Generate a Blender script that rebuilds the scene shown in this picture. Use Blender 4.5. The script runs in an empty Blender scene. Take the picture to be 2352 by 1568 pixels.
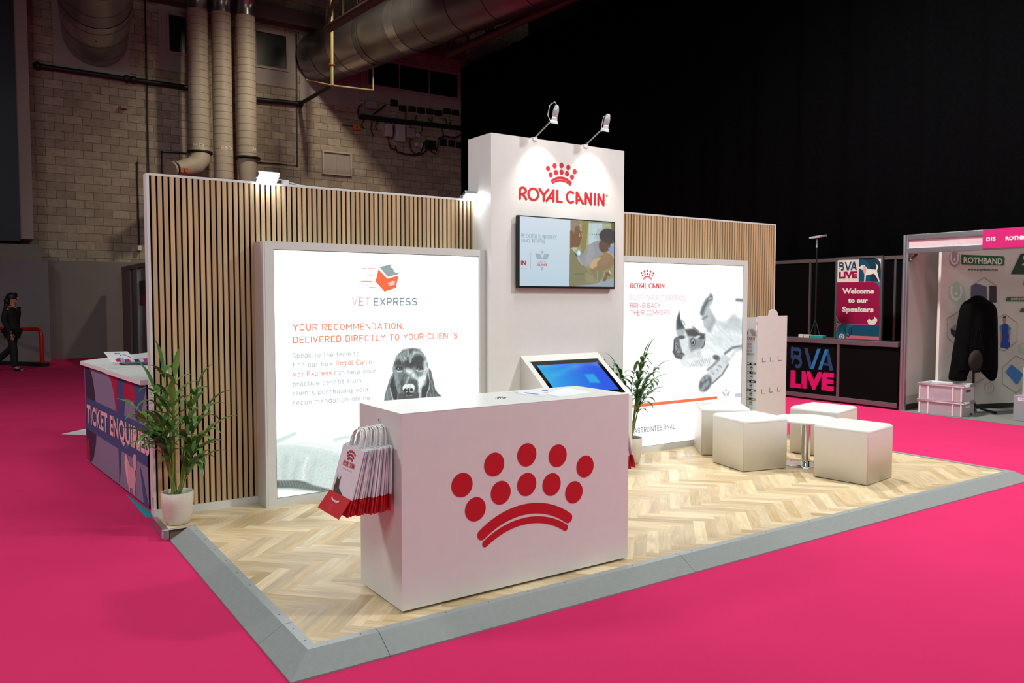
import bpy, bmesh, math, random
import numpy as np
from mathutils import Vector, Matrix

random.seed(7)
S = bpy.context.scene
COL = S.collection

# ------------------------------------------------------------------ camera, world, lamps, exposure
FOC, PITCH, ROLL, YAW = 1840.3, 0.0540916, 0.0011191, 0.5978970   # focal length in pixels of a 2352 px wide frame
CAMP = np.array([-1.19825, -3.35207, 1.62])


def cam_axes():
    cp, sp, cr, sr = math.cos(PITCH), math.sin(PITCH), math.cos(ROLL), math.sin(ROLL)
    cy, sy = math.cos(YAW), math.sin(YAW)
    fwd = np.array([sy * cp, cy * cp, -sp])
    right = np.array([cy, -sy, 0.0])
    up = np.cross(right, fwd)
    return np.array([cr * right + sr * up, -sr * right + cr * up, fwd])


AX = cam_axes()
cam = bpy.data.cameras.new('camera')
camo = bpy.data.objects.new('camera', cam)
COL.objects.link(camo)
cam.sensor_width = 36.0
cam.lens = FOC / 2352 * 36.0
cam.clip_end = 200
m = Matrix.Identity(4)
for i in range(3):
    m[i][0], m[i][1], m[i][2], m[i][3] = AX[0][i], AX[1][i], -AX[2][i], CAMP[i]
camo.matrix_world = m
S.camera = camo

S.view_settings.view_transform = 'Standard'
S.view_settings.look = 'None'
S.view_settings.gamma = 1.0
S.view_settings.use_curve_mapping = False
S.view_settings.exposure = 0.0

W = bpy.data.worlds.new('ambient_fill')
S.world = W
W.use_nodes = True
W.node_tree.nodes['Background'].inputs[0].default_value = (0.80, 0.86, 1.0, 1)
W.node_tree.nodes['Background'].inputs[1].default_value = 0.035  # faint even ambient light added as fill


def aim(o, target):
    d = Vector(target) - o.location
    o.rotation_euler = d.to_track_quat('-Z', 'Y').to_euler()


def area_lamp(name, loc, target, size, power, col=(1, 1, 1), spread=180):
    l = bpy.data.lights.new(name, 'AREA')
    l.shape = 'DISK'
    l.size = size
    l.energy = power
    l.color = col
    l.spread = math.radians(spread)
    o = bpy.data.objects.new(name, l)
    COL.objects.link(o)
    o.location = loc
    aim(o, target)
    return o


def spot_lamp(name, loc, target, power, angle, blend=0.6, col=(1, 1, 1), r=0.05):
    l = bpy.data.lights.new(name, 'SPOT')
    l.energy = power
    l.spot_size = math.radians(angle)
    l.spot_blend = blend
    l.color = col
    l.shadow_soft_size = r
    o = bpy.data.objects.new(name, l)
    COL.objects.link(o)
    o.location = loc
    aim(o, target)
    return o


# high-bay lamps of the hall, plus unseen soft fill lamps added left and front
spot_lamp('hall_lamp_key', (7.4, -4.2, 7.4), (4.9, 1.3, 0.4), 1900, 82, 1.0, (0.97, 1.0, 0.96), 0.35)
area_lamp('hall_fill_left', (-6.0, -5.0, 7.5), (0.8, 2.0, 0.8), 4.0, 270, (0.90, 1.0, 0.97))  # unseen soft fill, added to brighten faces turned left
area_lamp('hall_fill_front', (1.0, -9.0, 7.0), (2.5, 2.0, 1.2), 5.0, 170, (0.90, 1.0, 0.98))  # unseen broad fill, added to lift the shade on front faces
area_lamp('hall_lamp_over', (3.0, -1.0, 9.5), (3.0, 0.8, 0.0), 3.0, 270, (0.94, 1.0, 0.97))
area_lamp('hall_lamp_side', (-6.5, 5.0, 8.5), (-1.5, 4.0, 0.2), 2.0, 480, (0.97, 0.98, 0.96))
spot_lamp('hall_lamp_rear', (7.0, 14.0, 11.0), (7.4, 21.5, 2.6), 2200, 84, 1.0, (1.0, 0.86, 0.66), 0.25)
area_lamp('hall_lamp_right', (6.0, 4.0, 9.0), (11.0, 2.5, 0.8), 0.8, 430, (1.0, 0.98, 0.94), 120)


# ------------------------------------------------------------------ measuring: photo pixel -> point on a known plane of the place
def ray(x, y):
    return AX.T @ np.array([(x - 1176) / FOC, -(y - 784) / FOC, 1.0])


def onz(x, y, z=0.0):
    d = ray(x, y)
    return CAMP + d * (z - CAMP[2]) / d[2]


def ony(x, y, Y):
    d = ray(x, y)
    return CAMP + d * (Y - CAMP[1]) / d[1]


def onx(x, y, X):
    d = ray(x, y)
    return CAMP + d * (X - CAMP[0]) / d[0]


def proj(P):
    c = (np.asarray(P) - CAMP) @ AX.T
    return 1176 + FOC * c[..., 0] / c[..., 2], 784 - FOC * c[..., 1] / c[..., 2]


def crop(ox, oy, s):
    return lambda x, y: (ox + x / s, oy + y / s)


class Plane:
    """A flat face in the place: origin o, u to the viewer's right, v up; n points to the viewer."""

    def __init__(self, o, u, v):
        self.o, self.u, self.v = np.array(o, float), np.array(u, float), np.array(v, float)
        self.u /= np.linalg.norm(self.u)
        self.v /= np.linalg.norm(self.v)
        self.n = np.cross(self.u, self.v)

    def hit(self, x, y):
        d = ray(x, y)
        p = CAMP + d * (((self.o - CAMP) @ self.n) / (d @ self.n)) - self.o
        return p @ self.u, p @ self.v

    def pt(self, a, b, off=0.0):
        return tuple(self.o + self.u * a + self.v * b + self.n * off)


# ------------------------------------------------------------------ materials
def lin(r, g, b):
    f = lambda c: c / 12.92 if c <= 0.04045 else ((c + 0.055) / 1.055) ** 2.4
    return (f(r / 255), f(g / 255), f(b / 255), 1.0)


def nodes_of(name):
    mt = bpy.data.materials.new(name)
    mt.use_nodes = True
    nt = mt.node_tree
    return mt, nt, nt.nodes['Principled BSDF']


def pm(name, rgb, rough=0.5, metal=0.0, var=0.06, scale=18.0, bump=0.0, bscale=None, spec=0.5, emit=0.0, trans=0.0, alpha=1.0):
    """Procedural material: a base colour that a noise field varies a little, with optional noise bump."""
    mt, nt, b = nodes_of(name)
    c = lin(*rgb)
    tc = nt.nodes.new('ShaderNodeTexCoord')
    nz = nt.nodes.new('ShaderNodeTexNoise')
    nz.inputs['Scale'].default_value = scale
    nz.inputs['Detail'].default_value = 4
    nt.links.new(tc.outputs['Object'], nz.inputs['Vector'])
    rp = nt.nodes.new('ShaderNodeValToRGB')
    rp.color_ramp.elements[0].position = 0.3
    rp.color_ramp.elements[1].position = 0.7
    rp.color_ramp.elements[0].color = tuple(x * (1 - var) for x in c[:3]) + (1,)
    rp.color_ramp.elements[1].color = tuple(min(1, x * (1 + var)) for x in c[:3]) + (1,)
    nt.links.new(nz.outputs['Fac'], rp.inputs['Fac'])
    nt.links.new(rp.outputs['Color'], b.inputs['Base Color'])
    b.inputs['Roughness'].default_value = rough
    b.inputs['Metallic'].default_value = metal
    b.inputs['Specular IOR Level'].default_value = spec
    b.inputs['Transmission Weight'].default_value = trans
    b.inputs['Alpha'].default_value = alpha
    if emit:
        nt.links.new(rp.outputs['Color'], b.inputs['Emission Color'])
        b.inputs['Emission Strength'].default_value = emit
    if bump:
        n2 = nt.nodes.new('ShaderNodeTexNoise')
        n2.inputs['Scale'].default_value = bscale or scale * 6
        n2.inputs['Detail'].default_value = 3
        nt.links.new(tc.outputs['Object'], n2.inputs['Vector'])
        bp = nt.nodes.new('ShaderNodeBump')
        bp.inputs['Strength'].default_value = bump
        bp.inputs['Distance'].default_value = 0.01
        nt.links.new(n2.outputs['Fac'], bp.inputs['Height'])
        nt.links.new(bp.outputs['Normal'], b.inputs['Normal'])
    return mt


def lit_mat(name, rgb, strength=1.0):
    """Backlit print or screen colour."""
    mt, nt, b = nodes_of(name)
    b.inputs['Base Color'].default_value = (0.02, 0.02, 0.02, 1)
    b.inputs['Roughness'].default_value = 0.4
    b.inputs['Emission Color'].default_value = lin(*rgb)
    b.inputs['Emission Strength'].default_value = strength
    return mt


def attr_lit(name, gain_hi=0.0, rough=0.4):
    """Backlit picture: colour attribute 'Col' glows; clear white film passes more of the lamps behind it."""
    mt, nt, b = nodes_of(name)
    b.inputs['Base Color'].default_value = (0.03, 0.03, 0.03, 1)
    b.inputs['Roughness'].default_value = rough
    at = nt.nodes.new('ShaderNodeAttribute')
    at.attribute_name = 'Col'
    nt.links.new(at.outputs['Color'], b.inputs['Emission Color'])
    pw = nt.nodes.new('ShaderNodeMath')
    pw.operation = 'POWER'
    pw.inputs[1].default_value = 8
    nt.links.new(at.outputs['Fac'], pw.inputs[0])
    ml = nt.nodes.new('ShaderNodeMath')
    ml.operation = 'MULTIPLY_ADD'
    ml.inputs[1].default_value = gain_hi
    ml.inputs[2].default_value = 1.0
    nt.links.new(pw.outputs[0], ml.inputs[0])
    nt.links.new(ml.outputs[0], b.inputs['Emission Strength'])
    return mt


def attr_mat(name, rough=0.5):
    mt, nt, b = nodes_of(name)
    at = nt.nodes.new('ShaderNodeAttribute')
    at.attribute_name = 'Col'
    nt.links.new(at.outputs['Color'], b.inputs['Base Color'])
    b.inputs['Roughness'].default_value = rough
    return mt


def carpet_mat(name, rgb):
    mt, nt, b = nodes_of(name)
    c = lin(*rgb)
    tc = nt.nodes.new('ShaderNodeTexCoord')
    n1 = nt.nodes.new('ShaderNodeTexNoise')
    n1.inputs['Scale'].default_value = 0.7
    n1.inputs['Detail'].default_value = 2
    n2 = nt.nodes.new('ShaderNodeTexNoise')
    n2.inputs['Scale'].default_value = 350
    n2.inputs['Detail'].default_value = 2
    for n in (n1, n2):
        nt.links.new(tc.outputs['Object'], n.inputs['Vector'])
    mx = nt.nodes.new('ShaderNodeMix')
    mx.data_type = 'FLOAT'
    mx.inputs[0].default_value = 0.45
    nt.links.new(n1.outputs['Fac'], mx.inputs[2])
    nt.links.new(n2.outputs['Fac'], mx.inputs[3])
    rp = nt.nodes.new('ShaderNodeValToRGB')
    rp.color_ramp.elements[0].position = 0.25
    rp.color_ramp.elements[1].position = 0.75
    rp.color_ramp.elements[0].color = tuple(x * 0.86 for x in c[:3]) + (1,)
    rp.color_ramp.elements[1].color = tuple(min(1, x * 1.1) for x in c[:3]) + (1,)
    nt.links.new(mx.outputs[0], rp.inputs['Fac'])
    nt.links.new(rp.outputs['Color'], b.inputs['Base Color'])
    b.inputs['Roughness'].default_value = 0.95
    b.inputs['Specular IOR Level'].default_value = 0.1
    bp = nt.nodes.new('ShaderNodeBump')
    bp.inputs['Strength'].default_value = 0.25
    bp.inputs['Distance'].default_value = 0.004
    nt.links.new(n2.outputs['Fac'], bp.inputs['Height'])
    bp2 = nt.nodes.new('ShaderNodeBump')
    bp2.inputs['Strength'].default_value = 0.35
    bp2.inputs['Distance'].default_value = 0.06
    n3 = nt.nodes.new('ShaderNodeTexNoise')
    n3.inputs['Scale'].default_value = 1.6
    n3.inputs['Detail'].default_value = 1
    mp = nt.nodes.new('ShaderNodeMapping')
    mp.inputs['Scale'].default_value = (0.35, 1.6, 1)
    nt.links.new(tc.outputs['Object'], mp.inputs['Vector'])
    nt.links.new(mp.outputs['Vector'], n3.inputs['Vector'])
    nt.links.new(n3.outputs['Fac'], bp2.inputs['Height'])
    nt.links.new(bp.outputs['Normal'], bp2.inputs['Normal'])
    nt.links.new(bp2.outputs['Normal'], b.inputs['Normal'])
    return mt


def block_mat(name, c1, c2, mortar, sx=0.45, sz=0.225):
    """Concrete blockwork in the XZ plane."""
    mt, nt, b = nodes_of(name)
    tc = nt.nodes.new('ShaderNodeTexCoord')
    sp = nt.nodes.new('ShaderNodeSeparateXYZ')
    cb = nt.nodes.new('ShaderNodeCombineXYZ')
    nt.links.new(tc.outputs['Object'], sp.inputs[0])
    nt.links.new(sp.outputs['X'], cb.inputs['X'])
    nt.links.new(sp.outputs['Z'], cb.inputs['Y'])
    br = nt.nodes.new('ShaderNodeTexBrick')
    br.inputs['Scale'].default_value = 1.0
    br.inputs['Brick Width'].default_value = sx
    br.inputs['Row Height'].default_value = sz
    br.inputs['Mortar Size'].default_value = 0.008
    br.inputs['Mortar Smooth'].default_value = 0.3
    br.inputs['Bias'].default_value = -0.1
    br.inputs['Color1'].default_value = lin(*c1)
    br.inputs['Color2'].default_value = lin(*c2)
    br.inputs['Mortar'].default_value = lin(*mortar)
    nt.links.new(cb.outputs[0], br.inputs['Vector'])
    nz = nt.nodes.new('ShaderNodeTexNoise')
    nz.inputs['Scale'].default_value = 9
    nz.inputs['Detail'].default_value = 6
    nt.links.new(tc.outputs['Object'], nz.inputs['Vector'])
    mx = nt.nodes.new('ShaderNodeMix')
    mx.data_type = 'RGBA'
    mx.blend_type = 'MULTIPLY'
    mx.inputs[0].default_value = 0.5
    nt.links.new(br.outputs['Color'], mx.inputs[6])
    nt.links.new(nz.outputs['Fac'], mx.inputs[7])
    nt.links.new(mx.outputs[2], b.inputs['Base Color'])
    b.inputs['Roughness'].default_value = 0.9
    bp = nt.nodes.new('ShaderNodeBump')
    bp.inputs['Strength'].default_value = 0.6
    bp.inputs['Distance'].default_value = 0.01
    nt.links.new(br.outputs['Fac'], bp.inputs['Height'])
    bp.invert = True
    nt.links.new(bp.outputs['Normal'], b.inputs['Normal'])
    return mt


def plank_mat(name):
    """Oak plank: tone per plank from 'Col', grain along the plank's own UV, dark seam at its edges."""
    mt, nt, b = nodes_of(name)
    at = nt.nodes.new('ShaderNodeAttribute')
    at.attribute_name = 'Col'
    uv = nt.nodes.new('ShaderNodeUVMap')
    uv.uv_map = 'UVMap'
    mp = nt.nodes.new('ShaderNodeMapping')
    mp.inputs['Scale'].default_value = (2.2, 16, 1)
    nt.links.new(uv.outputs[0], mp.inputs['Vector'])
    nz = nt.nodes.new('ShaderNodeTexNoise')
    nz.inputs['Scale'].default_value = 1.0
    nz.inputs['Detail'].default_value = 5
    nz.inputs['Distortion'].default_value = 1.4
    nt.links.new(mp.outputs['Vector'], nz.inputs['Vector'])
    mp2 = nt.nodes.new('ShaderNodeMapping')
    mp2.inputs['Scale'].default_value = (6, 120, 1)
    nt.links.new(uv.outputs[0], mp2.inputs['Vector'])
    n2 = nt.nodes.new('ShaderNodeTexNoise')
    n2.inputs['Scale'].default_value = 1.0
    n2.inputs['Detail'].default_value = 2
    nt.links.new(mp2.outputs['Vector'], n2.inputs['Vector'])
    ad = nt.nodes.new('ShaderNodeMath')
    ad.operation = 'MULTIPLY_ADD'
    ad.inputs[1].default_value = 0.45
    nt.links.new(n2.outputs['Fac'], ad.inputs[0])
    nt.links.new(nz.outputs['Fac'], ad.inputs[2])
    rp = nt.nodes.new('ShaderNodeValToRGB')
    rp.color_ramp.elements[0].position = 0.45
    rp.color_ramp.elements[1].position = 0.95
    rp.color_ramp.elements[0].color = (0.74, 0.70, 0.66, 1)
    rp.color_ramp.elements[1].color = (1.08, 1.08, 1.08, 1)
    nt.links.new(ad.outputs[0], rp.inputs['Fac'])
    mx = nt.nodes.new('ShaderNodeMix')
    mx.data_type = 'RGBA'
    mx.blend_type = 'MULTIPLY'
    mx.inputs[0].default_value = 1.0
    nt.links.new(at.outputs['Color'], mx.inputs[6])
    nt.links.new(rp.outputs['Color'], mx.inputs[7])
    nt.links.new(mx.outputs[2], b.inputs['Base Color'])
    b.inputs['Roughness'].default_value = 0.42
    b.inputs['Specular IOR Level'].default_value = 0.35
    bp = nt.nodes.new('ShaderNodeBump')
    bp.inputs['Strength'].default_value = 0.08
    bp.inputs['Distance'].default_value = 0.002
    nt.links.new(ad.outputs[0], bp.inputs['Height'])
    nt.links.new(bp.outputs['Normal'], b.inputs['Normal'])
    return mt


# ------------------------------------------------------------------ mesh building
class MB:
    def __init__(self):
        self.v, self.f, self.sm = [], [], []

    def add(self, vs, fs, smooth=False):
        n = len(self.v)
        self.v += [tuple(map(float, p)) for p in vs]
        self.f += [[i + n for i in f] for f in fs]
        self.sm += [smooth] * len(fs)
        return self

    def box(self, x0, x1, y0, y1, z0, z1):
        vs = [(x, y, z) for z in (z0, z1) for y in (y0, y1) for x in (x0, x1)]
        return self.add(vs, [(0, 2, 3, 1), (4, 5, 7, 6), (0, 1, 5, 4), (2, 6, 7, 3), (0, 4, 6, 2), (1, 3, 7, 5)])

    def obox(self, o, u, v, w):
        """Box spanned by three edge vectors from corner o."""
        o, u, v, w = (np.array(t, float) for t in (o, u, v, w))
        vs = [o + a * u + b * v + c * w for c in (0, 1) for b in (0, 1) for a in (0, 1)]
        return self.add(vs, [(0, 2, 3, 1), (4, 5, 7, 6), (0, 1, 5, 4), (2, 6, 7, 3), (0, 4, 6, 2), (1, 3, 7, 5)])

    def poly(self, pts):
        return self.add(pts, [list(range(len(pts)))])

    def prism(self, pts, ext):
        """Closed solid: polygon pts swept by vector ext."""
        n = len(pts)
        ext = np.array(ext, float)
        top = [np.array(p, float) + ext for p in pts]
        fs = [list(range(n))[::-1], list(range(n, 2 * n))]
        fs += [[i, (i + 1) % n, n + (i + 1) % n, n + i] for i in range(n)]
        return self.add(list(pts) + top, fs)

    def rings(self, rings, caps=True, smooth=True, closed=True):
        n = len(rings[0])
        vs = [p for r in rings for p in r]
        fs = []
        k = n if closed else n - 1
        for i in range(len(rings) - 1):
            for j in range(k):
                a, b = i * n + j, i * n + (j + 1) % n
                fs.append([a, b, b + n, a + n])
        self.add(vs, fs, smooth)
        if caps:
            self.add(rings[0], [list(range(n))[::-1]])
            self.add(rings[-1], [list(range(n))])
        return self

    def tube(self, path, r, n=10, caps=True):
        path = [np.array(p, float) for p in path]
        rr = r if hasattr(r, '__len__') else [r] * len(path)
        rings = []
        ref = None
        for i, p in enumerate(path):
            t = path[min(i + 1, len(path) - 1)] - path[max(i - 1, 0)]
            t = t / (np.linalg.norm(t) + 1e-9)
            if ref is None:
                ref = np.array([0, 0, 1.0]) if abs(t[2]) < 0.9 else np.array([1.0, 0, 0])
            a = ref - t * (ref @ t)
            a /= np.linalg.norm(a)
            ref = a
            b = np.cross(t, a)
            rings.append([p + rr[i] * (math.cos(2 * math.pi * k / n) * a + math.sin(2 * math.pi * k / n) * b) for k in range(n)])
        return self.rings(rings, caps)

    def lathe(self, prof, c=(0, 0, 0), n=40, caps=False, axis='z'):
        rings = []
        for r, z in prof:
            rings.append([(c[0] + r * math.cos(2 * math.pi * k / n), c[1] + r * math.sin(2 * math.pi * k / n), c[2] + z) for k in range(n)])
        return self.rings(rings, caps)

    def ball(self, c, rx, ry=None, rz=None, n=14, m=9):
        ry = ry or rx
        rz = rz or rx
        rings = []
        for i in range(m + 1):
            t = -math.pi / 2 + math.pi * i / m
            q = max(math.cos(t), 0.001)
            rings.append([(c[0] + rx * q * math.cos(2 * math.pi * k / n), c[1] + ry * q * math.sin(2 * math.pi * k / n), c[2] + rz * math.sin(t)) for k in range(n)])
        return self.rings(rings, True)

    def disc(self, P, a, b, ra, rb, off=0.0, n=28):
        return self.poly([P.pt(a + ra * math.cos(2 * math.pi * k / n), b + rb * math.sin(2 * math.pi * k / n), off) for k in range(n)])

    def build(self, name, mat, parent=None, bevel=0.0, seg=2, local=False, subsurf=0):
        me = bpy.data.meshes.new(name)
        off = np.zeros(3)
        if parent is not None and not local:
            off = np.array(wloc(parent))
        me.from_pydata([tuple(np.array(p) - off) for p in self.v], [], self.f)
        me.polygons.foreach_set('use_smooth', self.sm)
        me.update()
        if mat is not None:
            me.materials.append(mat)
        o = bpy.data.objects.new(name, me)
        COL.objects.link(o)
        if parent is not None:
            o.parent = parent
        if bevel:
            bm = bmesh.new()
            bm.from_mesh(me)
            bmesh.ops.remove_doubles(bm, verts=bm.verts, dist=1e-5)
            ed = [e for e in bm.edges if len(e.link_faces) == 2 and e.calc_face_angle(0) > 0.5]
            bmesh.ops.bevel(bm, geom=ed, offset=bevel, segments=seg, affect='EDGES', profile=0.5)
            for f in bm.faces:
                f.smooth = True
            bm.to_mesh(me)
            bm.free()
            w = o.modifiers.new('weighted', 'WEIGHTED_NORMAL')
            w.keep_sharp = True
        if subsurf:
            q = o.modifiers.new('smooth', 'SUBSURF')
            q.levels = q.render_levels = subsurf
        return o


def wloc(o):
    p = np.zeros(3)
    while o is not None:
        p = p + np.array(o.location)
        o = o.parent
    return p


def tag(o, label, cat, group=None, kind=None):
    o['label'] = label
    o['category'] = cat
    if group:
        o['group'] = group
    if kind:
        o['kind'] = kind
    return o


def thing(name, label, cat, loc=(0, 0, 0), group=None):
    o = bpy.data.objects.new(name, None)
    COL.objects.link(o)
    o.location = tuple(map(float, loc))
    o.empty_display_size = 0.1
    return tag(o, label, cat, group)


def struct(o):
    o['kind'] = 'structure'
    return o


def dup(root, loc, rotz=0.0, label=None):
    r = root.copy()
    COL.objects.link(r)
    r.location = tuple(map(float, loc))
    r.rotation_euler = (0, 0, rotz)
    if label:
        r['label'] = label
    for ch in list(root.children):
        c = ch.copy()
        COL.objects.link(c)
        c.parent = r
        for g in list(ch.children):
            d = g.copy()
            COL.objects.link(d)
            d.parent = c
    return r


# ------------------------------------------------------------------ lettering
_cap = {}


def text_mesh(s, weight=0.0, space=1.0, res=3):
    cu = bpy.data.curves.new('lettering', 'FONT')
    cu.body = s
    cu.size = 1.0
    cu.resolution_u = res
    cu.offset = weight
    cu.space_character = space
    ob = bpy.data.objects.new('lettering', cu)
    COL.objects.link(ob)
    dg = bpy.context.evaluated_depsgraph_get()
    dg.update()
    me = bpy.data.meshes.new_from_object(ob.evaluated_get(dg))
    vs = np.array([v.co[:] for v in me.vertices])
    fs = [list(p.vertices) for p in me.polygons]
    bpy.data.objects.remove(ob)
    bpy.data.curves.remove(cu)
    bpy.data.meshes.remove(me)
    return vs, fs


def cap_height(weight):
    if weight not in _cap:
        v, _ = text_mesh('H', weight)
        _cap[weight] = (v[:, 1].min(), v[:, 1].max())
    return _cap[weight]


def letters(mb, s, P, bl, br, cap, off=0.002, weight=0.0, space=1.0):
    """Set s on plane P from pixel bl (baseline, left) to pixel br (baseline, right) with capitals cap pixels high at the left end."""
    vs, fs = text_mesh(s, weight, space)
    y0, y1 = cap_height(weight)
    a0, b0 = P.hit(*bl)
    a1, b1 = P.hit(*br)
    h = P.hit(bl[0], bl[1] - cap)[1] - b0
    x0, x1 = vs[:, 0].min(), vs[:, 0].max()
    out = []
    for x, y, _ in vs:
        t = (x - x0) / (x1 - x0)
        out.append(P.pt(a0 + t * (a1 - a0), b0 + t * (b1 - b0) + (y - y0) / (y1 - y0) * h, off))
    mb.add(out, fs)
    return mb


def stroke(mb, pts, w, M, n=8):
    """Round-ended stroke of width w along pts as one strip, drawn through the map M(a, b, lift) -> point."""
    mb.nstroke = getattr(mb, 'nstroke', 0) + 1
    lift = 0.00012 * (mb.nstroke % 9)
    P = [np.array(p, float) for p in pts]
    loop = np.linalg.norm(P[0] - P[-1]) < 1e-6 and len(P) > 3
    L, R = [], []
    for i, p in enumerate(P):
        q0 = P[i - 1] if i else (P[-2] if loop else p)
        q1 = P[i + 1] if i < len(P) - 1 else (P[1] if loop else p)
        d0, d1 = p - q0, q1 - p
        d0 = d0 / (np.linalg.norm(d0) or 1)
        d1 = d1 / (np.linalg.norm(d1) or 1)
        if not d0.any():
            d0 = d1
        if not d1.any():
            d1 = d0
        n0, n1 = np.array([-d0[1], d0[0]]), np.array([-d1[1], d1[0]])
        mm = n0 + n1
        mm = mm / (np.linalg.norm(mm) or 1)
        k = 1 / max(mm @ n0, 0.35)
        L.append(p + mm * k * w / 2)
        R.append(p - mm * k * w / 2)
    v, f = [], []
    for l, r in zip(L, R):
        v += [M(l[0], l[1], lift), M(r[0], r[1], lift)]
    for i in range(len(P) - 1):
        f.append([2 * i, 2 * i + 1, 2 * i + 3, 2 * i + 2])
    mb.add(v, f)
    if not loop:
        for e, o in ((0, 1), (-1, -2)):
            d = P[e] - P[o]
            t0 = math.atan2(d[1], d[0])
            mb.poly([M(P[e][0] + w / 2 * math.cos(t0 - math.pi / 2 + math.pi * k / n), P[e][1] + w / 2 * math.sin(t0 - math.pi / 2 + math.pi * k / n), lift) for k in range(n + 1)])


def arc_pts(cx, cy, rx, ry, t0, t1, n=16):
    return [(cx + rx * math.cos(math.radians(t0 + (t1 - t0) * i / n)), cy + ry * math.sin(math.radians(t0 + (t1 - t0) * i / n))) for i in range(n + 1)]


def crown(mb, M, n=26):
    """The crown emblem: two rows of five dots over two arcs; x in -0.47..0.47, y from -0.09 to 0.42."""
    D = [(-.405, .248), (-.209, .331), (0, .359), (.209, .331), (.405, .248), (-.325, .111), (-.168, .176), (0, .198), (.168, .176), (.325, .111)]
    for x, y in D:
        mb.poly([M(x + .063 * math.cos(2 * math.pi * k / n), y + .063 * math.sin(2 * math.pi * k / n)) for k in range(n)])
    for e, top, w, h in ((.285, .064, .058, .093), (.265, 0.0005, .037, .081)):
        R = (e * e + h * h) / (2 * h)
        t = math.degrees(math.asin(e / R))
        stroke(mb, arc_pts(0, top - R, R, R, 90 + t, 90 - t, 22), w, M, 14)


def wordmark(mb, M, w=.155):
    """Rounded capitals of the wordmark, letter height 1, overall width about 6.16."""
    h = 1 - w
    a = w / 2
    T = lambda pts: stroke(mb, pts, w, M)
    T([(a, a), (a, .66)] + arc_pts(.28, .70, .2025, .22, 178, -60, 14) + [(.20, .40)])
    T([(.30, .40), (.50, a)])
    T(arc_pts(.985, .49, .33, .43, 0, 360, 30))
    T([(1.40, .93), (1.70, .50)]); T([(2.0, .93), (1.70, .50), (1.70, a)])
    T([(1.90, a), (2.38, .93)]); T([(2.38, .93), (2.38, a)]); T([(2.12, .32), (2.38, .32)])
    T([(2.66, .93), (2.66, a)]); T([(2.66, a), (2.97, a)])
    T(arc_pts(3.62, .50, .28, .42, 50, 310, 22))
    T([(4.06, a), (4.06, .93)]); T([(4.06, .93), (4.53, a)]); T([(4.06, .32), (4.28, .32)])
    T([(4.73, a), (4.73, .93)]); T([(4.73, .93), (5.12, a)]); T([(5.12, a), (5.12, .93)])
    T([(5.41, a), (5.41, .93)])
    T([(5.68, a), (5.68, .93)]); T([(5.68, .93), (6.08, a)]); T([(6.08, a), (6.08, .93)])
    stroke(mb, arc_pts(6.34, .86, .075, .085, 0, 360, 14), .022, M, 6)
    stroke(mb, [(6.32, .82), (6.32, .90), (6.36, .88), (6.33, .86), (6.36, .82)], .015, M, 6)


# a plain engineering sans drawn as strokes (grid: cap height 1)
def _ov(x0, x1, y0, y1, t0, t1, n=14, p=2.5):
    out = []
    for i in range(n + 1):
        t = math.radians(t0 + (t1 - t0) * i / n)
        c, q = math.cos(t), math.sin(t)
        out.append(((x0 + x1) / 2 + (x1 - x0) / 2 * math.copysign(abs(c) ** (2 / p), c), (y0 + y1) / 2 + (y1 - y0) / 2 * math.copysign(abs(q) ** (2 / p), q)))
    return out


def _dd(y0, y1, x=1.0, x0=0.0):
    return [(x0, y1), (x - .42, y1)] + _ov(x - .84, x, y0, y1, 85, -85, 10) + [(x - .42, y0), (x0, y0)]


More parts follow.
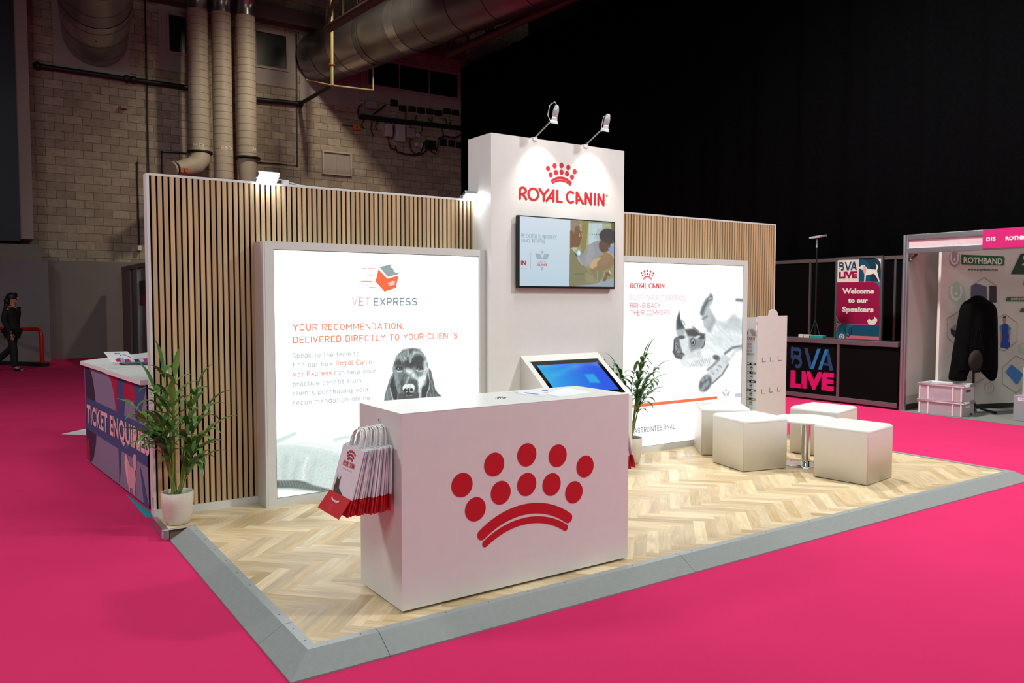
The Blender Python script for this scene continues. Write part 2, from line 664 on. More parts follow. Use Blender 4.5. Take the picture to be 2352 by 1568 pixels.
X_ = .72
GLYPH = {
    'A': (.62, [[(0, 0), (.5, 1), (1, 0)], [(.18, .3), (.82, .3)]]), 'B': (.54, [[(0, 0), (0, 1)], _dd(.53, 1, .92), _dd(0, .53)]),
    'C': (.54, [_ov(0, 1, 0, 1, 38, 322, 22)]), 'D': (.56, [[(0, 0), (0, 1)], _dd(0, 1)]),
    'E': (.48, [[(1, 1), (0, 1), (0, 0), (1, 0)], [(0, .52), (.85, .52)]]), 'F': (.46, [[(1, 1), (0, 1), (0, 0)], [(0, .5), (.85, .5)]]),
    'G': (.56, [_ov(0, 1, 0, 1, 38, 360, 24)[:-1] + [(1, .48), (.55, .48)]]), 'H': (.58, [[(0, 0), (0, 1)], [(1, 0), (1, 1)], [(0, .52), (1, .52)]]),
    'I': (.0, [[(0, 0), (0, 1)]]), 'K': (.54, [[(0, 0), (0, 1)], [(.95, 1), (0, .38)], [(.32, .56), (1, 0)]]), 'L': (.46, [[(0, 1), (0, 0), (1, 0)]]),
    'M': (.70, [[(0, 0), (0, 1)], [(0, 1), (.5, .3), (1, 1)], [(1, 1), (1, 0)]]), 'N': (.58, [[(0, 0), (0, 1)], [(0, 1), (1, 0)], [(1, 0), (1, 1)]]),
    'O': (.56, [_ov(0, 1, 0, 1, 0, 360, 28)]), 'P': (.52, [[(0, 0), (0, 1)], _dd(.44, 1)]),
    'R': (.54, [[(0, 0), (0, 1)], _dd(.46, 1), [(.5, .46), (1, 0)]]),
    'S': (.52, [_ov(0, 1, .5, 1, 30, 180, 10) + _ov(0, 1, .5, 1, 200, 262, 4) + _ov(0, 1, 0, .5, 82, 20, 4) + _ov(0, 1, 0, .5, 0, -150, 10)]),
    'T': (.54, [[(0, 1), (1, 1)], [(.5, 1), (.5, 0)]]), 'U': (.56, [[(0, 1), (0, .4)] + _ov(0, 1, 0, .7, 180, 360, 14) + [(1, .4), (1, 1)]]),
    'V': (.60, [[(0, 1), (.5, 0), (1, 1)]]), 'W': (.9, [[(0, 1), (.26, 0), (.5, .9), (.74, 0), (1, 1)]]), 'X': (.56, [[(0, 0), (1, 1)], [(0, 1), (1, 0)]]),
    'Y': (.58, [[(0, 1), (.5, .45), (1, 1)], [(.5, .45), (.5, 0)]]), 'Z': (.52, [[(0, 1), (1, 1), (0, 0), (1, 0)]]),
    ',': (.06, [[(.8, .04), (.2, -.16)]]), '.': (.0, [[(0, 0), (0, .02)]]), ' ': (.16, []),
    'a': (.42, [[(.06, .62)] + _ov(0, 1, .2, X_, 120, 0, 8) + [(1, 0)], [(1, .42), (.45, .42)] + _ov(0, .9, 0, .42, 90, 270, 8) + [(.6, 0), (1, .1)]]),
    'b': (.44, [[(0, 0), (0, 1)], _ov(0, 1, 0, X_, 0, 360, 22)]), 'c': (.40, [_ov(0, 1, 0, X_, 45, 315, 16)]), 'd': (.44, [[(1, 0), (1, 1)], _ov(0, 1, 0, X_, 0, 360, 22)]),
    'e': (.43, [[(0, .37), (1, .37)] + _ov(0, 1, 0, X_, 0, 315, 20)]), 'f': (.28, [[(.35, 0), (.35, .74)] + _ov(.35, 1.5, .55, 1, 180, 100, 5), [(0, X_), (1, X_)]]),
    'h': (.43, [[(0, 0), (0, 1)], [(0, .4)] + _ov(0, 1, .1, X_, 160, 0, 10) + [(1, 0)]]), 'i': (.0, [[(0, 0), (0, X_)], [(0, .95), (0, .97)]]),
    'k': (.42, [[(0, 0), (0, 1)], [(.9, X_), (0, .26)], [(.35, .42), (1, 0)]]), 'l': (.10, [[(0, 1), (0, .1), (1, 0)]]),
    'm': (.74, [[(0, 0), (0, X_)], [(0, .4)] + _ov(0, .5, .1, X_, 160, 0, 8) + [(.5, 0)], [(.5, .4)] + _ov(.5, 1, .1, X_, 160, 0, 8) + [(1, 0)]]),
    'n': (.43, [[(0, 0), (0, X_)], [(0, .4)] + _ov(0, 1, .1, X_, 160, 0, 10) + [(1, 0)]]), 'o': (.44, [_ov(0, 1, 0, X_, 0, 360, 24)]),
    'p': (.44, [[(0, -.26), (0, X_)], _ov(0, 1, 0, X_, 0, 360, 22)]), 'r': (.28, [[(0, 0), (0, X_)], [(0, .4)] + _ov(0, 1.5, .1, X_, 160, 60, 8)]),
    's': (.38, [_ov(0, 1, .36, X_, 30, 180, 8) + _ov(0, 1, .36, X_, 200, 262, 3) + _ov(0, 1, 0, .36, 82, 20, 3) + _ov(0, 1, 0, .36, 0, -150, 8)]),
    't': (.28, [[(.35, .95), (.35, .28)] + _ov(.35, 1.4, 0, .5, 185, 265, 5), [(0, X_), (1, X_)]]), 'u': (.43, [[(0, X_), (0, .3)] + _ov(0, 1, 0, .6, 190, 350, 10) + [(1, .3)], [(1, X_), (1, 0)]]),
    'v': (.42, [[(0, X_), (.5, 0), (1, X_)]]), 'w': (.66, [[(0, X_), (.27, 0), (.5, .66), (.73, 0), (1, X_)]]), 'x': (.42, [[(0, 0), (1, X_)], [(0, X_), (1, 0)]]),
    'y': (.44, [[(0, X_), (.5, 0)], [(1, X_), (.38, -.26), (.1, -.26)]]), 'g': (.44, [[(1, X_), (1, -.1)] + _ov(0, 1, -.28, .1, 350, 215, 8), _ov(0, 1, 0, X_, 0, 360, 22)]),
}


def din(mb, s, P, bl, br, cap, off=.0015, w=.12, track=.24):
    """Set s in stroke letters on plane P between baseline pixels bl and br, capitals cap pixels high at the left; w: stroke width in cap heights."""
    a0, b0 = P.hit(*bl)
    a1, b1 = P.hit(*br)
    h = P.hit(bl[0], bl[1] - cap)[1] - b0
    tot = sum(GLYPH[c][0] for c in s) + track * (len(s) - 1)
    k = (a1 - a0 - w * h) / tot
    x, e = 0.0, w / 2
    for c in s:
        W, st = GLYPH[c]
        for p in st:
            q = [(a0 + e * h + (x + u * W) * k, b0 + (b1 - b0) * (x + u * W) / tot + h * (e + v * (1 - w))) for u, v in p]
            stroke(mb, q, w * h, lambda u, v, l=0.0: P.pt(u, v, off + l), 4)
        x += W + track
    return mb


def logo_map(P, bl, br, cap, off):
    """Map wordmark units to plane P: bl/br pixels of the wordmark's baseline ends, cap its height in pixels at the left."""
    a0, b0 = P.hit(*bl)
    a1, b1 = P.hit(*br)
    h = P.hit(bl[0], bl[1] - cap)[1] - b0
    return lambda x, y, l=0.0: P.pt(a0 + x / 6.16 * (a1 - a0), b0 + x / 6.16 * (b1 - b0) + y * h, off + l)


def crown_map(P, a, b, s, off):
    return lambda x, y, l=0.0: P.pt(a + x * s, b + y * s, off + l)


# ------------------------------------------------------------------ printed pictures (painted per vertex of the printed sheet)
def hsh(x, y):
    v = np.sin(x * 12.9898 + y * 78.233) * 43758.5453
    return v - np.floor(v)


def vnoise(x, y):
    xi, yi = np.floor(x), np.floor(y)
    fx, fy = x - xi, y - yi
    fx, fy = fx * fx * (3 - 2 * fx), fy * fy * (3 - 2 * fy)
    return (hsh(xi, yi) * (1 - fx) + hsh(xi + 1, yi) * fx) * (1 - fy) + (hsh(xi, yi + 1) * (1 - fx) + hsh(xi + 1, yi + 1) * fx) * fy


class Paint:
    def __init__(self, x, y, base):
        self.x, self.y = x, y
        self.c = np.tile(np.array(base, float), (len(x), 1))

    def mixin(self, col, a):
        a = np.clip(a, 0, 1)[:, None]
        self.c = self.c * (1 - a) + np.array(col, float) * a

    def ell(self, cx, cy, rx, ry, col, ang=0, soft=0.3, op=1.0):
        t = math.radians(ang)
        dx, dy = self.x - cx, self.y - cy
        u = (dx * math.cos(t) + dy * math.sin(t)) / rx
        v = (-dx * math.sin(t) + dy * math.cos(t)) / ry
        d = np.sqrt(u * u + v * v)
        self.mixin(col, op * np.clip((1 + soft / 2 - d) / max(soft, 1e-3), 0, 1))

    def _dist(self, pts, closed):
        d = np.full(len(self.x), 1e9)
        n = len(pts)
        for i in range(n if closed else n - 1):
            ax, ay = pts[i]
            bx, by = pts[(i + 1) % n]
            ex, ey = bx - ax, by - ay
            t = np.clip(((self.x - ax) * ex + (self.y - ay) * ey) / (ex * ex + ey * ey + 1e-9), 0, 1)
            d = np.minimum(d, np.hypot(self.x - ax - t * ex, self.y - ay - t * ey))
        return d

    def poly(self, pts, col, soft=6, op=1.0):
        ins = np.zeros(len(self.x), bool)
        n = len(pts)
        for i in range(n):
            ax, ay = pts[i]
            bx, by = pts[(i + 1) % n]
            c = ((ay > self.y) != (by > self.y))
            ins ^= c & (self.x < (bx - ax) * (self.y - ay) / ((by - ay) if by != ay else 1e-9) + ax)
        d = self._dist(pts, True)
        sd = np.where(ins, d, -d)
        self.mixin(col, op * np.clip(sd / soft + 0.5, 0, 1))

    def line(self, pts, w, col, soft=None, op=1.0):
        soft = soft or w * 0.5
        d = self._dist(pts, False)
        self.mixin(col, op * np.clip((w / 2 + soft / 2 - d) / soft, 0, 1))


def sheet(name, P, a0, a1, b0, b1, step, fn, mat, parent, off=0.0):
    """A printed or lit sheet on plane P as a grid whose vertices carry the picture fn(photo x, photo y) -> srgb 0..255."""
    na, nb = max(2, int(round((a1 - a0) / step)) + 1), max(2, int(round((b1 - b0) / step)) + 1)
    A, B = np.meshgrid(np.linspace(a0, a1, na), np.linspace(b0, b1, nb))
    pts = P.o + A.ravel()[:, None] * P.u + B.ravel()[:, None] * P.v + off * P.n
    px, py = proj(pts)
    c = np.clip(fn(px, py), 0, 255) / 255
    c = np.where(c <= 0.04045, c / 12.92, ((c + 0.055) / 1.055) ** 2.4)
    me = bpy.data.meshes.new(name)
    i = np.arange(na * nb).reshape(nb, na)
    f = np.stack([i[:-1, :-1], i[:-1, 1:], i[1:, 1:], i[1:, :-1]], -1).reshape(-1, 4)
    ofs = wloc(parent) if parent is not None else np.zeros(3)
    me.from_pydata((pts - ofs).tolist(), [], f.tolist())
    at = me.color_attributes.new('Col', 'FLOAT_COLOR', 'POINT')
    at.data.foreach_set('color', np.concatenate([c, np.ones((len(c), 1))], 1).astype(np.float32).ravel())
    me.materials.append(mat)
    o = bpy.data.objects.new(name, me)
    COL.objects.link(o)
    o.parent = parent
    return o

# ------------------------------------------------------------------ shared materials
M_WHITE = pm('white_laminate', (226, 224, 222), 0.38, var=0.015, spec=0.4)
M_WHITE_TOP = pm('white_worktop', (236, 236, 234), 0.30, var=0.01)
M_PAINT = pm('white_emulsion', (224, 222, 219), 0.6, var=0.02)
M_FRAME = pm('satin_white_frame', (214, 213, 211), 0.42, var=0.015)
M_RED = pm('red_vinyl', (196, 28, 38), 0.45, var=0.02)
M_BLACK = pm('black_plastic', (18, 18, 20), 0.35, var=0.1)
M_FELT = pm('black_felt', (10, 10, 12), 0.95, var=0.2, spec=0.1)
M_ALU = pm('brushed_aluminium', (176, 178, 182), 0.35, 0.9, var=0.06, scale=60)
M_CHROME = pm('chrome', (225, 226, 230), 0.08, 1.0, var=0.01)
M_STEEL = pm('galvanised_steel', (190, 196, 200), 0.4, 0.7, var=0.12, scale=30)
M_PAPER = pm('white_paper', (238, 238, 242), 0.7, var=0.01)
M_BAGRED = pm('red_kraft_paper', (196, 22, 34), 0.55, var=0.04)
M_BAGWHITE = pm('white_kraft_paper', (232, 228, 234), 0.6, var=0.02)
M_CORD = pm('twisted_paper_cord', (236, 234, 232), 0.8, var=0.05, scale=80)

DZ = 0.07
YB = 21.5          # block wall of the hall

# ------------------------------------------------------------------ hall floor
fl = MB().poly([(-14, -7, 0), (26, -7, 0), (26, YB + 0.3, 0), (-14, YB + 0.3, 0)]).build('floor', carpet_mat('pink_carpet', (212, 46, 102)))
struct(fl)
gf = MB().box(9.86, 13.4, -4.5, 2.98, 0.001, 0.006).build('floor_booth', carpet_mat('grey_carpet', (128, 128, 124)))
struct(gf)

# ------------------------------------------------------------------ the raised deck with herringbone planks
deck = thing('display_platform', 'raised wooden exhibition platform with pale oak herringbone floor', 'platform', (3.27, 1.4, 0))
MB().box(0.02, 6.52, 0.02, 2.80, 0.004, DZ - 0.002).box(-0.115, 0.02, 2.31, 2.80, 0.004, DZ - 0.002).build('base', pm('plywood_base', (120, 100, 76), 0.8), deck)


def clip(poly, x0, x1, y0, y1):
    for ax, s, lim in ((0, 1, x0), (0, -1, x1), (1, 1, y0), (1, -1, y1)):
        out = []
        for i in range(len(poly)):
            p, q = poly[i], poly[(i + 1) % len(poly)]
            pi, qi = (p[ax] - lim) * s >= 0, (q[ax] - lim) * s >= 0
            if pi:
                out.append(p)
            if pi != qi:
                t = (lim - p[ax]) / (q[ax] - p[ax])
                out.append((p[0] + t * (q[0] - p[0]), p[1] + t * (q[1] - p[1])))
        poly = out
        if not poly:
            return []
    return poly


def herringbone():
    Wd, n = 0.0765, 6
    r2 = math.sqrt(0.5)
    vs, fs, cols, uvs = [], [], [], []
    rng = random.Random(3)
    tones = [(225, 201, 163), (214, 189, 150), (232, 211, 177), (205, 179, 138), (222, 199, 164), (211, 190, 156), (229, 207, 170)]

    def plank(u0, v0, lu, lv):
        q = []
        for a, b in ((0, 0), (1, 0), (1, 1), (0, 1)):
            u, v = u0 + a * lu, -(v0 + b * lv)
            q.append((3.06 + (u - v) * r2 * Wd, 0.82 + (u + v) * r2 * Wd))
        cs = [clip(q, 0.0, 6.535, 0.0, 2.82), clip(q, -0.12, 0.0, 2.30, 2.82)]
        t = rng.choice(tones)
        k = rng.uniform(0.93, 1.05)
        off = (rng.uniform(0, 30), rng.uniform(0, 30))
        l = lin(*[min(255, w * k) for w in t])
        for c in cs:
            if len(c) < 3:
                continue
            i0 = len(vs)
            vs.extend((x - 3.27, y - 1.4, DZ) for x, y in c)
            fs.append(list(range(i0, i0 + len(c))))
            for x, y in c:
                dx, dy = (x - 3.06) / Wd, (y - 0.82) / Wd
                u, v = (dx + dy) * r2, (dy - dx) * r2
                w = (u, v) if lu > lv else (v, u)
                uvs.append((w[0] * Wd + off[0], w[1] * Wd + off[1]))
                cols.append(l)

    for j in range(-14, 15):
        for i in range(-90, 91):
            a = i + 2 * n * j
            plank(a, i, n, 1)
            plank(a + n, i - n + 1, 1, n)
    me = bpy.data.meshes.new('plank_floor')
    me.from_pydata(vs, [], fs)
    me.uv_layers.new(name='UVMap')
    me.color_attributes.new('Col', 'FLOAT_COLOR', 'CORNER')
    me.uv_layers['UVMap'].data.foreach_set('uv', np.array(uvs, np.float32).ravel())
    me.color_attributes['Col'].data.foreach_set('color', np.array(cols, np.float32).ravel())
    me.materials.append(plank_mat('oak_planks'))
    o = bpy.data.objects.new('plank_floor', me)
    COL.objects.link(o)
    o.parent = deck


herringbone()
SEAM = pm('dark_seam', (120, 98, 70), 0.8)

# edging ramps: a lip screwed on the deck and a slope down to the carpet
M_RUB = pm('grey_rubber', (142, 147, 146), 0.55, var=0.05, scale=40, bump=0.15, bscale=300)
M_LIP = pm('grey_rubber_lip_lit', (156, 162, 163), 0.34, var=0.03, scale=40)  # same rubber made paler: light caught by the lip is in its colour


def ramp_piece(label, path, joint_note=None):
    """path: list of (outer deck-edge corner point, outward direction); lip 45 mm inwards, slope 118 mm outwards."""
    sl, lp, sc = MB(), MB(), MB()
    lo, li, ft, f0 = [], [], [], []
    for (x, y), (nx, ny) in path:
        li.append((x - nx * 0.045, y - ny * 0.045, DZ + 0.0015))
        lo.append((x, y, DZ + 0.006))
        ft.append((x + nx * 0.118, y + ny * 0.118, 0.008))
        f0.append((x + nx * 0.118, y + ny * 0.118, 0.0))
    for i in range(len(path) - 1):
        sl.poly([lo[i], lo[i + 1], ft[i + 1], ft[i]][::-1])
        sl.poly([ft[i], ft[i + 1], f0[i + 1], f0[i]][::-1])
        b0, b1 = (li[i][0], li[i][1], DZ + 0.006), (li[i + 1][0], li[i + 1][1], DZ + 0.006)
        lp.poly([b0, b1, lo[i + 1], lo[i]][::-1])
        lp.poly([li[i], li[i + 1], b1, b0][::-1])
        L = math.dist(li[i], li[i + 1])
        k = max(2, int(L / 0.22))
        for j in range(k):
            t = (j + 0.5) / k
            c = [(li[i][q] + lo[i][q]) / 2 * (1 - t) + (li[i + 1][q] + lo[i + 1][q]) / 2 * t for q in range(3)]
            sc.lathe([(0.0001, 0.0012), (0.0035, 0.0012), (0.0045, 0.0)], (c[0], c[1], DZ + 0.006), 8)
    for e in (0, -1):
        sl.poly([lo[e], ft[e], f0[e], (lo[e][0], lo[e][1], 0.0)])
    t = thing('edge_ramp', label, 'ramp', f0[0], 'grey rubber edge ramps around the platform')
    sl.build('slope', M_RUB, t)
    lp.build('lip', M_LIP, t)
    sc.build('screw_heads', pm('dull_screw', (110, 112, 114), 0.4, 0.7), t)
    return t


jl = onz(671.6, 1431, DZ)[1]
jf = onz(870, 1453, DZ)[0]
j2 = onz(1555, 1274, DZ)[0]
LN, FN, CN, RN = (-1, 0), (0, -1), (-1, -1), (1, 0)
g = 0.0015
ramp_piece('long grey rubber ramp beside the left edge of the platform, ending at the palm', [((0, 2.29), LN), ((0, jl + g), LN)])
ramp_piece('grey rubber corner ramp at the front corner of the platform, nearest the viewer', [((0, jl - g), LN), ((0, 0), CN), ((jf - g, 0), FN)])
ramp_piece('grey rubber ramp section in front of the white counter with the crown', [((jf + g, 0), FN), ((j2 - g, 0), FN)])
ramp_piece('long grey rubber ramp along the front edge right of the counter', [((j2 + g, 0), FN), ((6.535, 0), (1, -1)), ((6.535, 0.6), RN)])
ramp_piece('narrow grey rubber ramp along the far right edge of the platform', [((6.535, 0.603), RN), ((6.535, 2.82), RN)])

al = thing('edge_profile', 'bare aluminium edge profile beside the plant pot at the platform end', 'profile', (-0.137, 2.5, 0))
MB().box(-0.155, -0.12, 2.30, 2.74, 0.004, 0.073).build('channel', M_ALU, al)
MB().box(-0.165, 0.05, 2.288, 2.318, 0.0712, 0.075).box(-0.165, -0.157, 2.288, 2.318, 0.02, 0.075).build('end_bracket', M_STEEL, al, 0.001)
sc = MB()
for x in (-0.14, -0.11, 0.03):
    sc.lathe([(0.0001, 0.002), (0.004, 0.002), (0.005, 0)], (x, 2.303, 0.075), 8)
sc.build('screw_heads', M_STEEL, al)

# ------------------------------------------------------------------ slatted back walls
M_SLAT = None


def slat_mat():
    mt, nt, b = nodes_of('oak_veneer_slats')
    at = nt.nodes.new('ShaderNodeAttribute')
    at.attribute_name = 'Col'
    tc = nt.nodes.new('ShaderNodeTexCoord')
    mp = nt.nodes.new('ShaderNodeMapping')
    mp.inputs['Scale'].default_value = (60, 60, 2.2)
    nt.links.new(tc.outputs['Object'], mp.inputs['Vector'])
    nz = nt.nodes.new('ShaderNodeTexNoise')
    nz.inputs['Scale'].default_value = 1.0
    nz.inputs['Detail'].default_value = 4
    nz.inputs['Distortion'].default_value = 0.8
    nt.links.new(mp.outputs['Vector'], nz.inputs['Vector'])
    rp = nt.nodes.new('ShaderNodeValToRGB')
    rp.color_ramp.elements[0].position = 0.3
    rp.color_ramp.elements[1].position = 0.75
    rp.color_ramp.elements[0].color = (0.80, 0.77, 0.73, 1)
    rp.color_ramp.elements[1].color = (1.04, 1.04, 1.04, 1)
    nt.links.new(nz.outputs['Fac'], rp.inputs['Fac'])
    mx = nt.nodes.new('ShaderNodeMix')
    mx.data_type = 'RGBA'
    mx.blend_type = 'MULTIPLY'
    mx.inputs[0].default_value = 1
    nt.links.new(at.outputs['Color'], mx.inputs[6])
    nt.links.new(rp.outputs['Color'], mx.inputs[7])
    nt.links.new(mx.outputs[2], b.inputs['Base Color'])
    b.inputs['Roughness'].default_value = 0.5
    return mt


M_SLAT = slat_mat()
ZW = 2.484


def slat_wall(label, x0, x1, px0, px1):
    """Wall from x0 to x1; slatted panel between px0 and px1 (white edging around it)."""
    t = thing('slat_panel', label, 'wall panel', ((x0 + x1) / 2, 2.76, DZ))
    MB().box(x0 + 0.004, x1 - 0.004, 2.714, 2.81, DZ, ZW - 0.018).build('core', M_PAINT, t)
    fr = MB()
    fr.box(x0, x1, 2.70, 2.811, ZW - 0.017, ZW)                       # top cap
    fr.box(x0, x1, 2.692, 2.7125, DZ, 0.121)
    if px0 > x0 + 0.005:
        fr.box(x0, x0 + 0.003, 2.7125, 2.811, DZ, 0.121)                            # skirting
    if px0 > x0 + 0.005:
        fr.box(x0, px0, 2.70, 2.811, 0.121, ZW - 0.017)
    if px1 < x1 - 0.005:
        fr.box(px1, x1, 2.70, 2.811, 0.121, ZW - 0.017)
    fr.build('edging', M_FRAME, t)
    MB().box(px0, px1, 2.7085, 2.7125, 0.121, ZW - 0.017).build('felt_backing', M_FELT, t)
    vs, fs, cl = [], [], []
    rng = random.Random(int(x0 * 100) + 5)
    x = px0 + (0.0135 if px0 > x0 + 0.005 else 0.004)
    c0 = np.array(wloc(t))
    while x < px1 - 0.004:
        xe = min(x + 0.027, px1)
        mb = MB().box(x, xe, 2.6975, 2.709, 0.1215, ZW - 0.018)
        n = len(vs)
        vs += [tuple(np.array(p) - c0) for p in mb.v]
        fs += [[i + n for i in f] for f in mb.f]
        k = rng.uniform(0.92, 1.06)
        c = lin(*[w * k for w in (203, 172, 133)])
        cl += [c] * 8
        x += 0.040
    me = bpy.data.meshes.new('slats')
    me.from_pydata(vs, [], fs)
    at = me.color_attributes.new('Col', 'FLOAT_COLOR', 'POINT')
    at.data.foreach_set('color', np.array(cl, np.float32).ravel())
    me.materials.append(M_SLAT)
    o = bpy.data.objects.new('slats', me)
    COL.objects.link(o)
    o.parent = t
    return t


wl = slat_wall('tall oak slat wall left of the white tower, behind the dog lightbox', -0.141, 2.506, -0.123, 2.506)
MB().box(-0.1425, -0.1405, 2.705, 2.735, 0.135, 0.205).build('tape_patch', pm('brown_tape', (140, 84, 44), 0.5), wl)
wr = slat_wall('oak slat wall right of the white tower, behind the cat lightbox', 4.017, 6.655, 4.017, 6.637)

# ------------------------------------------------------------------ white tower
tw = thing('display_tower', 'tall white tower with red crown logo, carrying a wall screen', 'tower', (3.26, 2.6, DZ))
TY = 2.409
MB().box(2.508, 4.015, TY, 2.784, DZ, 3.015).build('body', M_WHITE, tw, 0.002, 1)
PT = Plane((0, TY, 0), (1, 0, 0), (0, 0, 1))
c = crop(1060, 240, 5.6)
mb = MB()
wordmark(mb, logo_map(PT, c(735, 1222), c(1838, 1308), 31.2, 0.002))
mb.build('logo_lettering', M_RED, tw)
ca = PT.hit(*c(1285, 1000))
mb = MB()
crown(mb, crown_map(PT, PT.hit(*c(1285, 962))[0], PT.hit(*c(1283, 968))[1] - 0.006, 0.375, 0.002))
mb.build('crown_emblem', M_RED, tw)

# ------------------------------------------------------------------ lightboxes
M_LIT = attr_lit('lit_textile', 0.75)
L_ORANGE = lit_mat('lit_orange', (250, 108, 62), 1.0)
L_RED = lit_mat('lit_red', (222, 48, 58), 1.0)
L_PINK = lit_mat('lit_pale_pink', (222, 150, 172), 1.0)
L_GREY = lit_mat('lit_blue_grey', (150, 170, 180), 1.0)
L_DGREY = lit_mat('lit_dark_grey', (92, 98, 104), 1.0)
L_PALE = lit_mat('lit_pale_grey', (214, 220, 226), 1.0)
L_WHITE = lit_mat('lit_white', (252, 252, 252), 1.0)


def lightbox(label, x0, x1, ix0, ix1, fn):
    t = thing('lightbox', label, 'lightbox', ((x0 + x1) / 2, 2.6, DZ))
    y0, y1, z0, z1, iz0, iz1 = 2.49, 2.698, DZ, 2.033, 0.131, 1.975
    f = MB()
    f.prism([(x0, y0, z0), (ix0, y0, iz0), (ix0, y0, iz1), (x0, y0, z1)], (0, y1 - y0, 0))
    f.prism([(x1, y0, z0), (x1, y0, z1), (ix1, y0, iz1), (ix1, y0, iz0)], (0, y1 - y0, 0))
    f.prism([(x0, y0, z1), (ix0, y0, iz1), (ix1, y0, iz1), (x1, y0, z1)], (0, y1 - y0, 0))
    f.prism([(x0, y0, z0), (x1, y0, z0), (ix1, y0, iz0), (ix0, y0, iz0)], (0, y1 - y0, 0))
    f.build('frame', M_FRAME, t)
    ln = MB()
    for X in (x0 + 0.014,):
        ln.box(X - 0.001, X + 0.001, y0 - 0.0005, y0 + 0.001, z0 + 0.01, z1 - 0.01)
    ln.build('frame_groove', pm('groove_grey', (150, 148, 150), 0.6), t)
    MB().box(x0 + 0.02, x1 - 0.02, y0 + 0.06, y1 - 0.01, z0 + 0.02, z1 - 0.02).build('back_tray', M_FRAME, t)
    P = Plane((0, y0 + 0.006, 0), (1, 0, 0), (0, 0, 1))
    gk = MB()
    for a0, a1, b0, b1 in ((ix0, ix0 + .004, iz0, iz1), (ix1 - .004, ix1, iz0, iz1), (ix0, ix1, iz0, iz0 + .004), (ix0, ix1, iz1 - .005, iz1)):
        gk.poly([P.pt(a0, b0, .001), P.pt(a1, b0, .001), P.pt(a1, b1, .001), P.pt(a0, b1, .001)])
    gk.build('gasket', pm('grey_gasket', (84, 88, 90), 0.5), t)
    sheet('lit_graphic', P, ix0, ix1, iz0, iz1, 0.005, fn, M_LIT, t)
    return t, P


def fur(p, x, y, sx, sy, amt, mask=None):
    n = vnoise(x * sx, y * sy) * 0.6 + vnoise(x * sx * 2.1 + 9, y * sy * 2.1) * 0.4
    k = 1 + amt * (n - 0.5) * 2
    if mask is None:
        p.c *= k[:, None]
    else:
        p.c *= (1 + (k - 1) * mask)[:, None]


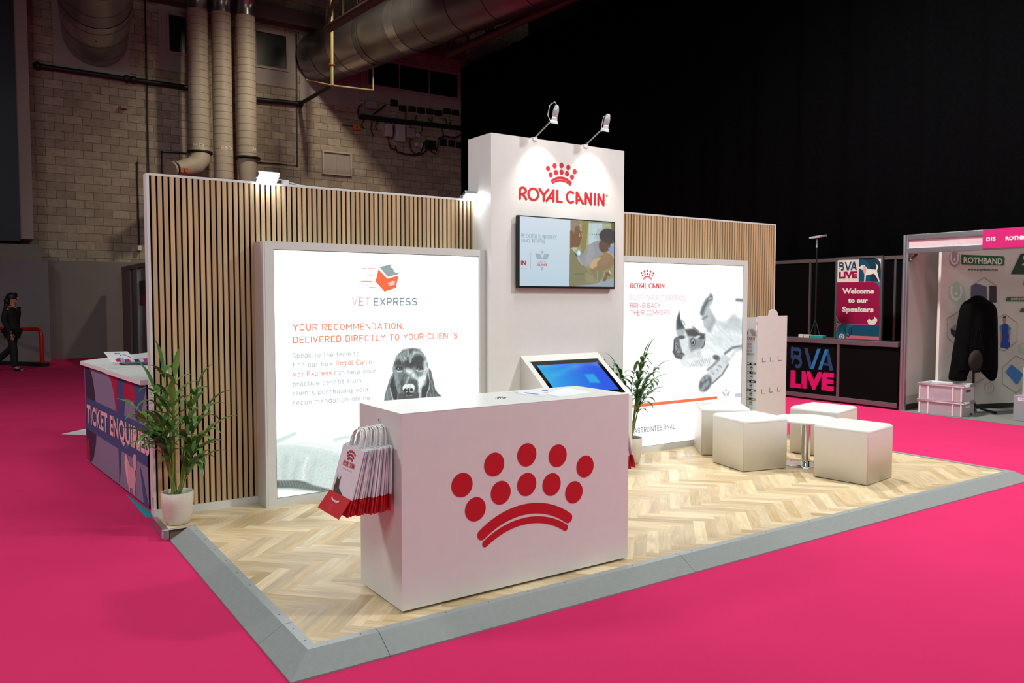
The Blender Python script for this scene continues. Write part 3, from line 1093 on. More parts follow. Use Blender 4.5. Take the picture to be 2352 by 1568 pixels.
def paint_dog(px, py):
    p = Paint(px, py, (255, 255, 255))
    # cushion and bedding (crop frame 620,900 at 6.03)
    x, y = (px - 620) * 6.03, (py - 900) * 6.03
    q = Paint(x, y, (255, 255, 255))
    q.line([(0, 440), (400, 390), (800, 330), (1300, 250), (2400, 120)], 60, (232, 243, 241), 60)
    q.poly([(-50, 600), (300, 560), (700, 520), (1300, 560), (2600, 600), (2600, 1700), (-50, 1700)], (232, 243, 240), 160)
    q.poly([(-50, 730), (400, 720), (800, 790), (1300, 980), (2600, 1100), (2600, 1700), (-50, 1700)], (214, 230, 226), 120)
    q.line([(80, 690), (200, 640), (350, 570)], 40, (190, 214, 210), 50, 0.8)
    q.line([(900, 660), (1050, 625), (1300, 620)], 30, (198, 218, 214), 40, 0.8)
    q.line([(90, 715), (300, 712), (550, 740), (800, 790), (1000, 850)], 8, (244, 250, 249), 8, 0.8)
    q.line([(230, 900), (200, 1050), (190, 1210)], 70, (188, 208, 203), 80, 0.6)
    q.line([(400, 980), (340, 1120), (320, 1230)], 60, (186, 206, 201), 70, 0.6)
    q.line([(520, 900), (470, 1060), (450, 1230)], 26, (240, 247, 245), 40, 0.8)
    q.line([(640, 960), (560, 1150), (560, 1260)], 60, (192, 210, 206), 70, 0.5)
    n = vnoise(x * 0.09, y * 0.09) * vnoise(x * 0.2 + 5, y * 0.2)
    low = np.clip((y - 650) / 300, 0, 1)
    q.c *= (1 - low * 0.16 * n)[:, None]
    q.poly([(-50, 1225), (380, 1222), (480, 1240), (600, 1292), (720, 1322), (870, 1358), (1300, 1400), (1300, 1500), (860, 1372), (700, 1375), (500, 1350), (300, 1330), (-50, 1330)], (96, 106, 103), 26)
    for i in range(14):
        fx = 130 + i * 42
        q.line([(fx, 1215 + i * 7), (fx + 30, 1290 + i * 5)], 12, (160, 172, 169), 14, 0.6)
    q.poly([(-50, 1345), (300, 1365), (700, 1400), (1300, 1420), (1300, 1700), (-50, 1700)], (240, 246, 245), 50)
    p.c = q.c
    # right background
    x, y = (px - 580) * 3.733, (py - 540) * 3.733
    q = Paint(x, y, (0, 0, 0)); q.c = p.c
    q.line([(1500, 1140), (1750, 1142), (2000, 1145)], 26, (228, 240, 241), 30)
    q.poly([(1270, 600), (1330, 620), (1500, 800), (1420, 840), (1300, 790)], (240, 247, 248), 60)
    # the dog's head (crop frame 860,780 at 10.455)
    x, y = (px - 860) * 10.455, (py - 780) * 10.455
    d = Paint(x, y, (0, 0, 0)); d.c = q.c
    g1, g2, g3, dk, wh = (122, 137, 135), (84, 93, 94), (178, 195, 193), (60, 64, 69), (232, 242, 241)
    d.poly([(455, 790), (380, 900), (340, 1040), (290, 1180), (250, 1330), (215, 1600), (560, 1600), (555, 1250), (520, 1080), (500, 900)], (112, 127, 125), 14)
    d.poly([(1285, 665), (1360, 740), (1395, 900), (1430, 1050), (1460, 1190), (1530, 1290), (1640, 1370), (1700, 1600), (1110, 1600), (1140, 1300), (1140, 1150), (1200, 1080), (1240, 900), (1270, 760)], (84, 94, 95), 14)
    d.poly([(470, 850), (500, 960), (520, 1110), (560, 1270), (550, 1600), (470, 1500), (400, 1210), (370, 1080), (410, 930)], dk, 14)
    d.poly([(1245, 800), (1295, 740), (1318, 900), (1335, 1020), (1310, 1150), (1260, 1280), (1235, 1600), (1110, 1600), (1135, 1150), (1200, 1060), (1230, 900)], dk, 14)
    d.line([(375, 1170), (415, 1320), (450, 1450)], 14, wh, 12, .8)
    d.line([(370, 1080), (390, 960), (450, 860)], 10, g3, 12, .6)
    d.line([(1285, 680), (1305, 860), (1335, 1000), (1312, 1170), (1265, 1280), (1250, 1400)], 16, wh, 14, .9)
    for a, b in (((1330, 800), (1370, 900)), ((1360, 980), (1390, 1100)), ((1380, 1120), (1420, 1220)), ((1330, 1280), (1380, 1380)), ((1420, 1270), (1430, 1380)), ((1480, 1300), (1500, 1390)), ((300, 1300), (330, 1440)), ((320, 1230), (300, 1400))):
        d.line([a, b], 24, (150, 168, 167), 26, .7)
    d.poly([(445, 800), (440, 690), (470, 560), (510, 430), (570, 340), (660, 275), (790, 232), (920, 206), (1040, 225), (1120, 270), (1190, 340), (1240, 430), (1275, 560), (1282, 650), (1260, 760), (1215, 920), (1195, 1060), (1130, 1170), (1125, 1300), (1115, 1600), (560, 1600), (558, 1250), (530, 1130), (510, 1000), (492, 880)], g1, 14)
    d.line([(480, 600), (470, 700), (500, 860), (530, 1080)], 60, (150, 168, 166), 70, .8)
    d.ell(880, 260, 220, 60, g2, -3, .8, .6)
    d.line([(560, 420), (680, 330), (800, 280)], 70, (146, 164, 162), 80, .8)
    d.line([(960, 300), (1080, 320), (1180, 420), (1240, 540)], 80, (186, 205, 202), 80, .9)
    d.ell(610, 590, 130, 110, g2, 0, .6, .9)
    d.ell(830, 590, 120, 120, dk, 0, .7, .85)
    d.ell(1060, 520, 150, 160, dk, 0, .5, .9)
    d.ell(600, 545, 60, 60, dk, 0, .7, .7)
    for a, b, w in (((640, 420), (700, 510), 26), ((700, 400), (750, 480), 22), ((620, 470), (660, 540), 18), ((810, 270), (802, 390), 26), ((868, 350), (860, 530), 46), ((950, 310), (905, 420), 26), ((760, 420), (780, 480), 14)):
        d.line([a, b], w, (196, 213, 210), w, .85)
    for a, b, w in (((840, 260), (850, 340), 26), ((920, 430), (905, 560), 22), ((790, 430), (800, 560), 24)):
        d.line([a, b], w, dk, w, .8)
    d.line([(1235, 560), (1250, 680), (1200, 860), (1165, 1040)], 110, (220, 233, 231), 100, .9)
    d.line([(1262, 560), (1275, 660)], 20, g2, 20, .8)
    for cx, cy in ((590, 700), (1085, 690)):
        d.ell(cx, cy, 84, 52, dk, 4, .5, .95)
        d.line([(cx - 62, cy + 44), (cx - 10, cy + 66), (cx + 70, cy + 50)], 34, (212, 226, 226), 26, .95)
        d.ell(cx + 2, cy - 2, 44, 30, (104, 116, 120), 0, .3)
        d.ell(cx + 4, cy - 6, 24, 22, (30, 32, 36), 0, .3)
        d.ell(cx - 12, cy - 14, 9, 9, (250, 252, 252), 0, .4)
        d.line([(cx - 84, cy + 10), (cx - 30, cy - 40), (cx + 50, cy - 44), (cx + 92, cy + 20)], 14, (34, 36, 40), 12, .9)
    d.line([(1005, 780), (1020, 860), (1060, 930)], 30, g2, 30, .8)
    d.ell(740, 900, 120, 150, (98, 111, 112), 20, .7, .9)
    d.line([(800, 745), (890, 790), (960, 880), (1020, 990)], 120, (214, 229, 227), 90, .95)
    d.line([(820, 900), (780, 1000), (760, 1060)], 40, (200, 216, 214), 40, .8)
    d.poly([(1030, 900), (1190, 860), (1170, 1080), (1125, 1160), (1110, 1280), (1040, 1200)], (226, 239, 237), 60, .95)
    d.ell(665, 1090, 70, 120, (76, 84, 85), 0, .7, .9)
    d.ell(930, 1025, 115, 85, (82, 91, 93), 0, .5, .95)
    d.ell(1000, 1150, 50, 120, (78, 86, 88), 0, .6, .9)
    d.line([(600, 1020), (620, 1150), (590, 1250)], 30, (170, 188, 186), 34, .7)
    d.poly([(580, 1310), (680, 1270), (960, 1290), (1080, 1270), (1100, 1600), (560, 1600)], (76, 85, 86), 50, .95)
    d.ell(760, 1160, 84, 92, (240, 246, 247), 0, .25)
    d.ell(885, 1150, 82, 92, (240, 246, 247), 0, .25)
    d.ell(820, 1120, 70, 55, (214, 226, 227), 0, .4)
    d.ell(745, 1220, 48, 52, (44, 47, 52), 0, .25)
    d.ell(892, 1200, 38, 44, (44, 47, 52), 0, .25)
    d.poly([(795, 1160), (840, 1160), (850, 1240), (930, 1260), (900, 1320), (750, 1320), (725, 1260), (790, 1245)], (54, 58, 62), 16)
    d.line([(755, 1262), (785, 1240)], 18, (225, 234, 235), 12, .9)
    d.line([(850, 1250), (900, 1262), (945, 1225)], 18, (225, 234, 235), 12, .9)
    for sx in (770, 800, 870, 900):
        d.ell(sx, 1335, 12, 9, (205, 216, 217), 0, .6, .8)
    d.line([(1085, 1240), (1090, 1600)], 34, (220, 233, 231), 30, .8)
    hm = np.clip((np.hypot((x - 880) / 760, (y - 850) / 720) < 1) * 1.0, 0, 1) * (d.c.mean(1) < 225)
    fur(d, x + y * 0.2, y, 0.045, 0.012, 0.20, hm)
    return d.c


def paint_cat(px, py):
    x, y = (px - 1500) * 5.6, (py - 650) * 5.6
    d = Paint(x, y, (253, 254, 255))
    dk, md, lt = (80, 88, 92), (120, 130, 134), (206, 215, 217)
    d.poly([(-300, 1130), (300, 1100), (700, 1090), (1300, 1000), (1300, 1500), (800, 1450), (-300, 1600)], (240, 245, 246), 160)
    d.line([(100, 60), (500, 300), (300, 700)], 120, (244, 248, 249), 140)
    d.line([(830, 330), (1000, 250), (1200, 160)], 60, (236, 242, 243), 80)
    d.poly([(640, 660), (700, 560), (800, 480), (950, 480), (1200, 420), (1200, 830), (960, 900), (880, 990), (720, 1110), (560, 1080), (400, 1090), (330, 1000), (300, 900), (500, 800)], (226, 233, 234), 40)
    d.poly([(820, 500), (1200, 480), (1200, 640), (900, 600)], (198, 209, 211), 90, .9)
    d.poly([(680, 700), (900, 620), (1150, 700), (1150, 800), (950, 860), (800, 800)], (216, 225, 226), 110, .8)
    d.line([(1000, 470), (1040, 430), (1080, 480)], 60, (170, 182, 185), 70, .7)
    d.line([(1080, 215), (1165, 225)], 34, (104, 114, 118), 26, .9)
    # foreleg in the air
    d.poly([(695, 190), (740, 125), (772, 160), (770, 240), (725, 310), (790, 420), (802, 500), (740, 610), (650, 570), (640, 470), (612, 390), (622, 310)], (188, 199, 201), 22)
    d.line([(700, 220), (650, 320), (630, 390)], 46, (92, 101, 105), 40, .9)
    d.line([(640, 460), (690, 430)], 26, (110, 120, 124), 26, .8)
    d.line([(780, 470), (720, 600)], 50, (160, 172, 175), 60, .8)
    d.poly([(700, 180), (740, 128), (772, 165), (765, 235), (720, 240)], (176, 187, 190), 12)
    for a, b in (((705, 195), (740, 170)), ((715, 225), (765, 205)), ((740, 140), (762, 190))):
        d.line([a, b], 12, (86, 95, 99), 10, .85)
    # near foreleg and paw
    d.poly([(720, 1120), (800, 1000), (930, 910), (975, 950), (965, 1060), (880, 1180), (770, 1280), (680, 1390), (610, 1390), (600, 1270), (650, 1195)], (212, 220, 222), 24)
    d.line([(965, 1050), (890, 1175), (760, 1290)], 18, (96, 105, 109), 16, .85)
    d.ell(815, 958, 46, 32, (84, 92, 96), 20, .7, .95)
    d.line([(700, 1115), (770, 1060), (840, 990)], 22, (110, 119, 123), 26, .8)
    d.line([(925, 905), (1020, 830), (1150, 808)], 26, (100, 110, 114), 24, .9)
    d.line([(1150, 830), (1060, 880), (960, 1010)], 40, (176, 187, 190), 50, .6)
    for a, b in (((760, 1150), (780, 1170)), ((850, 1060), (880, 1080)), ((820, 1110), (840, 1130))):
        d.line([a, b], 14, (130, 140, 144), 16, .7)
    d.ell(672, 1290, 74, 112, (94, 103, 107), 25, .35, .95)
    for cx, cy, rx, ry in ((640, 1240, 20, 32), (690, 1210, 20, 32), (655, 1330, 20, 46), (700, 1290, 20, 44), (630, 1370, 18, 24)):
        d.ell(cx, cy, rx, ry, (160, 170, 174), 20, .7, .85)
    # head, lying upside down
    d.poly([(300, 600), (410, 575), (540, 570), (660, 650), (668, 740), (645, 835), (600, 930), (440, 985), (330, 985), (265, 900), (268, 720), (312, 680)], (216, 224, 225), 22)
    d.poly([(336, 345), (352, 460), (410, 580), (360, 620), (298, 600), (298, 480)], (92, 100, 104), 14)
    d.poly([(338, 380), (350, 480), (385, 560), (330, 575), (315, 500)], (66, 72, 76), 16)
    d.poly([(300, 600), (400, 590), (400, 660), (310, 680)], (176, 186, 189), 26)
    d.line([(360, 480), (400, 500), (408, 540)], 14, (130, 140, 144), 14, .8)
    d.poly([(410, 600), (530, 585), (600, 640), (665, 650), (667, 720), (610, 730), (540, 690), (450, 680)], (72, 79, 83), 30)
    d.poly([(465, 700), (600, 720), (660, 730), (640, 830), (560, 850), (490, 880), (465, 820)], (134, 144, 148), 40, .95)
    d.line([(510, 560), (560, 600), (585, 615)], 14, (96, 105, 109), 12, .8)
    d.ell(575, 690, 34, 16, (222, 230, 231), -20, .6, .9)
    d.ell(514, 755, 32, 52, (60, 66, 70), -8, .3)
    d.ell(514, 757, 22, 42, (196, 206, 208), -8, .3)
    d.ell(513, 758, 12, 32, (24, 26, 30), -8, .35)
    d.ell(509, 742, 6, 8, (255, 255, 255), 0, .4)
    d.line([(665, 740), (655, 800), (630, 830)], 12, (58, 64, 68), 10, .9)
    d.poly([(270, 715), (300, 690), (335, 700), (350, 800), (380, 900), (410, 915), (370, 960), (300, 965), (255, 890)], (104, 113, 117), 20)
    d.ell(365, 695, 46, 24, (70, 77, 81), 0, .5, .9)
    d.poly([(280, 770), (310, 760), (330, 830), (350, 900), (330, 920), (290, 860)], (150, 159, 163), 12)
    for a, b in (((300, 790), (320, 830)), ((318, 850), (300, 880)), ((275, 735), (272, 860)), ((320, 905), (390, 905))):
        d.line([a, b], 11, (44, 49, 53), 9, .9)
    d.line([(262, 880), (300, 950), (360, 965)], 26, (66, 72, 76), 20, .8)
    for i in range(10):
        a0 = 480 + i * 26
        d.line([(a0, 1075 - i * 2), (a0 + 26, 1010 - i * 6)], 7, (150, 160, 163), 8, .5)
    for i in range(6):
        d.line([(600 + i * 12, 850 + i * 30), (560 + i * 12, 940 + i * 26)], 6, (168, 178, 181), 8, .5)
    hm = ((d.c.mean(1) < 238) & (x > 230)).astype(float)
    fur(d, x + y, y - x, 0.012, 0.03, 0.045, hm)
    return d.c


lb1, PB = lightbox('large lit box with a black spaniel photo and orange headline', 0.592, 2.506, 0.670, 2.441, paint_dog)
c = crop(580, 540, 3.733)
din(MB(), 'VET', PB, c(852, 605), c(1007, 605), 18.9, .0015, 0.07, 0.26).build('brand_lettering', L_RED, lb1)
din(MB(), 'EXPRESS', PB, c(1037, 605), c(1410, 602), 18.4, .0015, 0.17, 0.3).build('brand_lettering', lit_mat('lit_slate', (128, 150, 158)), lb1)
din(MB(), 'YOUR RECOMMENDATION,', PB, c(345, 820), c(1296, 804), 15.6, .0015, 0.14, 0.3).build('headline_text', L_ORANGE, lb1)
din(MB(), 'DELIVERED DIRECTLY TO YOUR CLIENTS', PB, c(347, 927), c(1757, 885), 15.6, .0015, 0.14, 0.3).build('headline_text', L_ORANGE, lb1)
din(MB(), 'Speak to the team to', PB, c(343, 1053), c(915, 1035), 11.4, .0015, 0.135, 0.3).build('paragraph_text', L_GREY, lb1)
din(MB(), 'find out how', PB, c(344, 1135), c(690, 1121), 11.6, .0015, 0.135, 0.3).build('paragraph_text', L_GREY, lb1)
din(MB(), 'Royal Canin', PB, c(714, 1118), c(1023, 1105), 11.6, .0015, 0.135, 0.3).build('highlighted_text', L_ORANGE, lb1)
din(MB(), 'Vet Express', PB, c(344, 1216), c(677, 1200), 11.6, .0015, 0.135, 0.3).build('highlighted_text', L_ORANGE, lb1)
din(MB(), 'can help your', PB, c(699, 1198), c(1057, 1182), 11.4, .0015, 0.135, 0.3).build('paragraph_text', L_GREY, lb1)
din(MB(), 'practice benefit from', PB, c(346, 1297), c(930, 1265), 11.4, .0015, 0.135, 0.3).build('paragraph_text', L_GREY, lb1)
din(MB(), 'clients purchasing your', PB, c(346, 1377), c(997, 1340), 11.4, .0015, 0.135, 0.3).build('paragraph_text', L_GREY, lb1)
din(MB(), 'recommendation online', PB, c(347, 1459), c(1005, 1413), 11.6, .0015, 0.135, 0.3).build('paragraph_text', L_GREY, lb1)
# parcel emblem
mb = MB()
pp = lambda pts, off: [PB.pt(*PB.hit(*c(*q)), off) for q in pts]
mb.poly(pp([(1078, 292), (1155, 372), (1252, 345), (1228, 452), (1130, 483), (1054, 398)], .0015))
for a, b in (((945, 285), (972, 285)), ((990, 286), (1053, 287)), ((978, 339), (1040, 340)), ((927, 394), (1025, 396)), ((1000, 447), (1062, 449))):
    mb.poly(pp([(a[0], a[1] - 3), (b[0], b[1] - 3), (b[0], b[1] + 4), (a[0], a[1] + 4)], .0015))
mb.build('parcel_emblem', L_ORANGE, lb1)
MB().poly(pp([(1087, 272), (1183, 250), (1194, 258), (1180, 268), (1200, 288), (1214, 285), (1206, 300), (1226, 320), (1250, 318), (1254, 332), (1158, 357)], .0015)).build('parcel_lid', lit_mat('lit_lid_grey', (150, 166, 168)), lb1)
MB().poly(pp([(1088, 281), (1155, 357), (1253, 333), (1253, 344), (1155, 371), (1080, 293)], .0018)).build('parcel_tape', L_WHITE, lb1)
a, b = PB.hit(*c(1195, 425))
a2 = PB.hit(*c(1230, 400))[0] - PB.hit(*c(1160, 400))[0]
mb = MB()
th = math.radians(14)
crown(mb, lambda x, y, l=0.0: PB.pt(a + (x * math.cos(th) - y * math.sin(th)) * a2, b + (x * math.sin(th) + y * math.cos(th)) * a2, .002 + l), 10)
mb.build('small_crown', L_WHITE, lb1)

lb2, PC = lightbox('large lit box with a photo of a cat lying upside down', 4.019, 5.918, 4.095, 5.846, paint_cat)
c = crop(1400, 580, 3.136)
mb = MB()
wordmark(mb, logo_map(PC, c(148, 258), c(394, 259), 12.9, .0015))
crown(mb, crown_map(PC, PC.hit(*c(272, 190))[0], PC.hit(*c(272, 183))[1], .20, .0015), 12)
mb.build('logo', L_RED, lb2)
din(MB(), 'EASE THEIR DIGESTION', PC, c(149, 350), c(543, 347), 12.7, .0015, 0.095, 0.26).build('headline_text', L_PINK, lb2)
L_CRIM = lit_mat('lit_crimson', (206, 66, 88))
din(MB(), 'BRING BACK', PC, c(149, 402), c(367, 398), 12.2, .0015, 0.12, 0.26).build('headline_text', L_CRIM, lb2)
din(MB(), 'THEIR COMFORT.', PC, c(149, 453), c(438, 449), 12.2, .0015, 0.12, 0.26).build('headline_text', L_CRIM, lb2)
pq = lambda pts, off: [PC.pt(*PC.hit(*q), off) for q in pts]
bl = PC.hit(1454.2, 929.2)
mb = MB()
tl, tr, br, bl = PC.hit(1454.2, 928.6), PC.hit(1647, 908.4), PC.hit(1647, 916.4), PC.hit(1454.2, 936.0)
mb.poly([PC.pt(4.10, tl[1], .0015), PC.pt(tr[0], tl[1], .0015), PC.pt(tr[0], bl[1], .0015), PC.pt(4.10, bl[1], .0015)])
mb.build('orange_band', L_ORANGE, lb2)
k = crop(1400, 800, 5.6)
din(MB(), 'COMPLETE', PC, (1462, 968.7), k(583, 921), 13.2, .0015, 0.08, 0.26).build('footer_text', L_PALE, lb2)
din(MB(), 'GASTROINTESTINAL', PC, (1449, 997), k(842, 1030), 12.9, .0015, 0.135, 0.26).build('footer_text', L_DGREY, lb2)
din(MB(), 'PORTFOLIO', PC, k(868, 1024), (1609, 976), 13.0, .0015, 0.075, 0.26).build('footer_text', L_PALE, lb2)
a, b = PC.hit(1667, 903)
MB().disc(PC, a, b, .105, .105, .0012).build('badge_disc', L_WHITE, lb2)
z = crop(1500, 650, 5.6)
mb = MB()
mb.poly(pq([z(885, 1400), z(912, 1396), z(932, 1440), z(938, 1448), z(975, 1445), z(968, 1450), z(908, 1451)], .0018))
mb.poly(pq([z(940, 1440), z(958, 1397), z(990, 1394), z(972, 1446), z(940, 1449)], .0018))
mb.poly(pq([z(1050, 1420), z(1130, 1412), z(1130, 1462), z(1050, 1468)], .0016))
mb.build('badge_wings', lit_mat('lit_wing', (196, 207, 212)), lb2)
MB().poly(pq([z(925, 1378), z(948, 1377), z(937, 1396)], .002)).build('badge_tip', L_DGREY, lb2)
letters(MB(), 'GASTROINTESTINAL', PC, z(848, 1483), z(1025, 1475), 2.0, .0018, 0, 1.2).build('badge_caption', L_PALE, lb2)

# ------------------------------------------------------------------ television on the tower
tv = thing('television', 'black flat television on the white tower, showing a vet video', 'television', (3.3, TY, 2.02))
MB().box(2.75, 3.856, 2.352, 2.392, 1.706, 2.334).build('casing', M_BLACK, tv, 0.003, 2)
MB().box(3.05, 3.55, 2.392, TY, 1.85, 2.2).build('wall_bracket', M_STEEL, tv)
PV = Plane((0, 2.3515, 0), (1, 0, 0), (0, 0, 1))


def paint_tv(px, py):
    p = Paint(px, py, (196, 210, 222))
    k = np.clip((py - 500) / 160, 0, 1)
    p.c = np.array((206, 218, 230.0)) * (1 - k[:, None]) + np.array((182, 204, 216.0)) * k[:, None]
    x, y = (px - 1160) * 7.467, (py - 480) * 7.467
    p.poly([(1015, 100), (1120, 110), (1117, 600), (1010, 560)], (188, 196, 208), 40, .7)
    x, y = (px - 1290) * 7.843, (py - 480) * 7.843
    d = Paint(x, y, (0, 0, 0)); d.c = p.c
    R = (x > 158 - (y - 200) * 0.02)
    q = Paint(x, y, (146, 142, 96))
    q.poly([(400, 150), (980, 200), (980, 700), (430, 800)], (164, 170, 140), 40)
    q.poly([(490, 225), (735, 250), (720, 640), (485, 640)], (186, 204, 206), 8)
    q.poly([(590, 520), (650, 360), (740, 330), (730, 600)], (170, 184, 186), 20)
    for vx in (530, 648):
        q.line([(vx, 250), (vx - 3, 500)], 5, (150, 168, 170), 5, .7)
    for i, vx in enumerate((510, 553, 594, 630, 672)):
        q.ell(vx, 455, 8, 8, (60, 70, 80), 0, .5)
    q.line([(400, 240), (900, 250)], 14, (110, 108, 80), 12, .8)
    q.poly([(890, 230), (990, 240), (990, 700), (900, 520)], (98, 96, 54), 20)
    q.poly([(380, 200), (480, 210), (440, 780), (340, 800)], (138, 128, 70), 20)
    q.poly([(160, 720), (350, 720), (330, 960)], (158, 170, 128), 20)
    q.ell(312, 800, 46, 68, (116, 150, 196), 0, .2)
    q.ell(310, 790, 28, 46, (216, 228, 238), 0, .3)
    q.line([(296, 880), (380, 884)], 18, (120, 140, 190), 10, .9)
    q.poly([(330, 940), (455, 660), (650, 560), (860, 690), (960, 640), (990, 900), (820, 780), (600, 880), (520, 1010), (400, 1050)], (146, 146, 152), 10)
    q.poly([(480, 660), (560, 620), (600, 760), (520, 980), (420, 1030)], (160, 160, 168), 30, .6)
    q.ell(830, 490, 150, 138, (62, 57, 57), 20, .12)
    q.ell(775, 650, 104, 134, (98, 74, 60), 8, .15)
    q.ell(830, 560, 120, 60, (66, 60, 58), 15, .4)
    q.line([(660, 580), (620, 760), (610, 870)], 9, (128, 150, 180), 8, .8)
    q.poly([(840, 700), (960, 650), (960, 770), (850, 770)], (130, 150, 190), 16)
    q.poly([(560, 1340), (990, 1230), (990, 1420), (200, 1440), (280, 1370)], (146, 160, 172), 16)
    q.poly([(600, 920), (700, 880), (790, 762), (870, 790), (950, 890), (950, 980), (880, 1060), (760, 1110), (560, 1160), (495, 1090), (510, 1000)], (140, 116, 88), 12)
    q.poly([(690, 900), (790, 770), (870, 800), (890, 900), (800, 1000), (690, 1010)], (150, 124, 92), 40, .8)
    q.line([(810, 770), (900, 810), (955, 900)], 14, (206, 184, 140), 14, .8)
    q.poly([(500, 1000), (560, 920), (640, 870), (715, 880), (640, 960), (640, 1020), (560, 1080), (505, 1060)], (188, 164, 122), 16)
    q.poly([(780, 1140), (840, 1130), (890, 1180), (870, 1220), (830, 1200), (790, 1300), (740, 1300)], (116, 92, 80), 12)
    q.line([(860, 1120), (880, 1160)], 20, (220, 220, 215), 14, .8)
    q.poly([(150, 720), (210, 700), (260, 830), (330, 950), (430, 1040), (470, 1110), (400, 1180), (470, 1120), (560, 1160), (740, 1110), (800, 1200), (690, 1310), (600, 1350), (280, 1380), (140, 1410)], (126, 124, 92), 14)
    q.line([(210, 720), (300, 900), (380, 1010)], 16, (196, 198, 168), 16, .8)
    q.line([(460, 1110), (400, 1170), (240, 1170)], 14, (96, 92, 66), 14, .7)
    q.poly([(430, 1130), (560, 1180), (620, 1300), (560, 1340), (430, 1320)], (150, 144, 108), 40, .7)
    q.line([(640, 1110), (650, 1280), (600, 1340)], 12, (176, 168, 128), 12, .8)
    q.line([(770, 1150), (740, 1250), (690, 1310)], 12, (190, 180, 130), 12, .8)
    q.poly([(140, 180), (290, 205), (340, 280), (370, 330), (362, 420), (382, 530), (350, 560), (330, 640), (295, 688), (190, 690), (140, 720)], (118, 86, 60), 10)
    q.poly([(140, 180), (290, 205), (345, 290), (365, 390), (330, 400), (310, 300), (240, 320), (230, 430), (180, 380), (140, 400)], (146, 128, 110), 24)
    q.line([(330, 280), (352, 330), (350, 390)], 16, (206, 200, 188), 14, .8)
    q.line([(320, 440), (330, 480), (318, 500)], 9, (220, 205, 180), 8, .8)
    q.line([(355, 440), (378, 525), (350, 545)], 8, (222, 190, 150), 8, .8)
    q.line([(310, 625), (330, 610)], 12, (170, 80, 60), 10, .8)
    q.poly([(170, 705), (200, 685), (300, 690), (230, 760)], (176, 186, 160), 10)
    q.poly([(225, 770), (250, 790), (290, 870), (262, 850)], (40, 40, 40), 8)
    d.c = np.where(R[:, None], q.c, d.c)
    return d.c


sheet('screen', PV, 2.765, 3.843, 1.726, 2.324, 0.004, paint_tv, attr_lit('tv_picture', 0.0, 0.25), tv, 0.001)
c = crop(1160, 480, 7.467)
mb = MB()
din(mb, 'RE EXCITED TO INTRODUCE', PV, c(278, 487), c(886, 520), 9.0, .002, 0.09, 0.26)
din(mb, 'LIANCE INITIATIVE', PV, c(278, 567), c(682, 588), 8.6, .002, 0.09, 0.26)
mb.build('screen_caption', lit_mat('lit_tv_slate', (106, 134, 146)), tv)
mb = MB()
din(mb, 'IN', PV, c(270, 963), c(354, 966), 11.6, .002, 0.24, 0.26)
din(mb, 'ALLIANCE', PV, c(537, 972), c(718, 977), 5.4, .002, 0.2, 0.26)
mb.build('screen_logo', lit_mat('lit_tv_red', (178, 32, 44)), tv)
mb = MB()
din(mb, 'CLINICAL', PV, c(545, 921), c(711, 925), 5.2, .002, 0.1, 0.26)
din(mb, 'AIL', PV, c(275, 1028), c(328, 1030), 3.2, .002, 0.14, 0.26)
mb.poly([PV.pt(*PV.hit(*c(*q)), .002) for q in ((438, 738), (442, 738), (436, 1030), (432, 1030))])
mb.build('screen_logo', lit_mat('lit_tv_rose', (160, 120, 136)), tv)
mb = MB()
for q in (((512, 757), (595, 762), (632, 830), (640, 862), (545, 862)), ((640, 838), (676, 765), (758, 765), (722, 865), (640, 865)), ((612, 718), (662, 720), (637, 780)), ((600, 995), (662, 998), (630, 1062))):
    mb.poly([PV.pt(*PV.hit(*c(*t)), .002) for t in q])
mb.build('screen_wings', lit_mat('lit_tv_wing', (152, 174, 182)), tv)

# ------------------------------------------------------------------ touchscreen kiosk in front of the tower
kx0, kx1 = 2.814, 3.699
tl, tr = ony(1195.4, 817.2, TY), ony(1371.8, 808.5, TY)
br = onx(1453.4, 905.6, kx1)
zt, zf, yf = (tl[2] + tr[2]) / 2, br[2], br[1]
kiosk = thing('touchscreen_kiosk', 'white kiosk with a sloping blue touchscreen, against the tower', 'kiosk', ((kx0 + kx1) / 2, TY - .2, DZ))
body = [(kx0, TY - .001, DZ), (kx0, TY - .001, zt), (kx0, yf, zf), (kx0, yf, DZ)]
MB().prism(body, (kx1 - kx0, 0, 0)).build('cabinet', M_WHITE, kiosk, 0.002, 1)
PK = Plane((kx0, yf, zf), (1, 0, 0), (0, TY - yf, zt - zf))
c = crop(1160, 790, 6.918)
bz = [PK.hit(*c(*q)) for q in ((400, 285), (1470, 225), (1905, 765))]
ba0, ba1 = (bz[0][0] + 0.0), (bz[1][0] + bz[2][0]) / 2
bb0, bb1 = bz[2][1], (bz[0][1] + bz[1][1]) / 2
mb = MB().prism([PK.pt(ba0, bb0, -.004), PK.pt(ba1, bb0, -.004), PK.pt(ba1, bb1, -.004), PK.pt(ba0, bb1, -.004)], tuple(PK.n * .006))
mb.build('screen_bezel', pm('gloss_black_glass', (10, 10, 12), 0.08, var=0.02), kiosk)
sz = [PK.hit(*c(*q)) for q in ((502, 345), (1452, 290), (1808, 722))]


def paint_kiosk(px, py):
    x, y = (px - 1160) * 6.918, (py - 790) * 6.918
    t = np.clip((x - 0.6 * y - 300) / 900, 0, 1)[:, None]
    d = Paint(x, y, (0, 0, 0))
    d.c = np.array((0, 168, 226.0)) * (1 - t) + np.array((0, 78, 222.0)) * t
    d.poly([(720, 470), (1100, 330), (1180, 340), (860, 500), (760, 520)], (40, 180, 226), 60, .5)
    d.poly([(1260, 480), (1410, 472), (1522, 618), (1350, 610)], (20, 172, 226), 20, .85)
    d.poly([(1330, 320), (1450, 285), (1520, 370), (1380, 330)], (90, 120, 226), 40, .6)
    return d.c


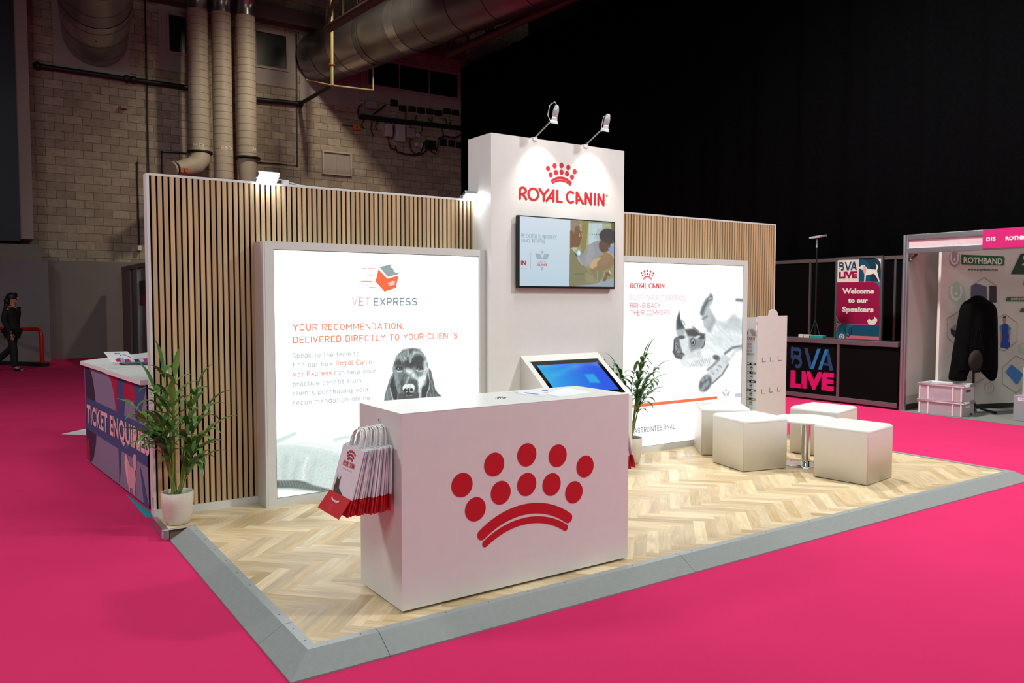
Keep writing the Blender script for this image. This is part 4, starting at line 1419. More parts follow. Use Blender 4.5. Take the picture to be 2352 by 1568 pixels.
sheet('screen', PK, sz[0][0], (sz[1][0] + sz[2][0]) / 2, sz[2][1], (sz[0][1] + sz[1][1]) / 2, 0.008, paint_kiosk, attr_lit('kiosk_picture', 0.0, 0.1), kiosk, 0.0035)

# ------------------------------------------------------------------ reception counter
ct = thing('reception_counter', 'white box counter with a big red crown on its front', 'counter', (1.27, .38, DZ))
cx0, cx1, cy0, cy1, cz = .5255, 2.009, .133, .629, 1.061
MB().box(cx0, cx1, cy0, cy1, DZ + .014, cz - .004).build('body', M_WHITE, ct, 0.002, 1)
MB().box(cx0, cx1, cy0, cy1, cz - .004, cz).build('worktop', M_WHITE_TOP, ct, 0.001, 1)
MB().box(cx0 + .05, cx1 - .05, cy0 + .04, cy1 - .04, DZ, DZ + .015).build('plinth', M_BLACK, ct)
PF = Plane((0, cy0, 0), (1, 0, 0), (0, 0, 1))
mb = MB()
crown(mb, lambda x, y, l=0.0: PF.pt(1.272 + x, .42 + y, .0015 + l), 44)
mb.build('crown_emblem', M_RED, ct)
gx = onz(1149, 913.5, cz)
mb = MB().lathe([(.034, 0), (.034, .003), (.030, .004), (.022, .004)], (gx[0], gx[1], cz), 28)
mb.build('cable_grommet', M_CHROME, ct)
MB().lathe([(.0001, .0015), (.023, .0015)], (gx[0], gx[1], cz), 24).build('grommet_hole', M_BLACK, ct)
for side, xx, sg in (('left', cx0, -1), ('right', cx1, 1)):
    mb = MB()
    hy = .378
    mb.box(min(xx, xx + sg * .004), max(xx, xx + sg * .004), hy - .012, hy + .012, .955, 1.011)
    hook = mb.build('bag_hook', M_PAINT, ct)
    L = .135 if sg < 0 else .075
    MB().tube([(xx + sg * .002, hy - .06, .975), (xx + sg * L, hy - .06, .975), (xx + sg * (L + .004), hy - .06, .985)], .007, 10).build('hook_bar', M_PAINT, hook)
    mb = MB()
    for zz in (.972, 1.0):
        mb.box(min(xx + sg * .004, xx + sg * .0045), max(xx + sg * .004, xx + sg * .0045), hy - .004, hy + .004, zz - .005, zz + .005)
    mb.build('screw_slots', pm('brown_screw', (110, 50, 44), .5), hook)

# papers on the counter
PW = Plane((0, 0, cz), (1, 0, 0), (0, 1, 0))
c = crop(1160, 790, 6.918)


def flat_sheet(name, label, cat, pts, th, mat, group=None):
    q = [onz(*p, cz) for p in pts]
    o = thing(name, label, cat, q[0], group)
    MB().prism([(p[0], p[1], cz + .0004) for p in q], (0, 0, th)).build('page', mat, o)
    return o


sh = flat_sheet('printed_sheet', 'printed sheet with blue and pink squares lying on the counter', 'leaflet', [c(20, 768), c(600, 835), c(830, 745), c(590, 705)], .002, M_PAPER)
b1, b2, b3 = MB(), MB(), MB()
for pts, b in (([(300, 765), (370, 772), (560, 796), (510, 800), (340, 785)], b1), ([(585, 728), (610, 722), (700, 738), (660, 746), (575, 736)], b1), ([(700, 748), (810, 742), (790, 756), (710, 752)], b1), ([(420, 738), (540, 748), (500, 752)], b2), ([(600, 765), (700, 765), (690, 776), (610, 772)], b2), ([(340, 750), (400, 745), (395, 750)], b2), ([(105, 758), (235, 764), (180, 770)], b3), ([(545, 805), (650, 806), (600, 814)], b3)):
    b.poly([tuple(onz(*c(*p), cz + .0026)) for p in pts])
b1.build('blue_panels', pm('print_blue', (70, 110, 180), .6), sh)
b2.build('pink_panels', pm('print_pink', (226, 170, 180), .6), sh)
b3.build('caption_lines', pm('print_grey', (140, 140, 150), .6), sh)
flat_sheet('paper_stack', 'small stack of plain white leaflets at the counter front edge', 'leaflets', [c(640, 800), c(865, 847), c(1372, 777), c(965, 702)], .005, pm('plain_paper', (246, 246, 252), .6, var=.01))

# paper carrier bags hanging at both ends of the counter
BW, BH = .255, .32


def bag_parts(root, x, sg, y, z, lean, fat, flap=False, print_face=False):
    """Flat paper bag in the plane x = const; top edge at height z, bottom swung outwards by lean."""
    yc = y
    P = lambda t, s, o=0.0: (x + sg * (lean * t + o), yc + s, z - t * BH * math.sqrt(max(0, 1 - (lean / BH) ** 2)) )
    rows = [0, .12, .4, .74]
    prof = [.003, fat * .4, fat, fat]
    def shell(rows, prof):
        m = MB()
        rr = []
        for t, f in zip(rows, prof):
            rr.append([P(t, -BW / 2, f / 2), P(t, BW / 2, f / 2), P(t, BW / 2, -f / 2), P(t, -BW / 2, -f / 2)])
        m.rings(rr, True, False)
        return m
    body = shell(rows, prof).build('body', M_BAGWHITE, root)
    shell([.74, 1.0], [fat, fat * 1.15]).build('red_base', M_BAGRED, root)
    for o in (fat * .25, -fat * .25):
        h = [P(.02, -.055, o), P(-.14, -.054, o * .6), P(-.24, -.040, o * .3), P(-.275, -.016, o * .2), P(-.275, .016, o * .2), P(-.24, .040, o * .3), P(-.14, .054, o * .6), P(.02, .055, o)]
        MB().tube(h, .0026, 6).build('cord_handle', M_CORD, root)
    return P


rng = random.Random(11)
N = 14
for i in range(N):
    f = i / (N - 1)
    x = .505 - .150 * f
    lean = .012 + .075 * f
    y = .318 + rng.uniform(-.012, .012) + (.0 if i < N - 1 else 0)
    z = .90 - .004 * rng.random() - .01 * f
    first, last = i == 0, i == N - 1
    lab = 'outermost white paper bag with cat print, hanging left of the counter' if last else 'white paper bag with red base in the row hanging on the counter left side'
    r = thing('paper_bag', lab, 'bag', (x, y, z - BH), 'paper bags on the left hook')
    P = bag_parts(r, x, -1, y, z, lean, .007)
    if last:
        pb = Plane(P(1, 0, .004), (0, -1, 0), tuple(np.array(P(0, 0, .004)) - np.array(P(1, 0, .004))))
        k = crop(760, 880, 4.355)
        mb = MB()
        a, b = 0, .20
        crown(mb, lambda u, v, l=0.0: pb.pt(u * .105, .262 + v * .105, .001 + l), 10)
        wordmark(mb, lambda u, v, l=0.0: pb.pt(-.068 + u * .0222, .222 + v * .026, .001 + l))
        mb.build('logo_print', M_RED, r)
        letters_v = MB()
        vs, fs = text_mesh('INCREDIBLE IN EVERY DETAIL', 0)
        s = .115 / (vs[:, 0].max() - vs[:, 0].min())
        letters_v.add([pb.pt(-.058 + v[0] * s, .205 + v[1] * s, .001) for v in vs], fs)
        letters_v.build('slogan_print', pm('print_rose', (196, 130, 140), .6), r)

        # cat print: seated tabby with tufted ears
        pts = [(-.10, .075), (-.105, .105), (-.098, .135), (-.092, .175), (-.082, .150), (-.066, .150), (-.052, .172), (-.052, .132), (-.046, .110), (-.02, .10), (.01, .088), (.02, .075)]
        MB().poly([pb.pt(p[0], p[1], .001) for p in pts]).build('cat_print', pm('tabby_print', (84, 74, 66), .6, var=.5, scale=90), r)
        # unfolded red base flap with a die-cut grip
        fl_ = MB()
        q = [pb.pt(-.132, .085, .006), pb.pt(.128, .085, .006), pb.pt(.134, -.012, .045), pb.pt(-.136, -.012, .045)]
        fl_.prism(q, tuple(pb.n * -.003))
        fl_.build('base_flap', M_BAGRED, r)
        mb = MB()
        stroke(mb, [(-.045, .058), (-.02, .051), (.02, .051), (.045, .058)], .009, lambda u, v, l=0.0: pb.pt(u, v, .0205 + .004 + l))
        mb.build('grip_slot', M_BAGWHITE, r)
        mb = MB()
        stroke(mb, arc_pts(-.008, .022, .008, .011, 0, 360, 10), .0018, lambda u, v, l=0.0: pb.pt(u, v, .037 + l), 5)
        stroke(mb, arc_pts(.012, .022, .009, .011, 20, 300, 10), .0018, lambda u, v, l=0.0: pb.pt(u, v, .037 + l), 5)
        stroke(mb, [(-.018, .006), (.022, .006)], .0016, lambda u, v, l=0.0: pb.pt(u, v, .041 + l), 5)
        mb.build('small_print', pm('print_light_red', (222, 110, 116), .6), r)
for i in range(4):
    f = i / 3
    x = 2.026 + .045 * f
    r = thing('paper_bag', 'white paper bag with red base hanging behind the counter right end', 'bag', (x, .32, .9 - BH), 'paper bags on the right hook')
    bag_parts(r, x, 1, .36, .895, .02 + .065 * f, .008)

# ------------------------------------------------------------------ cube stools and round table
M_VINYL = pm('white_leatherette', (226, 224, 220), 0.42, var=0.015, bump=0.04, bscale=220)
M_SEAMW = pm('white_seam', (205, 203, 199), 0.5, var=0.02)


def cube_stool(label, corner, ang):
    """corner: the floor point of the corner nearest the viewer; ang: turn of its right-hand edge from the deck front."""
    s, h = .476, .475
    ca, sa = math.cos(math.radians(ang)), math.sin(math.radians(ang))
    cx = corner[0] + (ca - sa) * s / 2
    cy = corner[1] + (sa + ca) * s / 2
    t = thing('cube_stool', label, 'stool', (cx, cy, DZ), 'white cube stools around the round table')
    n = 9
    # padded cover: a cube whose top edges are rounded more than its sides
    bm = bmesh.new()
    bmesh.ops.create_cube(bm, size=1.0)
    for v in bm.verts:
        v.co = Vector((v.co.x * s, v.co.y * s, (v.co.z + .5) * (h - .008) + .008))
    top = [e for e in bm.edges if all(v.co.z > h - .01 for v in e.verts)]
    side = [e for e in bm.edges if abs(e.verts[0].co.z - e.verts[1].co.z) > .1]
    bmesh.ops.bevel(bm, geom=top, offset=.036, segments=5, affect='EDGES', profile=.5)
    side = [e for e in bm.edges if abs(e.verts[0].co.z - e.verts[1].co.z) > .1 and len(e.link_faces) == 2 and e.calc_face_angle(0) > .5]
    bmesh.ops.bevel(bm, geom=side, offset=.010, segments=3, affect='EDGES', profile=.5)
    for f in bm.faces:
        f.smooth = True
    me = bpy.data.meshes.new('cover')
    bm.to_mesh(me)
    bm.free()
    me.materials.append(M_VINYL)
    o = bpy.data.objects.new('cover', me)
    COL.objects.link(o)
    o.parent = t
    w = o.modifiers.new('weighted', 'WEIGHTED_NORMAL')
    w.keep_sharp = True
    r = s / 2
    pth = []
    for k in range(4):
        a = math.pi / 4 + k * math.pi / 2
        for dd in (-.03, .03):
            px, py = r * math.copysign(1, math.cos(a)), r * math.copysign(1, math.sin(a))
            if (k % 2 == 0) == (dd < 0):
                pth.append((px, py - math.copysign(.012, py), h - .037))
            else:
                pth.append((px - math.copysign(.012, px), py, h - .037))
    MB().tube(pth + [pth[0]], .0016, 6, False).build('piping', M_SEAMW, t, local=True)
    MB().box(-r + .02, r - .02, -r + .02, r - .02, 0, .01).build('base_board', M_FELT, t, local=True)
    t.rotation_euler = (0, 0, math.radians(ang))
    return t


cube_stool('white cube stool in front, nearest the right end of the platform', (4.919, .409), 7.5)
cube_stool('white cube stool in front, overlapping the round table on its counter side', (4.487, 1.333), -14)
st = cube_stool('white cube stool close to the cat lightbox, half behind another stool', (4.763, 2.078), -38.5)
cube_stool('white cube stool behind the round table, farthest back', (5.70, 1.22), 10)
tg = onz(1634, 994, .2)
MB().box(-.012, .012, -.2392, -.2375, .205, .245).build('black_tag', M_BLACK, st, local=True)

tb = thing('round_table', 'low white round table on a chrome pedestal among the stools', 'table', (5.254, 1.24, DZ))
MB().lathe([(.0001, .413), (.272, .413), (.279, .417), (.281, .425), (.279, .433), (.272, .437), (.0001, .437)], (5.254, 1.24, DZ), 56).build('table_top', M_WHITE_TOP, tb)
MB().lathe([(.042, .03), (.042, .413)], (5.254, 1.24, DZ), 32).build('column', M_CHROME, tb)
MB().lathe([(.0001, .040), (.05, .038), (.07, .030), (.15, .018), (.205, .010), (.212, .006), (.210, 0), (.0001, 0)], (5.254, 1.24, DZ), 48).build('base', M_CHROME, tb)

# ------------------------------------------------------------------ palms in pots
M_POT = pm('pale_stoneware', (214, 203, 190), 0.65, var=0.05, scale=60, bump=0.05, bscale=120)
M_SOIL = pm('potting_soil', (52, 38, 30), 0.95, var=0.5, scale=60, bump=0.8, bscale=90)
M_LEAF = pm('palm_leaf', (66, 112, 52), 0.34, var=0.30, scale=7)
M_LEAF2 = pm('palm_leaf_light', (104, 148, 66), 0.34, var=0.25, scale=7)
M_STEM = pm('palm_stem', (118, 136, 58), 0.5, var=0.25, scale=20)


LIMIT = [None]


def leaflet(mb, p, d, L, w, droop, side):
    d = d / np.linalg.norm(d)
    up = np.array([0, 0, 1.0])
    s = np.cross(d, up)
    s = s / (np.linalg.norm(s) + 1e-9)
    n = 6
    q = np.array(p, float)
    left, right, mid = [], [], []
    dd = d.copy()
    for i in range(n + 1):
        t = i / n
        ww = w * (math.sin(math.pi * min(1, t * .92 + .10)) ** .8) * .5 * (1 - t * .25)
        if i == n:
            ww = 0.0006
        nrm = np.cross(s, dd)
        left.append(q - s * ww + nrm * ww * .35)
        right.append(q + s * ww + nrm * ww * .35)
        mid.append(q.copy())
        dd = dd + np.array([0, 0, -droop / n * (0.4 + 1.6 * t)])
        dd /= np.linalg.norm(dd)
        q = q + dd * L / n
    vs = [x for tri in zip(left, mid, right) for x in tri]
    if LIMIT[0]:
        vs = [LIMIT[0](v) for v in vs]
    fs = []
    for i in range(n):
        a = i * 3
        fs += [[a, a + 3, a + 4, a + 1], [a + 1, a + 4, a + 5, a + 2]]
    mb.add(vs, fs, True)


def frond(root, base, az, lean, H, curve, npairs, L, w, rng, light):
    """A pinnate leaf on its own stalk: rises from base, bends out towards az."""
    path = []
    p = np.array(base, float)
    th = lean
    n = 12
    for i in range(n + 1):
        path.append(p.copy())
        t = i / n
        th = lean + curve * max(0, t - .35) ** 1.6
        p = p + H / n * np.array([math.sin(th) * math.cos(az), math.sin(th) * math.sin(az), math.cos(th)])
    stem = MB().tube(path, [.0075 * (1 - .75 * i / n) + .0012 for i in range(n + 1)], 6).build('leaf_stalk', M_STEM, root)
    mb = MB()
    side = np.array([-math.sin(az), math.cos(az), 0])
    for k in range(npairs):
        t = .46 + .54 * (k + .5) / npairs
        i = min(int(t * n), n - 1)
        f = t * n - i
        q = path[i] * (1 - f) + path[i + 1] * f
        tan = path[i + 1] - path[i]
        tan /= np.linalg.norm(tan)
        ll = L * (1 - .35 * abs(2 * (t - .46) / .54 - .8)) * rng.uniform(.85, 1.1)
        for sg in (-1, 1):
            d = tan * rng.uniform(.75, 1.05) + side * sg * rng.uniform(.65, .95) + np.array([0, 0, rng.uniform(.05, .4)])
            leaflet(mb, q, d, ll, w * rng.uniform(.8, 1.15), rng.uniform(.8, 2.0), sg)
    leaflet(mb, path[-1], path[-1] - path[-2], L * .8, w, .8, 1)
    return mb.build('frond', M_LEAF2 if light else M_LEAF, root)


def palm(label, c, rtop, rbot, h, specs, seed, Lf=.24, wf=.034):
    rng = random.Random(seed)
    t = thing('potted_palm', label, 'potted plant', (c[0], c[1], DZ))
    MB().lathe([(.0001, 0), (rbot * .72, 0), (rbot * .86, .008), (rbot * .96, .03), (rbot + (rtop - rbot) * .45, h * .3), (rtop * .985, h * .66), (rtop, h), (rtop - .006, h + .002), (rtop - .012, h - .004), (rtop - .016, h - .045)], (c[0], c[1], DZ), 48).build('pot', M_POT, t)
    mb = MB()
    rr = []
    for i in range(7):
        r = rtop * .93 * i / 6 + .0005
        rr.append([(c[0] + r * math.cos(2 * math.pi * k / 26), c[1] + r * math.sin(2 * math.pi * k / 26), DZ + h - .032 + rng.uniform(-.006, .01)) for k in range(26)])
    mb.rings(rr, False)
    mb.build('soil', M_SOIL, t)
    for az, lean, H, cu, npair in specs:
        a = rng.uniform(0, 6.28)
        b = (c[0] + .035 * math.cos(a) * rng.random(), c[1] + .035 * math.sin(a) * rng.random(), DZ + h - .035)
        frond(t, b, math.radians(az), lean, H, cu, npair, Lf, wf, rng, rng.random() < .3)
    return t


R34 = -34.26   # azimuth of the viewer's right hand
LIMIT[0] = lambda v: (v[0], min(v[1], 2.685 - .03 * abs(math.sin(v[0] * 40))), v[2])
palm('potted palm in a cream pot beside the left end of the slat wall', (-.035, 2.44), .105, .088, .222,
     [(R34, .10, .76, .7, 4), (R34 + 175, .10, .76, .6, 4), (R34 - 70, .10, .68, .9, 4), (R34 + 185, .24, .62, 1.2, 4), (R34 - 8, .22, .68, 1.2, 4),
      (R34 + 20, .34, .52, 1.2, 3), (R34 + 160, .34, .52, 1.2, 4), (R34 - 40, .05, .84, .4, 4), (R34 + 200, .16, .46, 1.8, 4), (R34 - 15, .28, .38, 1.5, 3), (R34 - 100, .2, .56, 1.2, 4), (R34 + 10, .38, .28, 1.3, 3), (R34 + 170, .04, .88, .3, 4)], 5, .27, .050)
LIMIT[0] = lambda v: (v[0] if v[0] > 3.715 or v[2] > 1.12 else 3.715 + .2 * (3.715 - v[0]), min(v[1], 2.475), v[2])
palm('potted palm in a cream pot between the kiosk and the cat lightbox', (3.93, 2.20), .112, .094, .245,
     [(R34, .22, .74, 1.3, 6), (R34 + 180, .14, .74, .9, 6), (R34 - 30, .10, .80, .4, 5), (R34 + 190, .10, .72, 1.5, 6), (R34 + 10, .10, .84, .6, 5), (R34 - 80, .10, .70, 1.2, 6), (R34 + 12, .20, .50, 1.8, 4), (R34 - 10, .16, .62, 1.7, 6), (R34 + 200, .05, .5, 1.2, 4), (R34 + 170, .12, .36, .8, 4)], 9, .22, .040)

# ------------------------------------------------------------------ cardboard display stand at the right wall
M_CARD = pm('white_card', (216, 208, 204), 0.7, var=0.02)
M_CARDW = pm('printed_card', (232, 236, 240), 0.5, var=0.01)
ds = thing('display_stand', 'white cardboard display stand with rounded top beside the cat lightbox', 'display stand', (6.26, 2.55, DZ))
dx0, dx1, dy0, dy1, dzt = 6.004, 6.520, 2.42, 2.69, 1.425
pts = [(dx0, dy0, DZ), (dx1, dy0, DZ), (dx1, dy0, dzt)]
cxm = (dx0 + dx1) / 2 + .01
pts += [(cxm + .085 * math.cos(math.radians(t)), dy0, dzt + .075 * math.sin(math.radians(t))) for t in range(0, 181, 12)]
pts += [(dx0, dy0, dzt)]
MB().prism(pts, (0, .006, 0)).build('side_panel', M_CARD, ds)
MB().box(dx1 - .006, dx1, dy0 + .006, dy1, DZ, dzt - .02).box(dx0 + .02, dx1 - .006, dy1 - .006, dy1, DZ, dzt - .02).build('back_panels', M_CARD, ds)
PD = Plane((0, dy0, 0), (1, 0, 0), (0, 0, 1))
k = crop(1660, 690, 5.806)
sl = MB()
tb_ = MB()
for x, y in ((528, 760), (634, 752), (740, 742), (520, 1180), (626, 1165), (730, 1155)):
    a, b = PD.hit(*k(x, y))
    w, h = .057, .045
    tb_.box(dx0 + a - dx0, a + w, dy0 - .003, dy0, b - h, b)
    sl.box(a - .003, a, dy0 - .0045, dy0, b - h, b).box(a - .003, a + w, dy0 - .0045, dy0, b - h - .004, b - h)
tb_.build('tabs', M_CARD, ds)
sl.build('tab_slot_shade', pm('card_shadow_gap', (120, 110, 106), .8), ds)  # dark strips left of and below each tab paint the shade in its slot
PL = Plane((dx0, dy0, 0), (0, -1, 0), (0, 0, 1))
# printed front faces left; b: height, a: 0 at the near edge, negative going back
fr = MB()
arch = [(-.27, DZ), (-.004, DZ), (-.004, 1.20)]
arch += [(-.17 + .085 * math.cos(math.radians(t)), 1.20 + .075 * math.sin(math.radians(t))) for t in range(0, 181, 15)]
arch += [(-.27, 1.20)]
fr.prism([PL.pt(a, b, -.01) for a, b in arch], tuple(PL.n * .006))
fr.build('printed_front', M_CARDW, ds)
MB().box(dx0 - .012, dx0 + .004, dy0, dy0 + .012, 1.36, 1.41).box(dx0 - .016, dx0 + .004, dy0, dy0 + .012, 1.27, 1.32).build('edge_tabs', M_CARDW, ds)
hd = MB().poly([PL.pt(-.27, 1.155, .003), PL.pt(-.006, 1.155, .003), PL.pt(-.006, 1.20, .003), PL.pt(-.27, 1.20, .003)])
hd.build('header_strip', M_PAPER, ds)
mb = MB()
wordmark(mb, lambda u, v, l=0: PL.pt(-.255 + u * .037, 1.160 + v * .034, .004 + l))
crown(mb, lambda u, v, l=0: PL.pt(-.17 + u * .11, 1.215 + v * .11, .004 + l), 10)
mb.build('header_logo', M_RED, ds)


def flat_text(s, P, a0, b0, width, capm, off, weight=0.0):
    vs, fs = text_mesh(s, weight)
    y0, y1 = cap_height(weight)
    x0, x1 = vs[:, 0].min(), vs[:, 0].max()
    kx, ky = width / (x1 - x0), capm / (y1 - y0)
    return MB().add([P.pt(a0 + (v[0] - x0) * kx, b0 + (v[1] - y0) * ky, off) for v in vs], fs)


M_PRINTR = pm('print_muted_red', (176, 90, 100), .6)
for i, (s, wd) in enumerate((('EASE THEIR', .19), ('DIGESTION', .19), ('BRING BACK', .19), ('THEIR COMFORT.', .23))):
    flat_text(s, PL, -.255, 1.10 - i * .037, wd, .022, .003, .004).build('slogan_text', M_PRINTR, ds)
M_PLAB = [pm('label_brown', (120, 62, 34), .6), pm('label_tan', (190, 150, 90), .6), pm('label_dark', (70, 54, 48), .6), pm('label_tan_dark', (150, 112, 64), .6), pm('label_ochre', (196, 150, 70), .6)]
for i in range(5):
    z = .905 - i * .098
    s = MB()
    for a0 in (-.25, -.135, -.02 - .075):
        s.box(dx0 + .003, dx0 + .012, dy0 - a0 - .085, dy0 - a0, z - .026, z)
    s.build('shelf_label', M_PLAB[i], ds)
    s = MB()
    for a0 in (-.25, -.135, -.095):
        s.poly([PL.pt(a0 + .006, z - .016, .012), PL.pt(a0 + .072, z - .016, .012), PL.pt(a0 + .072, z - .006, .012), PL.pt(a0 + .006, z - .006, .012)])
    s.build('label_window', M_PAPER, ds)
    s = MB()
    stroke(s, arc_pts(-.07, z - .055, .018, .02, 0, 360, 18), .003, lambda u, v, l=0: PL.pt(u, v, .004 + l))
    stroke(s, [(-.078, z - .056), (-.062, z - .052)], .01, lambda u, v, l=0: PL.pt(u, v, .004 + l))
    s.build('product_icon', M_PLAB[2], ds)

# ------------------------------------------------------------------ LED floodlights on the left wall top
M_GLOW = lit_mat('floodlight_lens', (236, 245, 255), 60.0)
M_GLOWS = lit_mat('spot_bulb', (255, 250, 238), 30.0)


def floodlight(label, x, w, arm_dx):
    t = thing('floodlight', label, 'floodlight', (x, 2.70, ZW), 'LED floodlights clipped on the slat wall')
    tilt = math.radians(58)
    o = np.array([x, 2.655, ZW + .022])
    u = np.array([1.0, 0, 0])
    dn = np.array([0, -math.cos(tilt), -math.sin(tilt)])         # light direction
    v = np.cross(dn, u)
    h = w * .62
    MB().obox(o - u * w / 2 - v * h / 2, u * w, v * h, -dn * .028).build('housing', M_ALU, t, .003, 2)
    MB().obox(o - u * w * .44 - v * h * .42 + dn * .0005, u * w * .88, v * h * .84, dn * .004).build('lens', M_GLOW, t)
    MB().tube([o - u * w * .52, o - u * w * .52 + np.array([0, .05, .0]), (x - w * .52, 2.73, ZW + .012), (x + w * .52, 2.73, ZW + .012), o + u * w * .52 + np.array([0, .05, 0]), o + u * w * .52], .005, 8).build('yoke', M_STEEL, t)
    MB().box(x - .03, x + .03, 2.71, 2.77, ZW, ZW + .016).build('clamp', M_STEEL, t)
    if arm_dx:
        MB().box(x + arm_dx - .022, x + arm_dx + .022, 2.72, 2.76, ZW, ZW + .032).build('driver_box', M_WHITE, t, .003)
        MB().tube([(x + w * .4, 2.72, ZW + .03), (x + .13, 2.74, ZW + .035), (x + arm_dx, 2.74, ZW + .025), (x + arm_dx + .12, 2.75, ZW + .006), (x + arm_dx + .3, 2.77, ZW + .005)], .004, 8).build('cable', M_PAINT, t)
    return t


floodlight('glaring LED floodlight on the middle of the left slat wall top', .69, .16, .16)
floodlight('glaring LED floodlight on the slat wall top right beside the tower', 2.445, .11, 0)

# ------------------------------------------------------------------ arm spotlights on the tower
M_LAMP = pm('lamp_grey_white', (200, 200, 208), .35, .2)
for i, (bx, hx, hy, hz, lab) in enumerate(((2.964, 3.00, 2.16, 3.185, 'white arm spotlight on the left of the tower top, cable looped over it'), (3.539, 3.575, 2.16, 3.185, 'white arm spotlight on the right of the tower top, its bulb shining'))):
    t = thing('arm_spotlight', lab, 'spotlight', (bx, TY, 3.015), 'arm spotlights over the tower logo')
    MB().box(bx - .022, bx + .022, TY - .012, TY + .05, 3.015, 3.026).box(bx - .022, bx + .022, TY - .012, TY - .003, 2.995, 3.02).build('clamp', M_WHITE, t, .002)
    MB().tube([(bx, TY + .005, 3.02), (hx, hy + .035, hz - .035)], .0065, 10).build('arm', M_ALU, t)
    tgt = np.array([hx + .02, TY, 2.45])
    c0 = np.array([hx, hy, hz])
    d = tgt - c0
    d /= np.linalg.norm(d)
    d = np.array([0.0, .30, -.95]); d /= np.linalg.norm(d)
    MB().tube([c0 + d * -.075, c0 + d * -.068, c0 + d * -.03, c0 + d * .01, c0 + d * .03], [.008, .018, .026, .026, .020], 18).build('head', M_LAMP, t)
    mb = MB()
    mb.tube([c0 + d * .028, c0 + d * .055, c0 + d * .078], [.022, .027, .040], 20, False)
    mb.build('reflector', M_WHITE, t)
    MB().tube([c0 + d * .058, c0 + d * .066], [.029, .0315], 18).build('bulb', M_GLOWS, t)
    if i == 0:
        lp = [c0 + d * -.07, c0 + d * -.10 + np.array([-.02, .01, 0]), c0 + d * -.07 + np.array([-.06, .02, 0]), c0 + np.array([-.062, .025, -.01]), np.array([hx - .02, hy + .04, hz - .06])]
    else:
        lp = [c0 + d * -.07, c0 + d * -.05 + np.array([-.03, .02, 0]), c0 + np.array([-.035, .03, -.03]), np.array([hx - .01, hy + .06, hz - .07])]
    MB().tube(lp, .0035, 8).build('cable', M_CORD, t)
    spot_lamp('spot_beam', tuple(c0 + d * .085), tuple(tgt + np.array([0, 0, -.1])), 26, 80, .9, (1.0, .95, .86), .02)

# ------------------------------------------------------------------ the hall: block wall, ceiling, drape
M_BLOCK = block_mat('concrete_blocks', (186, 172, 152), (158, 145, 127), (116, 104, 92))
M_PLASTER = pm('grey_plaster', (158, 150, 146), .85, var=.05, scale=3)
M_GREYP = pm('grey_painted_board', (116, 111, 116), .8, var=.04, scale=2)
M_DARK = pm('dark_void', (12, 12, 16), .8, var=.1)
M_DARKSTEEL = pm('dark_steel', (38, 40, 46), .5, .5, var=.15)
M_BLKPIPE = pm('black_pipe', (26, 26, 28), .5, .2, var=.1)
M_DRAPE = pm('black_drape', (9, 9, 11), .95, var=.2, spec=.05)
XD = 13.45

struct(MB().box(-14, 26, YB, YB + .3, 0, 13).build('wall_back', M_BLOCK))
struct(MB().box(-14, 26, -7, YB + .3, 12.6, 12.8).build('ceiling', pm('dark_ceiling', (22, 20, 22), .9)))
# plaster fields and window bays on the block wall
PB_ = Plane((0, YB - .012, 0), (1, 0, 0), (0, 0, 1))


def wall_quad(pts, off=0.0):
    return [PB_.pt(*PB_.hit(*p), off) for p in pts]


def rect_on_wall(x0, y0, x1, y1):
    """photo box -> upright rectangle (a0, a1, b0, b1) on the block wall"""
    a0, bt = PB_.hit(x0, y0)
    a1, bb = PB_.hit(x1, y1)
    return a0, a1, bb, bt


def wall_panel(name, x0, y0, x1, y1, mat, depth=.02, off=0.0):
    a0, a1, b0, b1 = rect_on_wall(x0, y0, x1, y1)
    return MB().box(a0, a1, YB - depth - off, YB - off, b0, b1).build(name, mat)


fields = [(119, -30, 299, 190), (362, -20, 430, 168), (585, 66, 680, 205), (687, 68, 826, 250), (828, 120, 1062, 262)]
for i, f in enumerate(fields):
    struct(wall_panel('wall_plaster', *f, M_PLASTER))
wins = [(387, 34, 428, 124, 1), (587, 72, 657, 160, 1), (845, 136, 1050, 226, 3)]
for i, (x0, y0, x1, y1, npane) in enumerate(wins):
    a0, a1, b0, b1 = rect_on_wall(x0, y0, x1, y1)
    w = thing('window_%d' % (i + 1), 'dark window in the plaster bay high on the block wall', 'window', ((a0 + a1) / 2, YB, b0))
    struct(w)
    f = MB()
    e = .07
    f.box(a0 - e, a0, YB - .06, YB - .01, b0 - e, b1 + e).box(a1, a1 + e, YB - .06, YB - .01, b0 - e, b1 + e)
    f.box(a0, a1, YB - .06, YB - .01, b0 - e, b0).box(a0, a1, YB - .09, YB - .01, b1, b1 + e)
    for k in range(1, npane):
        xm = a0 + (a1 - a0) * k / npane
        f.box(xm - .015, xm + .015, YB - .05, YB - .01, b0, b1)
    f.build('window_frame', M_PLASTER, w)
    MB().box(a0, a1, YB - .03, YB - .022, b0, b1).build('window_pane', pm('dark_glass', (9, 9, 13), .25), w)
a0, a1, b0, b1 = rect_on_wall(742, 349, 803, 402)
w = thing('window_4', 'small shuttered opening in the block wall above the left slat wall', 'window', ((a0 + a1) / 2, YB, b0))
struct(w)
f = MB()
for q in ((a0 - .05, a0, b0 - .05, b1 + .05), (a1, a1 + .05, b0 - .05, b1 + .05), (a0, a1, b0 - .05, b0), (a0, a1, b1, b1 + .05)):
    f.box(q[0], q[1], YB - .09, YB - .01, q[2], q[3])
f.build('window_frame', pm('bay_frame', (176, 164, 148), .7), w)
MB().box(a0, a1, YB - .03, YB - .02, b0, b1).box((a0 + a1) / 2 - .01, (a0 + a1) / 2 + .01, YB - .05, YB - .02, b0, b1).build('shutter', pm('shutter_grey', (150, 142, 134), .7), w)

